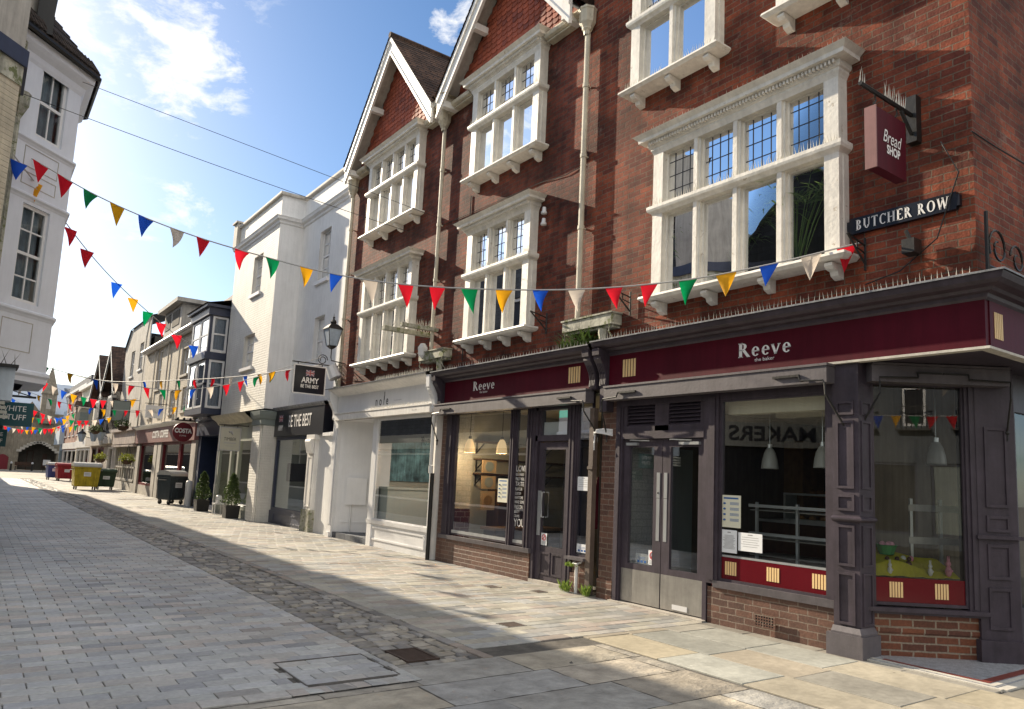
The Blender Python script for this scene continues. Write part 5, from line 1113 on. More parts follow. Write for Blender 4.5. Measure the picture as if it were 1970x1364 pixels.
m=MB(); pth=[(7.58,17.66),(7.58,22.0),(6.85,22.0),(6.85,26.62)]
m.sweep(pth,[(0,8.90),(.04,8.93),(.05,8.99),(.12,9.03),(.14,9.09),(.16,9.12),(0,9.14)]); m.build('cornice','render',WB)
m=MB(); m.sweep(pth,[(-.2,9.8),(.07,9.8),(.08,9.83),(.07,9.9),(-.25,9.92)]); m.box(6.72,7.1,26.3,26.72,9.1,10.0); m.box(6.66,7.15,26.24,26.78,10.0,10.06); m.build('parapet_coping','stonetrim',WB)
m=MB(); m.box(7.45,7.6,17.64,17.98,3.3,9.4); m.sweep([(7.45,17.60),(7.45,18.02)],[(0,8.5),(.06,8.6),(.12,8.75),(.12,8.85),(0,8.86)]); m.build('end_pilaster','render',WB)
m=MB(); room(m,rf,19.5,20.7,4.4,8.6,-.2,-1.6); room(m,pf,23.3,24.8,4.6,8.5,-.2,-1.6); m.build('interior','room',WB)
# army recruiting front
m=MB(); af=FX(7.18); m.box(7.18,7.58,18.15,21.9,2.47,3.22); m.build('fascia','signblack',WB)
text_mb('BE THE BEST',.34,af,19.85,2.86,.006,True,squash=.66,bold=.005).build('lettering','lettering',WB)
text_mb('ARMY',.15,af,21.35,2.70,.006,True,squash=.7,bold=.01).build('lettering','lettering',WB)
def union_flag(b,ff,u,z,w,h,o,flip):
    s=-1 if flip else 1; m=MB(); m.fb(ff,u-w/2,u+w/2,z-h/2,z+h/2,o,o+.002); m.build('flag_ground',paint('flag_blue',(.07,.07,.16),bump=0,var=.1),b)
    def band(m,p,q,t,oo):
        d=Vector((q[0]-p[0],q[1]-p[1])); d.normalize(); nx,nz=-d.y*t/2,d.x*t/2; m.poly(ff,[(u+s*(p[0]+nx),z+p[1]+nz),(u+s*(p[0]-nx),z+p[1]-nz),(u+s*(q[0]-nx),z+q[1]-nz),(u+s*(q[0]+nx),z+q[1]+nz)],o,oo)
    m=MB(); W2,H2=w/2,h/2; band(m,(-W2*.95,-H2*.9),(W2*.95,H2*.9),h*.17,o+.003); band(m,(-W2*.95,H2*.9),(W2*.95,-H2*.9),h*.17,o+.0032); band(m,(-W2,0),(W2,0),h*.32,o+.0036); band(m,(0,-H2),(0,H2),h*.32,o+.0038); m.build('flag_white',paint('flag_greyred_white',(.55,.42,.42),bump=0,var=.1),b)
    m=MB(); band(m,(-W2,0),(W2,0),h*.17,o+.005); band(m,(0,-H2),(0,H2),h*.17,o+.0052); m.build('flag_red',paint('flag_red',(.38,.07,.08),bump=0,var=.1),b)
union_flag(WB,af,21.35,2.98,.32,.2,.004,True)
m=MB(); m.sweep([(7.18,18.10),(7.18,22.0)],[(-.1,3.22),(0,3.22),(.04,3.26),(.06,3.31),(-.4,3.40)]); m.build('fascia_capping','lead',WB)
m=MB(); m.box(7.25,7.6,17.64,18.5,0,2.52); m.box(7.18,7.58,17.64,18.15,2.42,2.5); m.build('shop_wall','render',WB)
m=MB(); m.box(7.14,7.34,18.5,18.98,.55,2.40); frame(m,FX(7.14),18.58,18.9,.62,1.9,.03,0,.015); m.box(7.10,7.34,18.46,19.02,2.34,2.46); m.poly(F(7.14,18.56,-1,0,0,1),[(0,1.98),(.05,1.98),(.09,2.15),(.12,2.28),(.10,2.34),(0,2.34)],0,.36); m.build('pilaster','white',WB)
m=MB(); m.box(7.10,7.36,18.46,19.02,0,.55); m.build('pilaster_base','creamdirty',WB)
wf=FX(7.30)
m=MB(); frame(m,wf,19.05,21.84,.36,2.46,.09,-.03,.05); m.fb(wf,19.0,21.9,.0,.36,-.1,.07); frame(m,wf,19.3,21.5,.06,.30,.03,.07,.085); w=m.build('shop_window','bluegrey',WB)
m=MB(); m.fq(wf,19.1,21.8,.42,2.4,0); m.build('pane','glass',w)
m=MB(); room(m,wf,19.0,21.9,.0,2.5,-.05,-2.2); m.build('interior','roompale',WB)
m=MB(); m.box(7.25,8.0,18.98,22,-.01,.012); m.build('threshold','slate',WB)
t=thing('television','black flat television hanging inside the army office window','television',(7.9,21.4,1.45)); m=MB(); m.box(7.5,8.2,21.4,21.45,1.20,1.72); m.build('screen','signblack',t); m=MB(); m.tube([(7.85,21.43,1.72),(7.85,21.43,2.48)],.025,6); m.build('pole','plasticw',t)
t=thing('flower_pot','white trough with a red plant inside the army office window','plant pot',(7.65,19.55,.5)); m=MB(); m.box(7.55,7.75,19.35,19.8,.45,.62); m.build('pot','plasticw',t); m=MB(); leaves(m,60,lambda:(7.65+random.uniform(-.06,.06),19.57+random.uniform(-.12,.12),.68+random.uniform(0,.5)),.10); m.build('foliage','red',t)
# estate-agent style front under the projecting block
m=MB(); m.box(6.80,6.95,22.0,22.72,0,2.78); m.box(6.86,7.5,21.92,22.0,0,2.78); m.build('pillar','renderb',WB)
m=MB(); m.sweep([(7.5,21.92),(6.80,21.92),(6.80,22.74)],[(0,2.78),(.03,2.80),(.03,2.95),(.06,2.98),(.10,3.08),(.12,3.20),(.0,3.22)]); m.build('pillar_capital','signgrey',WB)
m=MB(); m.sweep([(6.82,22.74),(6.82,26.6)],[(0,2.9),(.05,2.95),(.10,3.02),(.25,3.12),(.3,3.2),(-.1,3.3)]); m.build('shop_cornice','cream',WB)
m=MB(); m.fb(FX(6.92),22.72,26.6,2.35,3.0,-.05,.03); m.fb(FX(6.92),22.72,26.6,0,.35,-.05,.03)
for u in (22.72,24.15,24.95,26.4): m.fb(FX(6.92),u,u+.18,.35,2.35,-.05,.05)
m.fb(FX(6.92),24.33,24.95,.0,.5,-.05,.02); w=m.build('shop_front','sage',WB); m=MB(); m.fq(FX(6.92),22.8,26.5,.35,2.35,0); m.build('pane','glass',w)
m=MB(); room(m,FX(6.95),22.4,26.5,0,2.9,-.05,-2.5); m.build('interior','roomlight',WB)
m=MB(); m.tube([(7.5,17.85,6.3),(7.5,17.85,2.6)],.025,6); m.build('downpipe','costared',WB)
# hanging signs
def hang_sign(x0,x1,y,z0,z1,lab,mat,border=None,arm=True,th=.05,wallx=7.25):
    t=thing('hanging_sign',lab,'sign',((x0+x1)/2,y,(z0+z1)/2)); m=MB(); m.box(x0,x1,y,y+th,z0,z1); m.build('board',mat,t)
    if border: m=MB(); frame(m,FY(y),x0-.01,x1+.01,z0-.01,z1+.01,.03,.001,.012); m.build('board_edge',border,t)
    if arm: m=MB(); m.tube([(x0-.05,y+th/2,z1+.07),(wallx,y+th/2,z1+.07)],.016,6); m.tube([(x0+.1,y+th/2,z1),(x0+.1,y+th/2,z1+.07)],.012,5); m.tube([(x1-.1,y+th/2,z1),(x1-.1,y+th/2,z1+.07)],.012,5); m.build('bracket','black',t)
    return t
t=hang_sign(6.33,7.16,18.2,3.44,4.16,'black hanging sign reading ARMY BE THE BEST with a union flag','signblack','plasticw',wallx=7.6)
union_flag(t,FY(18.2),6.75,3.97,.22,.15,.004,False); text_mb('ARMY',.14,FY(18.2),6.76,3.78,.006,bold=.005,squash=.85).build('lettering','lettering',t); text_mb('BE THE BEST',.085,FY(18.2),6.76,3.63,.006,squash=.72,bold=.002).build('lettering','lettering',t)
m=MB(); m.tube([(7.05+.14*(1-.6*i/20)*math.cos(i*.5),18.22,4.36+.14*(1-.6*i/20)*math.sin(i*.5)) for i in range(21)],.012,5); m.build('scrollwork','black',t)
t=hang_sign(6.06,6.66,23.4,2.02,2.72,'pale hanging sign with a tree emblem reading TIMBER beside topiary','timbersign','greyletter',wallx=6.9)
text_mb('TIMBER',.10,FY(23.4),6.36,2.36,.004,squash=.8).build('lettering','darkletter',t); m=MB(); 
for a in (0,1.05,2.1): m.ball((6.36+.05*math.cos(a),23.395,2.54+.05*math.sin(a)),.035,8,1)
m.build('emblem','greyletter',t); m=MB(); m.fb(FY(23.4),6.18,6.54,2.23,2.26,.002,.004); m.fb(FY(23.4),6.24,6.48,2.15,2.165,.002,.004); m.build('small_print','greyletter',t)
def topiary(x,y,s,lab,seed):
    rnd=random.Random(seed); t=thing('topiary_planter',lab,'planter',(x,y,0)); m=MB(); h=.36*s; w=.2*s
    m.add([(x+a*w*k,y+b*w*k,z) for z,k in ((0,.9),(h,1.0),(h,.85),(h-.04,.85)) for a,b in ((-1,-1),(1,-1),(1,1),(-1,1))],[(i*4+j,i*4+(j+1)%4,(i+1)*4+(j+1)%4,(i+1)*4+j) for i in range(3) for j in range(4)]+[(12,13,14,15)]); m.build('planter_box','planter',t)
    m=MB(); m.tube([(x,y,h-.05),(x,y,h+.25)],.02,6); m.build('trunk','darkwood',t); m=MB(); H=.85*s
    def fn():
        k=rnd.random()**.8; r=.29*s*(1-k)**.62*(.92+.08*math.sin(15*k+seed))*(1 if k>.06 else .8); a=rnd.uniform(0,6.28); q=rnd.random()**.35; r*=1+.18*math.sin(a*3+k*11); return (x+r*q*math.cos(a),y+r*q*math.sin(a),h+.04+k*H)
    leaves(m,2600,fn,.060); m.build('crown','leaf',t)
topiary(6.62,23.55,1.05,'cone topiary in a black square planter, nearer the white pillar',1); topiary(6.60,27.0,1.05,'cone topiary in a black square planter, by the dark doorway',2)
t=thing('stool','small pale stool with glass jar between the topiary planters','stool',(6.7,25.3,0)); m=MB(); m.box(6.55,6.85,25.15,25.45,.32,.36)
for a in (6.57,6.82):
    for b_ in (25.17,25.42): m.box(a-.012,a+.012,b_-.012,b_+.012,0,.32)
m.build('stool','plasticw',t); m=MB(); m.lathe((6.7,25.3,.36),[(.08,0),(.11,.1),(.09,.22),(.05,.25)],10); m.build('jar','plasticw',t)
# street lantern
t=thing('street_lantern','black iron four-sided glass lantern on scrolled bracket beside the white pilaster','lantern',(6.88,17.25,4.7)); x,y=6.88,17.25
m=MB(); b0,b1=.10,.17
for a,c in ((-1,-1),(1,-1),(1,1),(-1,1)): m.tube([(x+a*b0,y+c*b0,4.58),(x+a*b1,y+c*b1,4.98)],.010,4)
m.add([(x+a*b0,y+c*b0,4.57) for a,c in ((-1,-1),(1,-1),(1,1),(-1,1))]+[(x+a*b0*.3,y+c*b0*.3,4.50) for a,c in ((-1,-1),(1,-1),(1,1),(-1,1))],[(i,(i+1)%4,(i+1)%4+4,i+4) for i in range(4)])
m.add([(x+a*r,y+c*r,z) for r,z in ((.19,4.98),(.19,5.0),(.10,5.10),(.06,5.12)) for a,c in ((-1,-1),(1,-1),(1,1),(-1,1))],[(k*4+i,k*4+(i+1)%4,(k+1)*4+(i+1)%4,(k+1)*4+i) for k in range(3) for i in range(4)])
m.lathe((x,y,5.12),[(.06,0),(.08,.05),(.05,.10),(.02,.13),(.03,.17),(.008,.19),(.003,.27)],8); m.build('lantern_frame','black',t)
m=MB(); 
P=[(-1,-1),(1,-1),(1,1),(-1,1)]
for i in range(4):
    a,c=P[i],P[(i+1)%4]; m.quad((x+a[0]*b0,y+a[1]*b0,4.58),(x+c[0]*b0,y+c[1]*b0,4.58),(x+c[0]*b1,y+c[1]*b1,4.98),(x+a[0]*b1,y+a[1]*b1,4.98))
m.build('glass_panes','curtain',t)
m=MB(); m.tube([(x,y,4.50),(x,y,4.30),(x+.02,y,4.22),(7.25,y,4.18)],.014,6); m.tube([(7.25,y,3.9),(7.1,y,4.0),(7.0,y,4.18)],.010,5); m.tube([(7.12+.07*(1-.6*i/16)*math.cos(i*.5),y,4.08+.07*(1-.6*i/16)*math.sin(i*.5)) for i in range(17)],.008,4); m.build('bracket','black',t)
# ------------- navy house with oriel
OB=thing('oriel_house','narrow navy blue house with a stacked oriel window and shadowed doorway','house',(8,28.3,0)); of=FX(7.0)
m=MB(); facade(m,of,26.6,30.0,0,7.5,[(26.85,29.6,.15,2.6)],.8); m.build('front_wall','navy',OB)
m=MB(); m.quad((6.9,26.62,0),(7.0,26.62,0),(7.0,26.62,7.5),(6.9,26.62,7.5)); room(m,of,26.8,29.7,.0,2.7,-.75,-2.5); m.build('interior','room',OB)
m=MB(); m.box(6.9,7.2,26.62,29.98,2.62,3.15); m.box(6.8,7.0,26.62,29.98,3.15,3.25); m.build('fascia','navy',OB)
m=MB(); m.box(6.28,7.0,27.0,29.5,3.30,3.5); m.box(6.20,7.02,26.95,29.55,5.20,5.45); m.box(6.25,7.0,27.0,29.5,4.3+.0,4.36); m.box(6.2,7.0,26.9,29.6,6.75,7.02); m.box(6.1,7.05,26.8,29.7,7.02,7.12)
for y_ in (27.0,28.2,29.4): m.box(6.28,6.38,y_,y_+.1,3.5,6.75)
m.box(6.9,7.0,27.0,27.1,3.5,6.75); m.build('oriel_frame','bluegrey',OB)
for z0,z1 in ((3.52,5.18),(5.48,6.72)):
    sf_=F(0,27.0,1,0,0,-1); m=MB(); frame(m,sf_,6.38,6.90,z0,z1,.07,-.04,.03); m.fb(sf_,6.45,6.83,(z0+z1)/2-.03,(z0+z1)/2+.03,-.03,.025); w=m.build('window','whiteclean',OB); m=MB(); m.fq(sf_,6.4,6.88,z0+.03,z1-.03,-.01); m.build('pane','glassup',w); q=curtain_mesh(sf_,6.42,6.86,z0+.05,z1-.05,-.10); q.build('curtain','curtain',w)
    ff=FX(6.30)
    for a,c in ((27.1,28.2),(28.3,29.4)): m=MB(); frame(m,ff,a,c,z0,z1,.07,-.04,.02); m.fb(ff,a+.07,c-.07,(z0+z1)/2-.03,(z0+z1)/2+.03,-.03,.015); w=m.build('window','whiteclean',OB); m=MB(); m.fq(ff,a+.03,c-.03,z0+.03,z1-.03,-.01); m.build('pane','glassup',w)
m=MB(); m.quad((6.9,26.6,7.3),(6.9,30.1,7.3),(9.4,30.1,10.2),(9.4,26.6,10.2)); m.quad((6.05,26.75,7.12),(6.05,29.75,7.12),(6.95,29.75,7.35),(6.95,26.75,7.35)); m.build('roof','tileroof',OB)
m=MB(); m.box(8.6,9.0,27.6,28.3,9.2,10.0); m.build('chimney','brickfar',OB)
m=MB(); m.tube([(6.92,26.75,7.1),(6.92,26.75,.1)],.04,6); m.build('downpipe','plasticw',OB)
# ------------- coffee shop building
CO=thing('coffee_shop_building','long cream stone-rendered building above a dusty pink coffee shop front','building',(8,36,0)); cf2=FX(7.0); hc=[]
for a,c in ((30.9,31.9),(33.0,34.2)): hc.append((a,c,5.3,6.45))
for a,c in ((31.0,31.8),(32.8,33.6),(35.0,36.0),(37.6,38.4),(40.0,40.8)): hc.append((a,c,3.75,4.75))
hc.append((38.6,39.6,4.85+.2,7.0))
m=MB(); facade(m,cf2,30.0,42.8,3.3,7.35,hc,.12); m.build('front_wall',paint('rough_cream_stone',(.62,.56,.46),rough=.9,var=.2,scale=2,bump=1.2,bscale=7,course=True),CO)
for h_ in hc: sash(CO,cf2,*h_,cols=1,rows=1,reveal=.12,sillmat='stonetrim')
m=MB(); room(m,cf2,30.1,42.7,3.6,7.2,-.2,-1.5); m.build('interior','room',CO)
m=MB(); m.quad((6.75,30,7.25),(6.75,42.8,7.25),(10,42.8,10.2),(10,30,10.2)); m.build('roof','slate',CO); m=MB(); m.tube([(6.75,30,7.2),(6.75,42.8,7.2)],.07,6); m.box(6.8,7,30,42.8,7.1,7.25); m.build('gutter','plasticw',CO)
m=MB(); m.box(6.9,8.5,34.8,38.4,7.4,8.6); m.box(6.6,10,34.5,38.7,8.6,8.78); d=m.build('dormer','greyrender',CO); m=MB(); m.fb(FX(6.9),35.2,36.6,7.7,8.4,.001,.02); m.fb(FX(6.9),37.0,38.1,7.7,8.4,.001,.02); m.build('pane','room',d)
for y_ in (34.6,36.9,39.9): m=MB(); m.tube([(6.93,y_,7.1),(6.93,y_,3.4)],.035,6); m.build('downpipe','greyrender',CO)
m=MB(); m.box(6.88,7.05,30.2,42.6,2.48,3.15); fa=m.build('fascia','costafascia',CO); m=MB(); m.sweep([(6.88,30.1),(6.88,42.7)],[(0,3.15),(.06,3.2),(.14,3.28),(.15,3.33),(-.2,3.4)]); m.build('cornice','white',CO)
text_mb('COSTA COFFEE',.32,FX(6.88),36.6,2.82,.01,True,squash=1.1,bold=.02).build('lettering','lettering',fa)
m=MB()
for u in (30.1,36.4,37.3,41.6): m.fb(cf2,u,u+.7,0,2.48,-.1,.06)
m.fb(cf2,30.1,42.3,0,.45,-.1,.0); m.build('pier','greyrender',CO)
m=MB()
for a,c in ((30.8,33.0),(33.1,36.4),(38.0,41.6)): frame(m,cf2,a,c,.45,2.48,.12,-.1,-.02)
w=m.build('shop_window','costared',CO); m=MB(); m.fq(cf2,30.8,41.6,.45,2.45,-.08); m.build('pane','glass',w); m=MB(); room(m,cf2,30.1,42.3,0,2.48,-.15,-2.5); m.build('shop_interior','room',CO)
t=thing('hanging_sign','round dark red sign reading COSTA over the coffee shop','sign',(6.4,30,2.74)); m=MB(); m.tube([(6.42,30.0,2.74),(6.42,30.08,2.74)],.36,28); m.build('board','costared',t)
text_mb('COSTA',.16,FY(30.0),6.42,2.78,.008,squash=.82,bold=.012).build('lettering','lettering',t); text_mb('COFFEE',.05,FY(30.0),6.42,2.60,.008).build('lettering','lettering',t)
m=MB(); m.tube([(6.1,30.04,3.18),(7.0,30.04,3.18)],.03,6); 
for i in range(4): m.ball((6.2+i*.22,30.04,3.24),.05,6)
m.build('bracket','black',t)
# ------------- grey house with two sash windows and onwards
GH=thing('grey_house','grey rendered house with two tall sash windows and a sloping gutter','house',(8,46,0)); gf=FX(7.1); hg=[(44.6,45.7,6.6,8.1),(47.2,48.3,6.4,7.9)]
m=MB(); facade(m,gf,42.8,50.6,0,8.3,hg+[(43.4,50.0,.5,2.5)],.12); m.add([gf.p(42.8,8.3),gf.p(50.6,8.3),gf.p(49.0,9.3),gf.p(42.8,9.3)],[(0,1,2,3)]); m.build('front_wall','greyrender',GH)
for h_ in hg: sash(GH,gf,*h_,cols=2,rows=1,reveal=.12)
m=MB(); room(m,gf,42.9,50.5,3,8.2,-.2,-1.5); room(m,gf,43,50.4,0,2.7,-.2,-2); m.build('interior','room',GH)
m=MB(); m.quad((7.0,42.8,9.3),(7.0,49.0,9.3),(8.6,47.5,9.9),(8.6,42.8,9.9)); m.quad((7.0,49,9.3),(7.0,50.7,8.25),(9.5,50.7,8.25),(9.5,49,9.3)); m.build('roof','slate',GH)
m=MB(); m.tube([(7.05,43.2,9.3),(7.0,43.4,8.2),(7.0,43.3,3.3)],.04,6); m.build('downpipe','greyrender',GH)
m=MB(); m.box(6.9,7.1,43.0,50.4,2.5,3.2); m.box(6.75,7.1,42.9,50.5,3.2,3.35); m.box(6.85,7.1,43.0,50.4,2.35,2.45); m.build('fascia',paint('dirty_pink_white',(.55,.47,.43),var=.3),GH)
m=MB()
for k in range(9): m.fb(gf,43.4+k*.74,43.52+k*.74,.5,2.5,-.1,.02)
m.fb(gf,43.4,50,.5,.62,-.1,.03); m.fb(gf,43.4,50,1.2,1.28,-.1,.02); w=m.build('shop_window','greyrender',GH); m=MB(); m.fq(gf,43.4,50,.5,2.5,-.08); m.build('pane','glass',w)
PB=thing('half_timbered_pub','dark half-timbered pub with steep gables beyond the grey house','pub',(8,56,0)); 
bf=FX(7.2); m=MB(); facade(m,bf,50.6,63,0,6.6,[(52,54,.6,2.4),(56,58.5,.6,2.4),(59.5,61.5,.6,2.4)],.15); m.build('front_wall',paint('pub_render',(.50,.44,.38),var=.4),PB)
m=MB(); room(m,bf,51,62.8,0,2.7,-.2,-2); m.box(7.3,11,50.7,62.9,2.8,6.5); m.build('interior','room',PB)
m=MB()
for yc_,hw_ in ((53.2,2.5),(58.6,3.0)):
    m.add([bf.p(yc_-hw_,6.0,.06),bf.p(yc_+hw_,6.0,.06),bf.p(yc_,8.6,.06)],[(0,1,2)])
m.build('gable_wall','greyrender',PB)
m=MB()
for yc_,hw_ in ((53.2,2.5),(58.6,3.0)):
    for k in range(-4,5): y_=yc_+k*hw_/5; m.fb(bf,y_-.07,y_+.07,3.4,6.0+2.6*(1-abs(k)/5)-.1,.065,.11)
m.fb(bf,50.8,62.8,3.3,3.5,.0,.12); m.fb(bf,50.8,62.8,5.9,6.1,.07,.13); m.build('timber','tudor',PB)
m=MB()
for yc_,hw_ in ((53.2,2.5),(58.6,3.0)):
    for s in (-1,1): m.quad((6.6,yc_+s*(hw_+.4),5.7),(11,yc_+s*(hw_+.4),5.7),(11,yc_,8.8),(6.6,yc_,8.8)); 
m.build('roof','tileroof',PB)
m=MB(); 
for yc_,hw_ in ((53.2,2.5),(58.6,3.0)):
    for s in (-1,1): m.add([(6.58,yc_+s*(hw_+.4),5.7),(6.58,yc_,8.8),(6.58,yc_,8.5),(6.58,yc_+s*(hw_+.3),5.45)],[(0,1,2,3)]); m.add([(6.66,yc_+s*(hw_+.4),5.7),(6.66,yc_,8.8),(6.66,yc_,8.5),(6.66,yc_+s*(hw_+.3),5.45)],[(0,1,2,3)])
m.build('bargeboard','white',PB)
for i,(a,c) in enumerate(((52,54),(56,58.5),(59.5,61.5))):
    m=MB(); frame(m,bf,a,c,.6,2.4,.12,-.1,.02); w=m.build('window',('white','costared','darkwood')[i],PB); m=MB(); m.fq(bf,a,c,.6,2.4,-.08); m.build('pane','glass',w)
for i,(a,c) in enumerate(((52.2,53.6),(57.6,59.4))):
    m=MB(); m.fb(bf,a,c,4.1,5.6,.06,.4); m.build('bay_window','white',PB)
    m=MB(); m.fb(bf,a+.12,c-.12,4.25,5.45,.401,.405); m.quad(bf.p(a-.001,4.25,.12),bf.p(a-.001,4.25,.34),bf.p(a-.001,5.45,.34),bf.p(a-.001,5.45,.12)); m.build('pane','blind',PB)
m=MB(); m.box(6.9,7.2,50.8,54.5,2.6,3.2); m.box(6.8,7.2,54.6,62.5,2.5,3.1); m.build('fascia',paint('pale_fascia',(.6,.55,.48),var=.3),PB)
def lowhouse(nm,lab,y0,y1,x,h,wall,roofm,n,rh=2.2,flat=False,cat='house'):
    b=thing(nm,lab,cat,(x+1,(y0+y1)/2,0)); ff=FX(x); hs=[]; w=(y1-y0)/n
    for i in range(n):
        for z in ([3.9] if h<7.5 else [3.8,6.2]): hs.append((y0+w*(i+.3),y0+w*(i+.7),z,z+1.4))
    hs.append((y0+.6,y1-.6,.5,2.4)); m=MB(); facade(m,ff,y0,y1,0,h,hs,.12); m.quad(ff.p(y0,0),ff.p(y0,0,-5),ff.p(y0,h,-5),ff.p(y0,h)); m.build('front_wall',wall,b)
    for a in hs[:-1]: sash(b,ff,*a,cols=2,rows=2,reveal=.12)
    a=hs[-1]; m=MB(); frame(m,ff,*a,.12,-.1,.02)
    for k in range(1,4): u=a[0]+(a[1]-a[0])*k/4; m.fb(ff,u-.06,u+.06,.5,2.4,-.1,.0)
    wn=m.build('shop_window','white',b); m=MB(); m.fq(ff,*a,-.08); m.build('pane','glass',wn); m=MB(); room(m,ff,y0+.1,y1-.1,0.02,h-.2,-.2,-1.8); m.build('interior','room',b)
    m=MB(); m.fb(ff,y0+.2,y1-.2,2.5,3.1,0,.12); m.build('fascia','white',b)
    m=MB(); m.fb(ff,y0-.1,y1+.1,h,h+.25,-.3,.3); m.build('cornice','white',b)
    m=MB(); m.quad((x-.2,y0,h+.25),(x-.2,y1,h+.25),(x+3,y1,h+rh),(x+3,y0,h+rh)) if not flat else m.fb(ff,y0,y1,h+.25,h+1.0,-.3,-.02); m.build('roof',roofm,b)
    return b
lowhouse('shop_house','pale cream three-storey shop house beyond the half-timbered pub',63,75,7.5,7.4,'cream','tileroof',4)
lowhouse('shop_house','red brick shop house with white cornice near the end of the street',75,92,8.0,8.0,'brickfar','slate',5,flat=True)
b=thing('shop_house','low pale blue shop with a projecting boxed upper floor at the street end','house',(9.2,97,0)); m=MB(); m.box(8.3,12,92,99,0,6.8); m.build('front_wall','paleblue',b); m=MB(); m.box(7.6,8.3,92.5,98,3.0,5.0); m.build('boxed_floor','paleblue',b); m=MB(); m.box(8.25,8.3,93,98,.4,2.4); m.quad((8.4,92.0-.01,.4),(10.5,91.99,.4),(10.5,91.99,2.5),(8.4,91.99,2.5)); m.build('window','signgrey',b); m=MB(); m.quad((8,91.8,6.8),(12,91.8,6.8),(12,99,9.5),(8,99,9.5)); m.build('roof','slate',b)
# stone building at the far end
CH=thing('stone_church','old stone church front with an arched doorway and pinnacle closing the street','church',(5,104,0)); ch=FY(104)
m=MB(); 
def arch(cx,w,z1,n=12): return [(cx-w+2*w*i/n, z1+ w*.55*math.sin(math.pi*i/n)) for i in range(n+1)]
A_=arch(6.6,1.9,2.1)
# wall with an arched opening
pts=[(-6,0),(4.7,0)]+A_+[(8.5,0),(14,0),(14,6.4),(-6,6.4)]
m.add([ch.p(u,z,0) for u,z in pts],[tuple(range(len(pts)))]); m.add([ch.p(u,z,0) for u,z in [(4.7,0)]+A_+[(8.5,0)]]+[ch.p(u,z,-2) for u,z in [(4.7,0)]+A_+[(8.5,0)]],[(i,i+1,i+1+len(A_)+2,i+len(A_)+2) for i in range(len(A_)+1)]); m.fb(ch,-6,14,6.4,6.7,-.3,.15)
m.add([ch.p(4.2,6.4,.02),ch.p(6.6,6.4,.02),ch.p(5.4,8.0,.02)],[(0,1,2)]); m.build('front_wall','stone',CH)
m=MB(); m.add([ch.p(u,z,-2) for u,z in ((4.5,0),(8.7,0),(8.7,3.4),(4.5,3.4))],[(0,1,2,3)]); m.build('doorway_back','room',CH); m=MB(); frame(m,ch,5.6,6.3,0,2.3,.1,-1.95,-1.9); m.fb(ch,7.2,7.7,.3,2.0,-1.95,-1.9); m.build('door','darkwood',CH)
m=MB(); m.add([ch.p(u,z,.03) for u,z in [(2.6,0),(2.6,1.4)]+arch(3.2,.6,1.4)+[(3.8,1.4),(3.8,0)]],[tuple(range(17))]); m.build('arched_window','costared',CH)
m=MB(); 
for i in range(13): 
    a=A_[i]; m.fb(ch,a[0]-.25,a[0]+.25,a[1],a[1]+.28,.0,.10)
m.build('arch_moulding','stonetrim',CH)
m=MB(); m.quad(ch.p(-6,6.6,.1),ch.p(14,6.6,.1),ch.p(14,11,-8),ch.p(-6,11,-8)); m.build('roof',paint('pale_lead_roof',(.55,.60,.66),rough=.6,var=.1,scale=.8),CH)
m=MB(); c_=(7.0,103.7); m.box(c_[0]-.75,c_[0]+.75,103,104.4,5.5,9.0); m.add([(c_[0]-.85,102.9,9.0),(c_[0]+.85,102.9,9.0),(c_[0]+.85,104.5,9.0),(c_[0]-.85,104.5,9.0),(c_[0],103.7,12.4)],[(0,1,4),(1,2,4),(2,3,4),(3,0,4)]); m.build('pinnacle','stone',CH); m=MB(); m.box(6.75,7.25,102.95,102.99,7.2,8.5); m.build('pinnacle_window','stonetrim',CH)
# ================================================================== LEFT SIDE
LB=thing('canted_bay_house','white rendered house with tall canted bay and sash windows at the left edge','house',(-2,15.5,0))
ax,ay,bx,by=.10,14.18,.92,15.0; s2=math.sqrt(.5); cl=F(ax,ay,s2,s2,s2,-s2); L=math.hypot(bx-ax,by-ay)
hw=[(.24*L,.74*L,6.86,8.10),(.20*L,.70*L,4.06,5.68)]
m=MB(); facade(m,cl,-.9,L,2.78,8.25,hw,.09); ff1=F(bx,by,0,1,1,0); facade(m,ff1,0,1.7,2.78,8.25,[(.25,1.45,6.86,8.1),(.25,1.45,4.06,5.68)],.09); m.quad((bx,by+1.7,2.78),(.1,by+2.5,2.78),(.1,by+2.5,8.25),(bx,by+1.7,8.25)); m.build('bay_wall','whitecool',LB)
m=MB(); pth=[(ax-.9*s2,ay-.9*s2),(bx,by),(bx,by+1.7),(.1,by+2.5)][::-1]
for z in (6.75,5.83,3.93):
    m.sweep(pth,[(0,z-.10),(.02,z-.06),(.05,z-.03),(.05,z),(0,z+.03)])
m.sweep(pth,[(0,8.0),(.03,8.06),(.05,8.14),(.12,8.2),(.17,8.25),(.19,8.36),(0,8.38)])
m.sweep(pth,[(.0,2.98),(.05,2.95),(.06,2.90),(.02,2.86),(.02,2.78),(-.3,2.76)]); m.build('string_moulding','whitecool',LB)
m=MB()
for a,c,z0,z1 in ((.12,.85,6.28,6.62),(.12,.85,5.98,6.2),(.12,.75,3.25,3.75)): frame(m,cl,a,c,z0,z1,.012,0,.006)
m.build('panel_moulding','greyrender',LB)
for h_ in hw: sash(LB,cl,*h_,cols=2,rows=1 if h_[2]>6 else 2,reveal=.09,sill=False,pane='glassleft',curt=True)
for h_ in ((.25,1.45,6.86,8.1),(.25,1.45,4.06,5.68)): sash(LB,ff1,*h_,cols=2,rows=2,reveal=.09,sill=False)
m=MB()
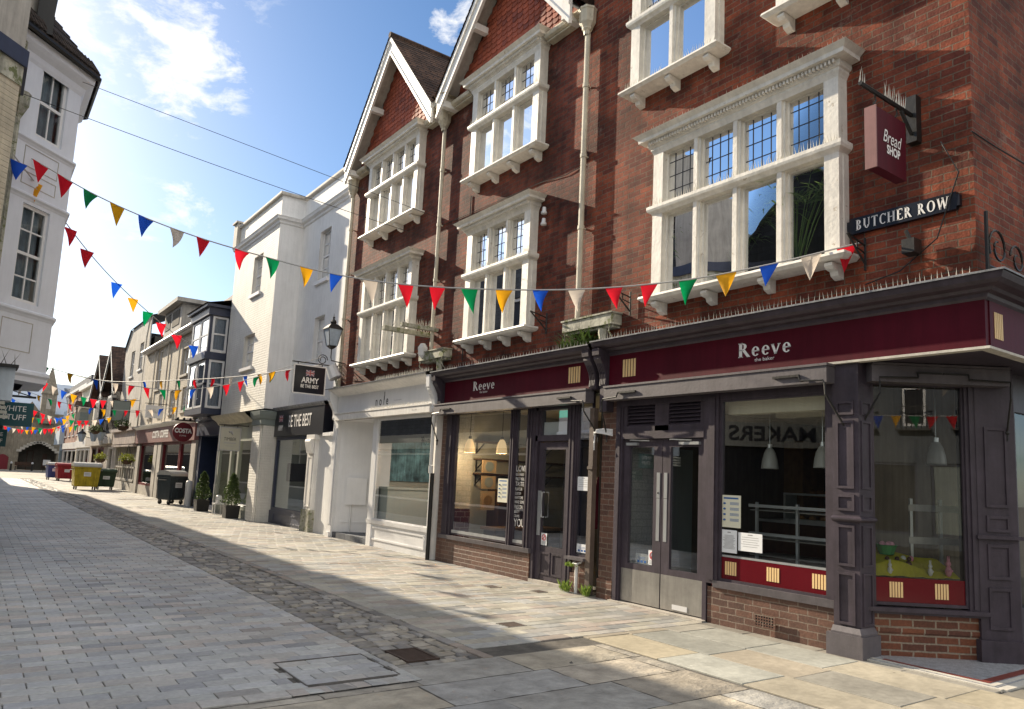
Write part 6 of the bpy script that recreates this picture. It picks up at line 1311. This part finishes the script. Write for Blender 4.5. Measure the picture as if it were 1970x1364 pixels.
# room is open between the bay windows: floor, ceiling and a back wall
for z0,z1 in ((3.95,5.8),(6.76,8.2)):
    m.quad((-2.5,13.4,z0),(bx-.12,by+.1,z0),(bx-.12,by+1.6,z0),(-.5,18,z0)); m.quad((-2.5,13.4,z1),(bx-.12,by+.1,z1),(bx-.12,by+1.6,z1),(-.5,18,z1)); m.quad((-3.2,12.6,z0),(-3.2,18,z0),(-3.2,18,z1),(-3.2,12.6,z1))
m.build('interior','roombright',LB)
m=MB(); R=[(ax-.1-.9*s2+.25,ay-.36-.9*s2+.1),(bx+.23,by-.10),(bx+.23,by+1.8),(.1,by+2.75)]; top=[(-1.6,13.2),(-.9,15.4),(-.9,16.4),(-1.2,17.8)]
n=16
for i in range(3):
    for k in range(n):
        t0,t1=k/n,(k+1)/n; A0=R[i];A1=R[i+1];B0=top[i];B1=top[i+1]
        q=lambda P,Q,t,dz:(P[0]+(Q[0]-P[0])*t,P[1]+(Q[1]-P[1])*t,8.44+2.35*t+dz)
        m.quad(q(A0,B0,t0,.035),q(A1,B1,t0,.035),q(A1,B1,t1,.0),q(A0,B0,t1,.0)); m.quad(q(A0,B0,t0,.035),q(A1,B1,t0,.035),q(A1,B1,t0,-.012),q(A0,B0,t0,-.012))
m.quad(*[(x,y,8.40) for x,y in R+[]][:4]); m.build('roof','tiledark',LB)
m=MB()
for (p,q) in ((R[0],R[1]),(R[1],R[2])):
    d=Vector((q[0]-p[0],q[1]-p[1],0)); k=0; n_=int(d.length/.085)
    for k in range(n_):
        a=Vector((p[0],p[1],8.45))+d*(k+.5)/n_; b=Vector((top[0 if p==R[0] else 1][0],top[0 if p==R[0] else 1][1],8.45+2.35)); e=a+(b-a).normalized()*.22+Vector((0,0,.03)); m.tube([a+Vector((0,0,.02)),e],.034,6)
m.build('eaves_tiles','tiledark',LB)
m=MB(); m.sweep([p for p in R][::-1],[(0.0,8.33),(.04,8.36),(.04,8.40),(-.02,8.42)]); m.build('gutter','black',LB)
m=MB(); m.box(-6,-.35,13.25,18,2.76,8.2); m.build('body_wall','slatedark',LB); m=MB(); m.box(-6,-.35,13.2,18,0,2.6); m.box(-.36,.1,14.3,17.6,2.6,2.76); m.build('shop_front','bluegrey',LB)
m=MB(); m.tube([(-.02,13.95,8.3),(.0,13.95,7.6),(.02,13.93,7.2),(.02,13.9,2.8)],.05,8); m.lathe((.02,13.93,0),[(.05,6.9),(.07,6.95),(.09,7.0),(.14,7.12),(.15,7.3),(.16,7.32),(.12,7.32)],8); m.build('downpipe','creamdirty',LB)
# upper leaning dormer piece above the bay
m=MB(); m.add([(-.9,13.1,7.8),(.15,14.15,8.35),(.15,14.15,10.6),(-.9,13.1,10.6)],[(0,1,2,3)]); m.box(-.9,-.0,13.6,14.3,8.5,12); m.build('dormer_wall','greyrender',LB)
m=MB(); m.tube([(.26,14.05,8.45),(.30,14.1,9.2),(.32,14.1,12.0)],.06,8); m.box(.10,.34,13.95,14.15,8.45,12); m.build('soil_pipe','black',LB)
m=MB(); m.box(-.5,.34,13.9,14.3,12,12.3); m.build('dormer_roof','tileroof',LB)
SB=thing('stone_neighbour_house','cream stone house with dark lead ledge at the far left edge','house',(-2,11,0))
def prism(m,pts,z0,z1):
    n=len(pts); m.add([(x,y,z0) for x,y in pts]+[(x,y,z1) for x,y in pts],[tuple(range(n))[::-1],tuple(range(n,2*n))]+[(i,(i+1)%n,(i+1)%n+n,i+n) for i in range(n)])
def foot(o): return [(-6,6.2-o*1.4),(0+o,12.2-o*.4),(0+o,13.2),(-6,13.2)]
m=MB(); prism(m,foot(0),3.2,6.7); m.build('front_wall',paint('cream_old_stone',(.62,.55,.42),rough=.9,var=.22,scale=1.6,bump=1.1,bscale=5,course=True),SB)
m=MB(); prism(m,foot(-.04),0,3.2); m.build('shop_front','blind',SB)
m=MB(); prism(m,foot(.02),6.7,6.98); m.build('ledge_moulding','creamdirty',SB); m=MB(); prism(m,foot(.06),6.98,7.22); m.build('lead_ledge','bluegrey',SB)
m=MB(); prism(m,[(-.55,11.65),(0,12.2),(0,13.0),(-.55,13.2)],7.22,8.9); m.build('upper_wall','greyrender',SB)
m=MB(); m.box(-6,-1.6,8.5,13.3,7.22,8.07)
for yc_,ap in ((10.2,9.6),(13.5,9.1)): m.add([(-1.6,yc_-1.7,8.05),(-1.6,yc_+1.7,8.05),(-1.6,yc_,ap),(-5,yc_-1.7,8.05),(-5,yc_+1.7,8.05),(-5,yc_,ap)],[(0,1,2),(3,4,5)])
m.build('gable','slatedark',SB)
m=MB()
for yc_,ap in ((10.2,9.65),(13.5,9.15)):
    for s_ in (-1,1): m.quad((-1.5,yc_+s_*1.75,8.03),(-5,yc_+s_*1.75,8.03),(-5,yc_,ap),(-1.5,yc_,ap))
m.build('roof','slate',SB)
sbf=F(-6,6.2,s2,s2,s2,-s2); u0_=(10.0-6.2)/s2; u1_=(12.15-6.2)/s2
m=MB(); m.fb(sbf,u0_-1.6,u1_,2.62,3.2,.0,.06); fa=m.build('fascia','timbersign',SB)
text_mb('MAKERS',.36,F(-6+s2*.06,6.2-s2*.06,s2,s2,s2,-s2),(11.03-6.2)/s2,2.92,.004,bold=.012,squash=1.12).build('lettering','darkletter',fa)
# awning box and bird spikes at the left edge
t=thing('blind_box','pale blue shop blind box with slatted edge and bird spikes, far left','blind box',(.1,13,2.5))
m=MB(); m.box(-.6,.42,12.98,13.06,2.34,2.82); m.box(-.6,.40,13.06,13.5,2.34,2.80); m.build('box','paleblue',t); m=MB(); m.box(-.6,.45,12.9,13.5,2.82,2.86); m.build('box_lid','black',t)
m=MB()
for i in range(4): m.box(-.6,.40-.02*i,12.94,13.0,2.08+i*.065,2.125+i*.065)
m.build('slats','roomlight',t); m=MB(); spike_row(m,F(-.3,12.95,1,0,0,-1),0,.75,2.86,0,h=.22,step=.05,jit=.5); m.build('bird_spikes','black',t)
t=thing('hanging_sign','dark teal hanging sign reading WHITE STUFF under the white bay','sign',(.38,13.6,2.2)); m=MB(); m.box(.02,.735,13.6,13.66,2.00,2.36); m.build('board','teal',t)
text_mb('WHITE',.085,FY(13.6),.47,2.26,.005,squash=.95).build('lettering','lettering',t); text_mb('STUFF',.085,FY(13.6),.50,2.13,.005,squash=.95).build('lettering','lettering',t)
m=MB(); m.box(.0,.75,13.6,13.66,2.44,2.47); m.tube([(.2,13.63,2.6),(.72,13.63,2.46)],.008,5); m.build('bracket','black',t)
t=thing('hanging_sign','lower dark teal sign reading White Stuff beneath the larger one','sign',(.3,14.3,1.8)); m=MB(); m.box(-.1,.46,14.3,14.36,1.69,1.96); m.build('board','teal',t)
text_mb('WHITE',.06,FY(14.3),.28,1.88,.005).build('lettering','lettering',t); text_mb('STUFF',.06,FY(14.3),.30,1.78,.005).build('lettering','lettering',t)
# opposite terrace whose roofs shade the road (also mirrored in the shop glass)
def opp(y0,y1,xf,h,lab,wall,n,sign=None):
    b=thing('terrace_house',lab,'house',(xf-2,(y0+y1)/2,0)); ff=F(xf,0,0,1,1,0); hs=[]; w=(y1-y0)/n
    for i in range(n):
        for z in (3.9,6.0):
            if z+1<h: hs.append((y0+w*(i+.32),y0+w*(i+.68),z,min(z+1.4,h-.3)))
    hs.append((y0+.5,y1-.5,.6,2.4)); m=MB(); facade(m,ff,y0,y1,0,2.5,hs,.12); m.build('shop_front','bluegrey',b); m=MB(); facade(m,ff,y0,y1,2.5,h,[q for q in hs if q[2]>3],.12); m.quad((xf,y0,0),(xf-6,y0,0),(xf-6,y0,h),(xf,y0,h)); m.quad((xf,y1,0),(xf-6,y1,0),(xf-6,y1,h),(xf,y1,h)); m.quad((xf-6,y0,0),(xf-6,y1,0),(xf-6,y1,h),(xf-6,y0,h)); m.build('wall',wall if y0>50 else 'slatedark',b)
    for a in hs: m=MB(); frame(m,ff,*a,.07,-.1,-.04); w_=m.build('window','whiteclean',b); m=MB(); m.fq(ff,*a,-.08); m.build('pane','blind',w_)
    m=MB(); m.quad((xf+.12,y0,h),(xf+.12,y1,h),(xf-3,y1,h+1.7),(xf-3,y0,h+1.7)); m.quad((xf-6,y0,h),(xf-6,y1,h),(xf-3,y1,h+1.7),(xf-3,y0,h+1.7)); m.build('roof','tileroof',b)
    m=MB(); m.box(xf,xf+.08,y0+.3,y1-.3,2.55,3.1); fa=m.build('fascia','timbersign',b)
    if sign: text_mb(sign,.34,F(xf+.08,0,0,1,1,0),(y0+y1)/2,2.82,.004).build('lettering','darkletter',fa)
    return b
opp(18,30,.50,8.75,'slate-hung terrace house behind the canted bay, seen mirrored in shop glass','white',4,'White Stuff')
opp(30,42,.50,8.5,'dark slate-hung terrace house on the shaded side of the street','cream',4)
opp(42,56,.40,8.3,'dark slate-hung terrace house at the far end of the shaded side','greyrender',4)
opp(58,98,-.3,4.7,'unseen low pale terrace added at the far left, blocking sky glare in shop glass','cream',6)  # added out of view against sky glare in coffee shop panes; low to spare sunlight
b=thing('grey_square_building','grey rendered building behind the camera, mirrored in the corner window','building',(4,-17,0)); ff=F(0,-15,1,0,0,1); hs=[(x,x+.7,z,z+1.3) for x in (-2,.2,2.4,4.0,5.6,7.2,9.0) for z in (3.9,6.4)]+[(-3,1,.5,2.6),(1.6,4.4,.4,2.7),(4.8,7.6,.4,2.7),(8,11,.4,2.7)]
m=MB(); facade(m,ff,-6,13,0,11.5,hs,.15); m.quad((-6,-15,11.5),(13,-15,11.5),(13,-21,12.5),(-6,-21,12.5)); m.build('wall',paint('blue_grey_render',(.12,.135,.155),rough=.9,var=.1),b)
for a in hs: m=MB(); frame(m,ff,*a,.08,-.12,-.05); w_=m.build('window','whiteclean' if a[2]>3 else 'bluegrey',b); m=MB(); m.fq(ff,*a,-.1); m.build('pane','blind' if int(a[0]*10)%3 else 'signgrey',w_)
m=MB()
for x in (-2,.2,2.4,4.0,5.6,7.2,9.0):
    for k in range(7): m.box(x-.12+k*.15,x-.10+k*.15,-14.7,-14.68,3.8,4.5)
    m.box(x-.15,x+.85,-15,-14.66,3.74,3.8); m.box(x-.14,x+.84,-14.7,-14.67,4.5,4.53)
m.build('balcony','black',b)
# ================================================================== BUNTING
def flag_mesh(top0,top1,drop,kind,parent,rnd,thick=.004):
    a,c=Vector(top0),Vector(top1); h=Vector((0,0,-1))*drop; d=(c-a).normalized(); side=d.cross(Vector((0,0,1))).normalized(); sw=rnd.uniform(-.40,.40)*drop; tw=rnd.uniform(-.05,.05); cur=rnd.uniform(-.20,.20)*drop
    tip=(a+c)/2+h+side*sw+d*tw; m=MB(); N=5; rows=[]
    for i in range(N+1):
        t=i/N; row=[]
        for j in range(3):
            e=(a+(c-a)*j/2); p=e+(tip-e)*t; p=p+side*(cur*math.sin(math.pi*t)*(1 if j!=1 else -.6)); row.append(tuple(p))
        rows+=row
    m.add(rows,[(i*3+j,i*3+j+1,(i+1)*3+j+1,(i+1)*3+j) for i in range(N) for j in range(2)])
    m.build('pennant',FLAG[kind],parent,smooth=True)
def bunting(lab,A,B,zf,ss,cols,w,h,seed,ext=(0,1),grp='strings of pennants across the street',cord='cordgrey',twist=None,grow=None):
    rnd=random.Random(seed); P=lambda s:(A[0]+(B[0]-A[0])*s,A[1]+(B[1]-A[1])*s,zf(s)); t=thing('bunting',lab,'bunting',P(.5),grp); L=math.hypot(B[0]-A[0],B[1]-A[1]); hw=w/2/L
    m=MB(); m.tube([P(ext[0]+(ext[1]-ext[0])*i/60) for i in range(61)],.009 if L<16 else .013,4); m.build('cord',cord,t)
    for s,c in zip(ss,cols):
        k=rnd.uniform(.92,1.08); pc=Vector(P(s)); d0=(Vector(P(s+.01))-Vector(P(s-.01))).normalized(); vp=Vector((pc.y,-pc.x,0)).normalized()
        if vp.dot(d0)<0: vp=-vp
        tw=twist(s) if twist else 0; dd=(d0*(1-tw)+vp*tw); dd.z=d0.z; dd.normalize(); g_=grow(s) if grow else 1
        flag_mesh(tuple(pc-dd*w/2*k*g_),tuple(pc+dd*w/2*k*g_),h*k*g_,c,t,rnd)
    return t
s1=[-.002,.026,.060,.096,.129,.164,.197,.233,.269,.307,.345,.381,.418,.461,.504,.544,.591,.635,.695,.737,.789,.840,.889,.939,.989]
def zc(xs,zs):
    def fn(s):
        if s<=xs[0]: i=0
        elif s>=xs[-1]: i=len(xs)-2
        else: i=max(k for k in range(len(xs)-1) if xs[k]<=s)
        # Catmull-Rom
        x0,x1=xs[i],xs[i+1]; t=(s-x0)/(x1-x0)
        m0=(zs[i+1]-zs[max(i-1,0)])/(xs[i+1]-xs[max(i-1,0)])*(x1-x0); m1=(zs[min(i+2,len(zs)-1)]-zs[i])/(xs[min(i+2,len(xs)-1)]-xs[i])*(x1-x0)
        if t<0 or t>1: return zs[i]+(zs[i+1]-zs[i])*t
        return (2*t**3-3*t*t+1)*zs[i]+(t**3-2*t*t+t)*m0+(-2*t**3+3*t*t)*zs[i+1]+(t**3-t*t)*m1
    return fn
z1=zc([-.006,.06,.129,.215,.307,.418,.504,.591,.695,.789,.889,.989],[4.10,3.94,3.82,3.77,3.81,3.94,4.13,4.41,4.79,5.20,5.72,6.33])
bunting('nearest big bunting string, from the white bay across to the street name plate',(7.05,4.1),(.35,14.3),z1,s1,list('RWBYGRRWBYGRRWBYGRRWBYGRR'),.215,.275,1,ext=(-.012,1.03),twist=lambda s:max(0,min(.8,(s-.45)*1.7)),grow=lambda s:1+.22*max(0,s-.3))
z2=zc([-.03,.068,.18,.308,.484,.67,.866,1.0],[6.18,5.99,5.76,5.62,5.57,5.58,5.72,5.9])
bunting('bunting string from the white bay dipping towards the coffee shop roof',(.3,14.3),(6.9,30),z2,[-.026,.013,.068,.119,.18,.308,.392,.484,.575,.70,.866],list('BYGRRBYGRRB'),.23,.33,2,ext=(-.04,1.0),twist=lambda s:.75,grow=lambda s:1+.5*s)
z4=zc([.0,.25,.44,.52,.60,.70,.80,.88,1.0],[4.2,3.75,3.54,3.49,3.54,3.67,3.90,4.14,4.45])
bunting('bunting string ending at the black army sign, passing the topiary planters above',(1.0,25),(7.1,18.3),z4,[.08,.17,.26,.33,.39,.44,.495,.549,.598,.651,.702,.749,.798,.844],list('GYBWRRGYBWRRGY'),.20,.29,3)
z3=zc([0,.3,.55,.8,1.0],[4.9,4.3,4.15,4.12,4.25])
bunting('slack bunting string from the shaded side to beside the army sign',(2.2,34),(7.1,18.5),z3,[.45,.52,.58,.64,.70,.76,.80,.84,.88,.92,.96],list('BYGRRWBYGRB'),.20,.30,4)
def gen(lab,A,B,za,zb,sag,n,w,h,seed,pat='RWBYGR',grp='strings of pennants across the street'):
    zf=lambda s:za+(zb-za)*s-4*sag*s*(1-s); bunting(lab,A,B,zf,[(i+.5)/n for i in range(n)],[pat[(i+seed)%len(pat)] for i in range(n)],w,h,seed,grp=grp)
gen('bunting string over the bins, ending above the coffee shop fascia',(.6,40),(6.9,31),5.0,3.9,.75,18,.24,.30,5)
gen('high bunting string with large pennants beside the half-timbered pub',(2.6,46),(7.0,44),5.6,4.9,.5,10,.34,.50,6)
gen('bunting string in front of the pub lanterns',(1.2,52),(7.1,50),5.2,4.3,.9,16,.28,.36,7)
gen('bunting string sagging over the far end of the street',(1.0,66),(7.2,60),5.0,4.6,1.2,18,.34,.42,8)
gen('bunting string just in front of the church roof line',(1.5,78),(7.8,72),6.4,6.0,1.4,16,.40,.50,9)
gen('farthest low bunting string before the church arch',(1.0,88),(8.0,84),5.0,5.2,1.0,20,.36,.45,10,'RYRBWO'.replace('O','R'))
gen('lower bunting string behind the camera, mirrored in the corner window',(2.5,-3.5),(9.5,-6.5),3.45,3.5,.22,22,.21,.26,11)
gen('upper bunting string behind the camera, rising across the corner window glass',(3.5,-2.5),(8.5,-8.0),4.9,3.6,.1,12,.20,.25,12)
def wire(lab,pts): m=MB(); m.tube(pts,.0055,5); single(m,'overhead_wire','black',pts[0],lab,'wire')
def catz(A,B,za,zb,sag,n=24): return [(A[0]+(B[0]-A[0])*i/n,A[1]+(B[1]-A[1])*i/n,za+(zb-za)*i/n-4*sag*(i/n)*(1-i/n)) for i in range(n+1)]
wire('upper overhead wire from the left ledge to the four-light window',catz((.02,13.28),(7.0,12.95),7.05,6.30,.05))
wire('second overhead wire from the tiled bay roof to the gabled front',catz((.6,14.9),(7.2,12.9),8.27,6.75,.0))
# ================================================================== STREET THINGS
def bin4(lab,x,y,rz,body,lid,w=1.25,d=.95,h=1.12,grp='wheeled waste containers along the pavement'):
    t=thing('wheelie_bin',lab,'waste bin',(x,y,0),grp,rz=rz); m=MB(); n0,n1=.84,1.0
    def ring(k,kd,z): return [(a*w/2*k,b_*d/2*kd,z) for a,b_ in ((-1,-1),(1,-1),(1,1),(-1,1))]
    rs=[ring(.82,.80,.17),ring(.86,.84,.24),ring(.95,.93,h*.86),ring(1.0,1.0,h*.88),ring(1.0,1.0,h*.95)]; vs=[p for r in rs for p in r]
    m.add(vs,[(i*4+j,i*4+(j+1)%4,(i+1)*4+(j+1)%4,(i+1)*4+j) for i in range(4) for j in range(4)]+[(3,2,1,0)])
    for k in (-.3,0,.3): m.box(w*k-.03,w*k+.03,-d/2*.97,-d/2*.86,.25,h*.84)
    m.build('body',body,t,local=True); m=MB()
    N=8; vs=[]
    for sx in (-w/2*1.03,w/2*1.03):
        for i in range(N+1): a=math.pi*i/N; vs.append((sx,-math.cos(a)*d/2*1.04,h*.955+math.sin(a)*h*.16))
    m.add(vs,[(i,i+1,i+N+2,i+N+1) for i in range(N)]+[tuple(range(N+1)),tuple(range(N+1,2*N+2))[::-1]]); m.box(-w/2*1.05,w/2*1.05,-d/2*1.07,-d/2*1.0,h*.93,h*.975); m.build('lid',lid,t,local=True)
    for a in (-1,1):
        for b_ in (-1,1):
            m=MB(); m.tube([(a*w*.34-.025,b_*d*.32,.085),(a*w*.34+.025,b_*d*.32,.085)],.085,14); wh=m.build('wheel','rubber',t,local=True); m=MB(); m.box(a*w*.34-.035,a*w*.34+.035,b_*d*.32-.03,b_*d*.32+.03,.09,.19); m.build('fork','steel',wh,local=True)
    m=MB()
    for a in (-1,1): m.tube([(a*w*.52,-d*.25,h*.80),(a*w*.56,-d*.25,h*.80),(a*w*.56,d*.25,h*.80),(a*w*.52,d*.25,h*.80)],.018,6)
    m.build('handle','steel',t,local=True)
    m=MB(); m.box(-.16,.16,-d/2*.985,-d/2*.965,h*.55,h*.72); m.build('sticker','paper',t,local=True); m=MB(); m.box(-.13,.13,-d/2*.99,-d/2*.985,h*.60,h*.62); m.box(-.13,.10,-d/2*.99,-d/2*.985,h*.65,h*.67); m.build('print','greyletter',t,local=True); return t
bin4('large yellow waste container with a pale lid on the pavement',5.05,44.6,.05,'binyellow','binlid',h=1.26)
bin4('dark green waste container tucked behind the yellow one',6.05,45.3,.0,'bingreen','bingreen',w=.95,d=.9,h=1.02)
bin4('red waste container beyond the yellow one',5.60,60.5,.1,'binred','binred',w=1.2)
bin4('blue waste container with pale lid, farthest of the bins',5.05,62.6,.1,'binblue','binlid',w=.9)
bin4('dark grey waste container standing by the coffee shop door',6.50,31.3,.55,'bingrey','binlid',w=.86,d=.72,h=1.16)
t=thing('white_post','short white cylindrical post beside the grey waste container','post',(6.80,29.9,0)); m=MB(); m.lathe((6.80,29.9,0),[(.12,0),(.12,.85),(.10,.93),(.001,.96)],14); m.build('post','plasticw',t,smooth=True)
def basket(x,y,z,lab,r=.30,seed=1,mat='leafy'):
    t=thing('hanging_basket',lab,'hanging basket',(x,y,z),'hanging baskets on the shop fronts'); m=MB(); m.lathe((x,y,z),[(.001,-r*.7),(r*.45,-r*.6),(r*.75,-r*.25),(r*.8,0)],12); m.build('basket','darkwood',t); rnd=random.Random(seed); m=MB()
    def fn(): v=Vector((rnd.gauss(0,1),rnd.gauss(0,1),rnd.gauss(0,.8))).normalized()*r*rnd.uniform(.5,1.05); return (x+v.x,y+v.y,z+.08+v.z*.75)
    leaves(m,420,fn,.10); m.build('foliage',mat,t); m=MB()
    for a in range(3): m.tube([(x+r*.7*math.cos(a*2.1),y+r*.7*math.sin(a*2.1),z),(x,y,z+.75)],.008,4)
    m.tube([(x,y,z+.75),(7.05,y,z+.78)],.014,5); m.build('chain','black',t)
basket(6.42,41.5,1.62,'yellow-flowered hanging basket by the grey striped shop window',.34,1); basket(6.25,49.5,1.62,'yellow hanging basket above the green waste container',.34,2)
basket(6.3,43.2,3.35,'dark hanging basket up beside the grey hanging sign',.38,3,'leaf'); basket(6.0,51.0,3.3,'small brown hanging basket farther up the street',.34,4,'leaf')
t=hang_sign(5.85,6.68,44,3.62,4.72,'plain grey-green hanging board with dark edge above the street','signgrey','black',wallx=7.1)
t=hang_sign(6.08,6.80,36,3.50,4.06,'white hanging sign with handwritten lettering above the coffee shop','whiteclean',None,wallx=7.0); text_mb('Allium',.2,FY(36),6.44,3.80,.006,shear=.4,squash=.8).build('lettering','greyletter',t)
t=hang_sign(5.55,6.55,58,3.9,5.0,'dark framed pub sign under a small tiled canopy','timbersign','darkwood',wallx=7.2); m=MB(); m.quad((5.4,57.8,5.1),(6.7,57.8,5.1),(6.6,58.05,5.45),(5.5,58.05,5.45)); m.quad((5.4,58.3,5.1),(6.7,58.3,5.1),(6.6,58.05,5.45),(5.5,58.05,5.45)); m.box(5.4,6.7,57.8,58.3,5.05,5.1); m.build('canopy','tileroof',t); m=MB(); m.box(5.8,6.3,57.93,57.98,4.1,4.7); m.build('picture','signgrey',t)
for i,(x,y,z) in enumerate(((6.3,54,3.0),(6.5,52.5,3.05),(5.95,57,3.0))):
    t=thing('pub_lantern',('tapered white lantern on the pub front, middle of three','tapered white lantern on the pub front, nearest of three','tapered white lantern on the pub front, farthest of three')[i],'lantern',(x,y,z),'lanterns on the pub front'); m=MB(); m.lathe((x,y,z),[(.12,-.3),(.26,.22),(.2,.3),(.05,.4)],4); m.build('glass_panes','curtain',t); m=MB(); m.lathe((x,y,z+.22),[(.28,0),(.2,.1),(.06,.2),(.08,.26),(.01,.36)],4); m.tube([(x,y,z+.1),(7.2,y,z-.2)],.02,5); m.build('lantern_frame','black',t)
for i,(x,y) in enumerate(((3.87,97.4),(5.86,98.5))):
    t=thing('bollard',('left black bollard with a white top before the church','right black bollard with a white top before the church')[i],'bollard',(x,y,0),'bollards before the church'); m=MB(); m.lathe((x,y,0),[(.12,0),(.10,.1),(.08,.7),(.001,.75)],10); m.build('post','black',t); m=MB(); m.lathe((x,y,.74),[(.08,0),(.12,.08),(.08,.2),(.001,.24)],10); m.build('cap','plasticw',t)
t=thing('bench','dark wooden bench in front of the church','bench',(5.0,100,0)); m=MB(); m.box(4.3,6.0,100,100.5,.42,.48); m.build('seat','darkwood',t); m=MB(); m.box(4.3,6.0,100.45,100.5,.55,.95); m.build('backrest','darkwood',t)
for x in (4.35,5.9): m=MB(); m.box(x,x+.08,100,100.5,0,.42); m.build('leg','black',t)
t=thing('notice_board','white notice board on legs near the church door','notice board',(7.1,98,0)); m=MB(); m.box(6.8,7.5,98,98.05,.7,1.3); m.build('board','whiteclean',t)
for x in (6.85,7.4): m=MB(); m.box(x,x+.05,98,98.05,0,.7); m.build('leg','black',t)
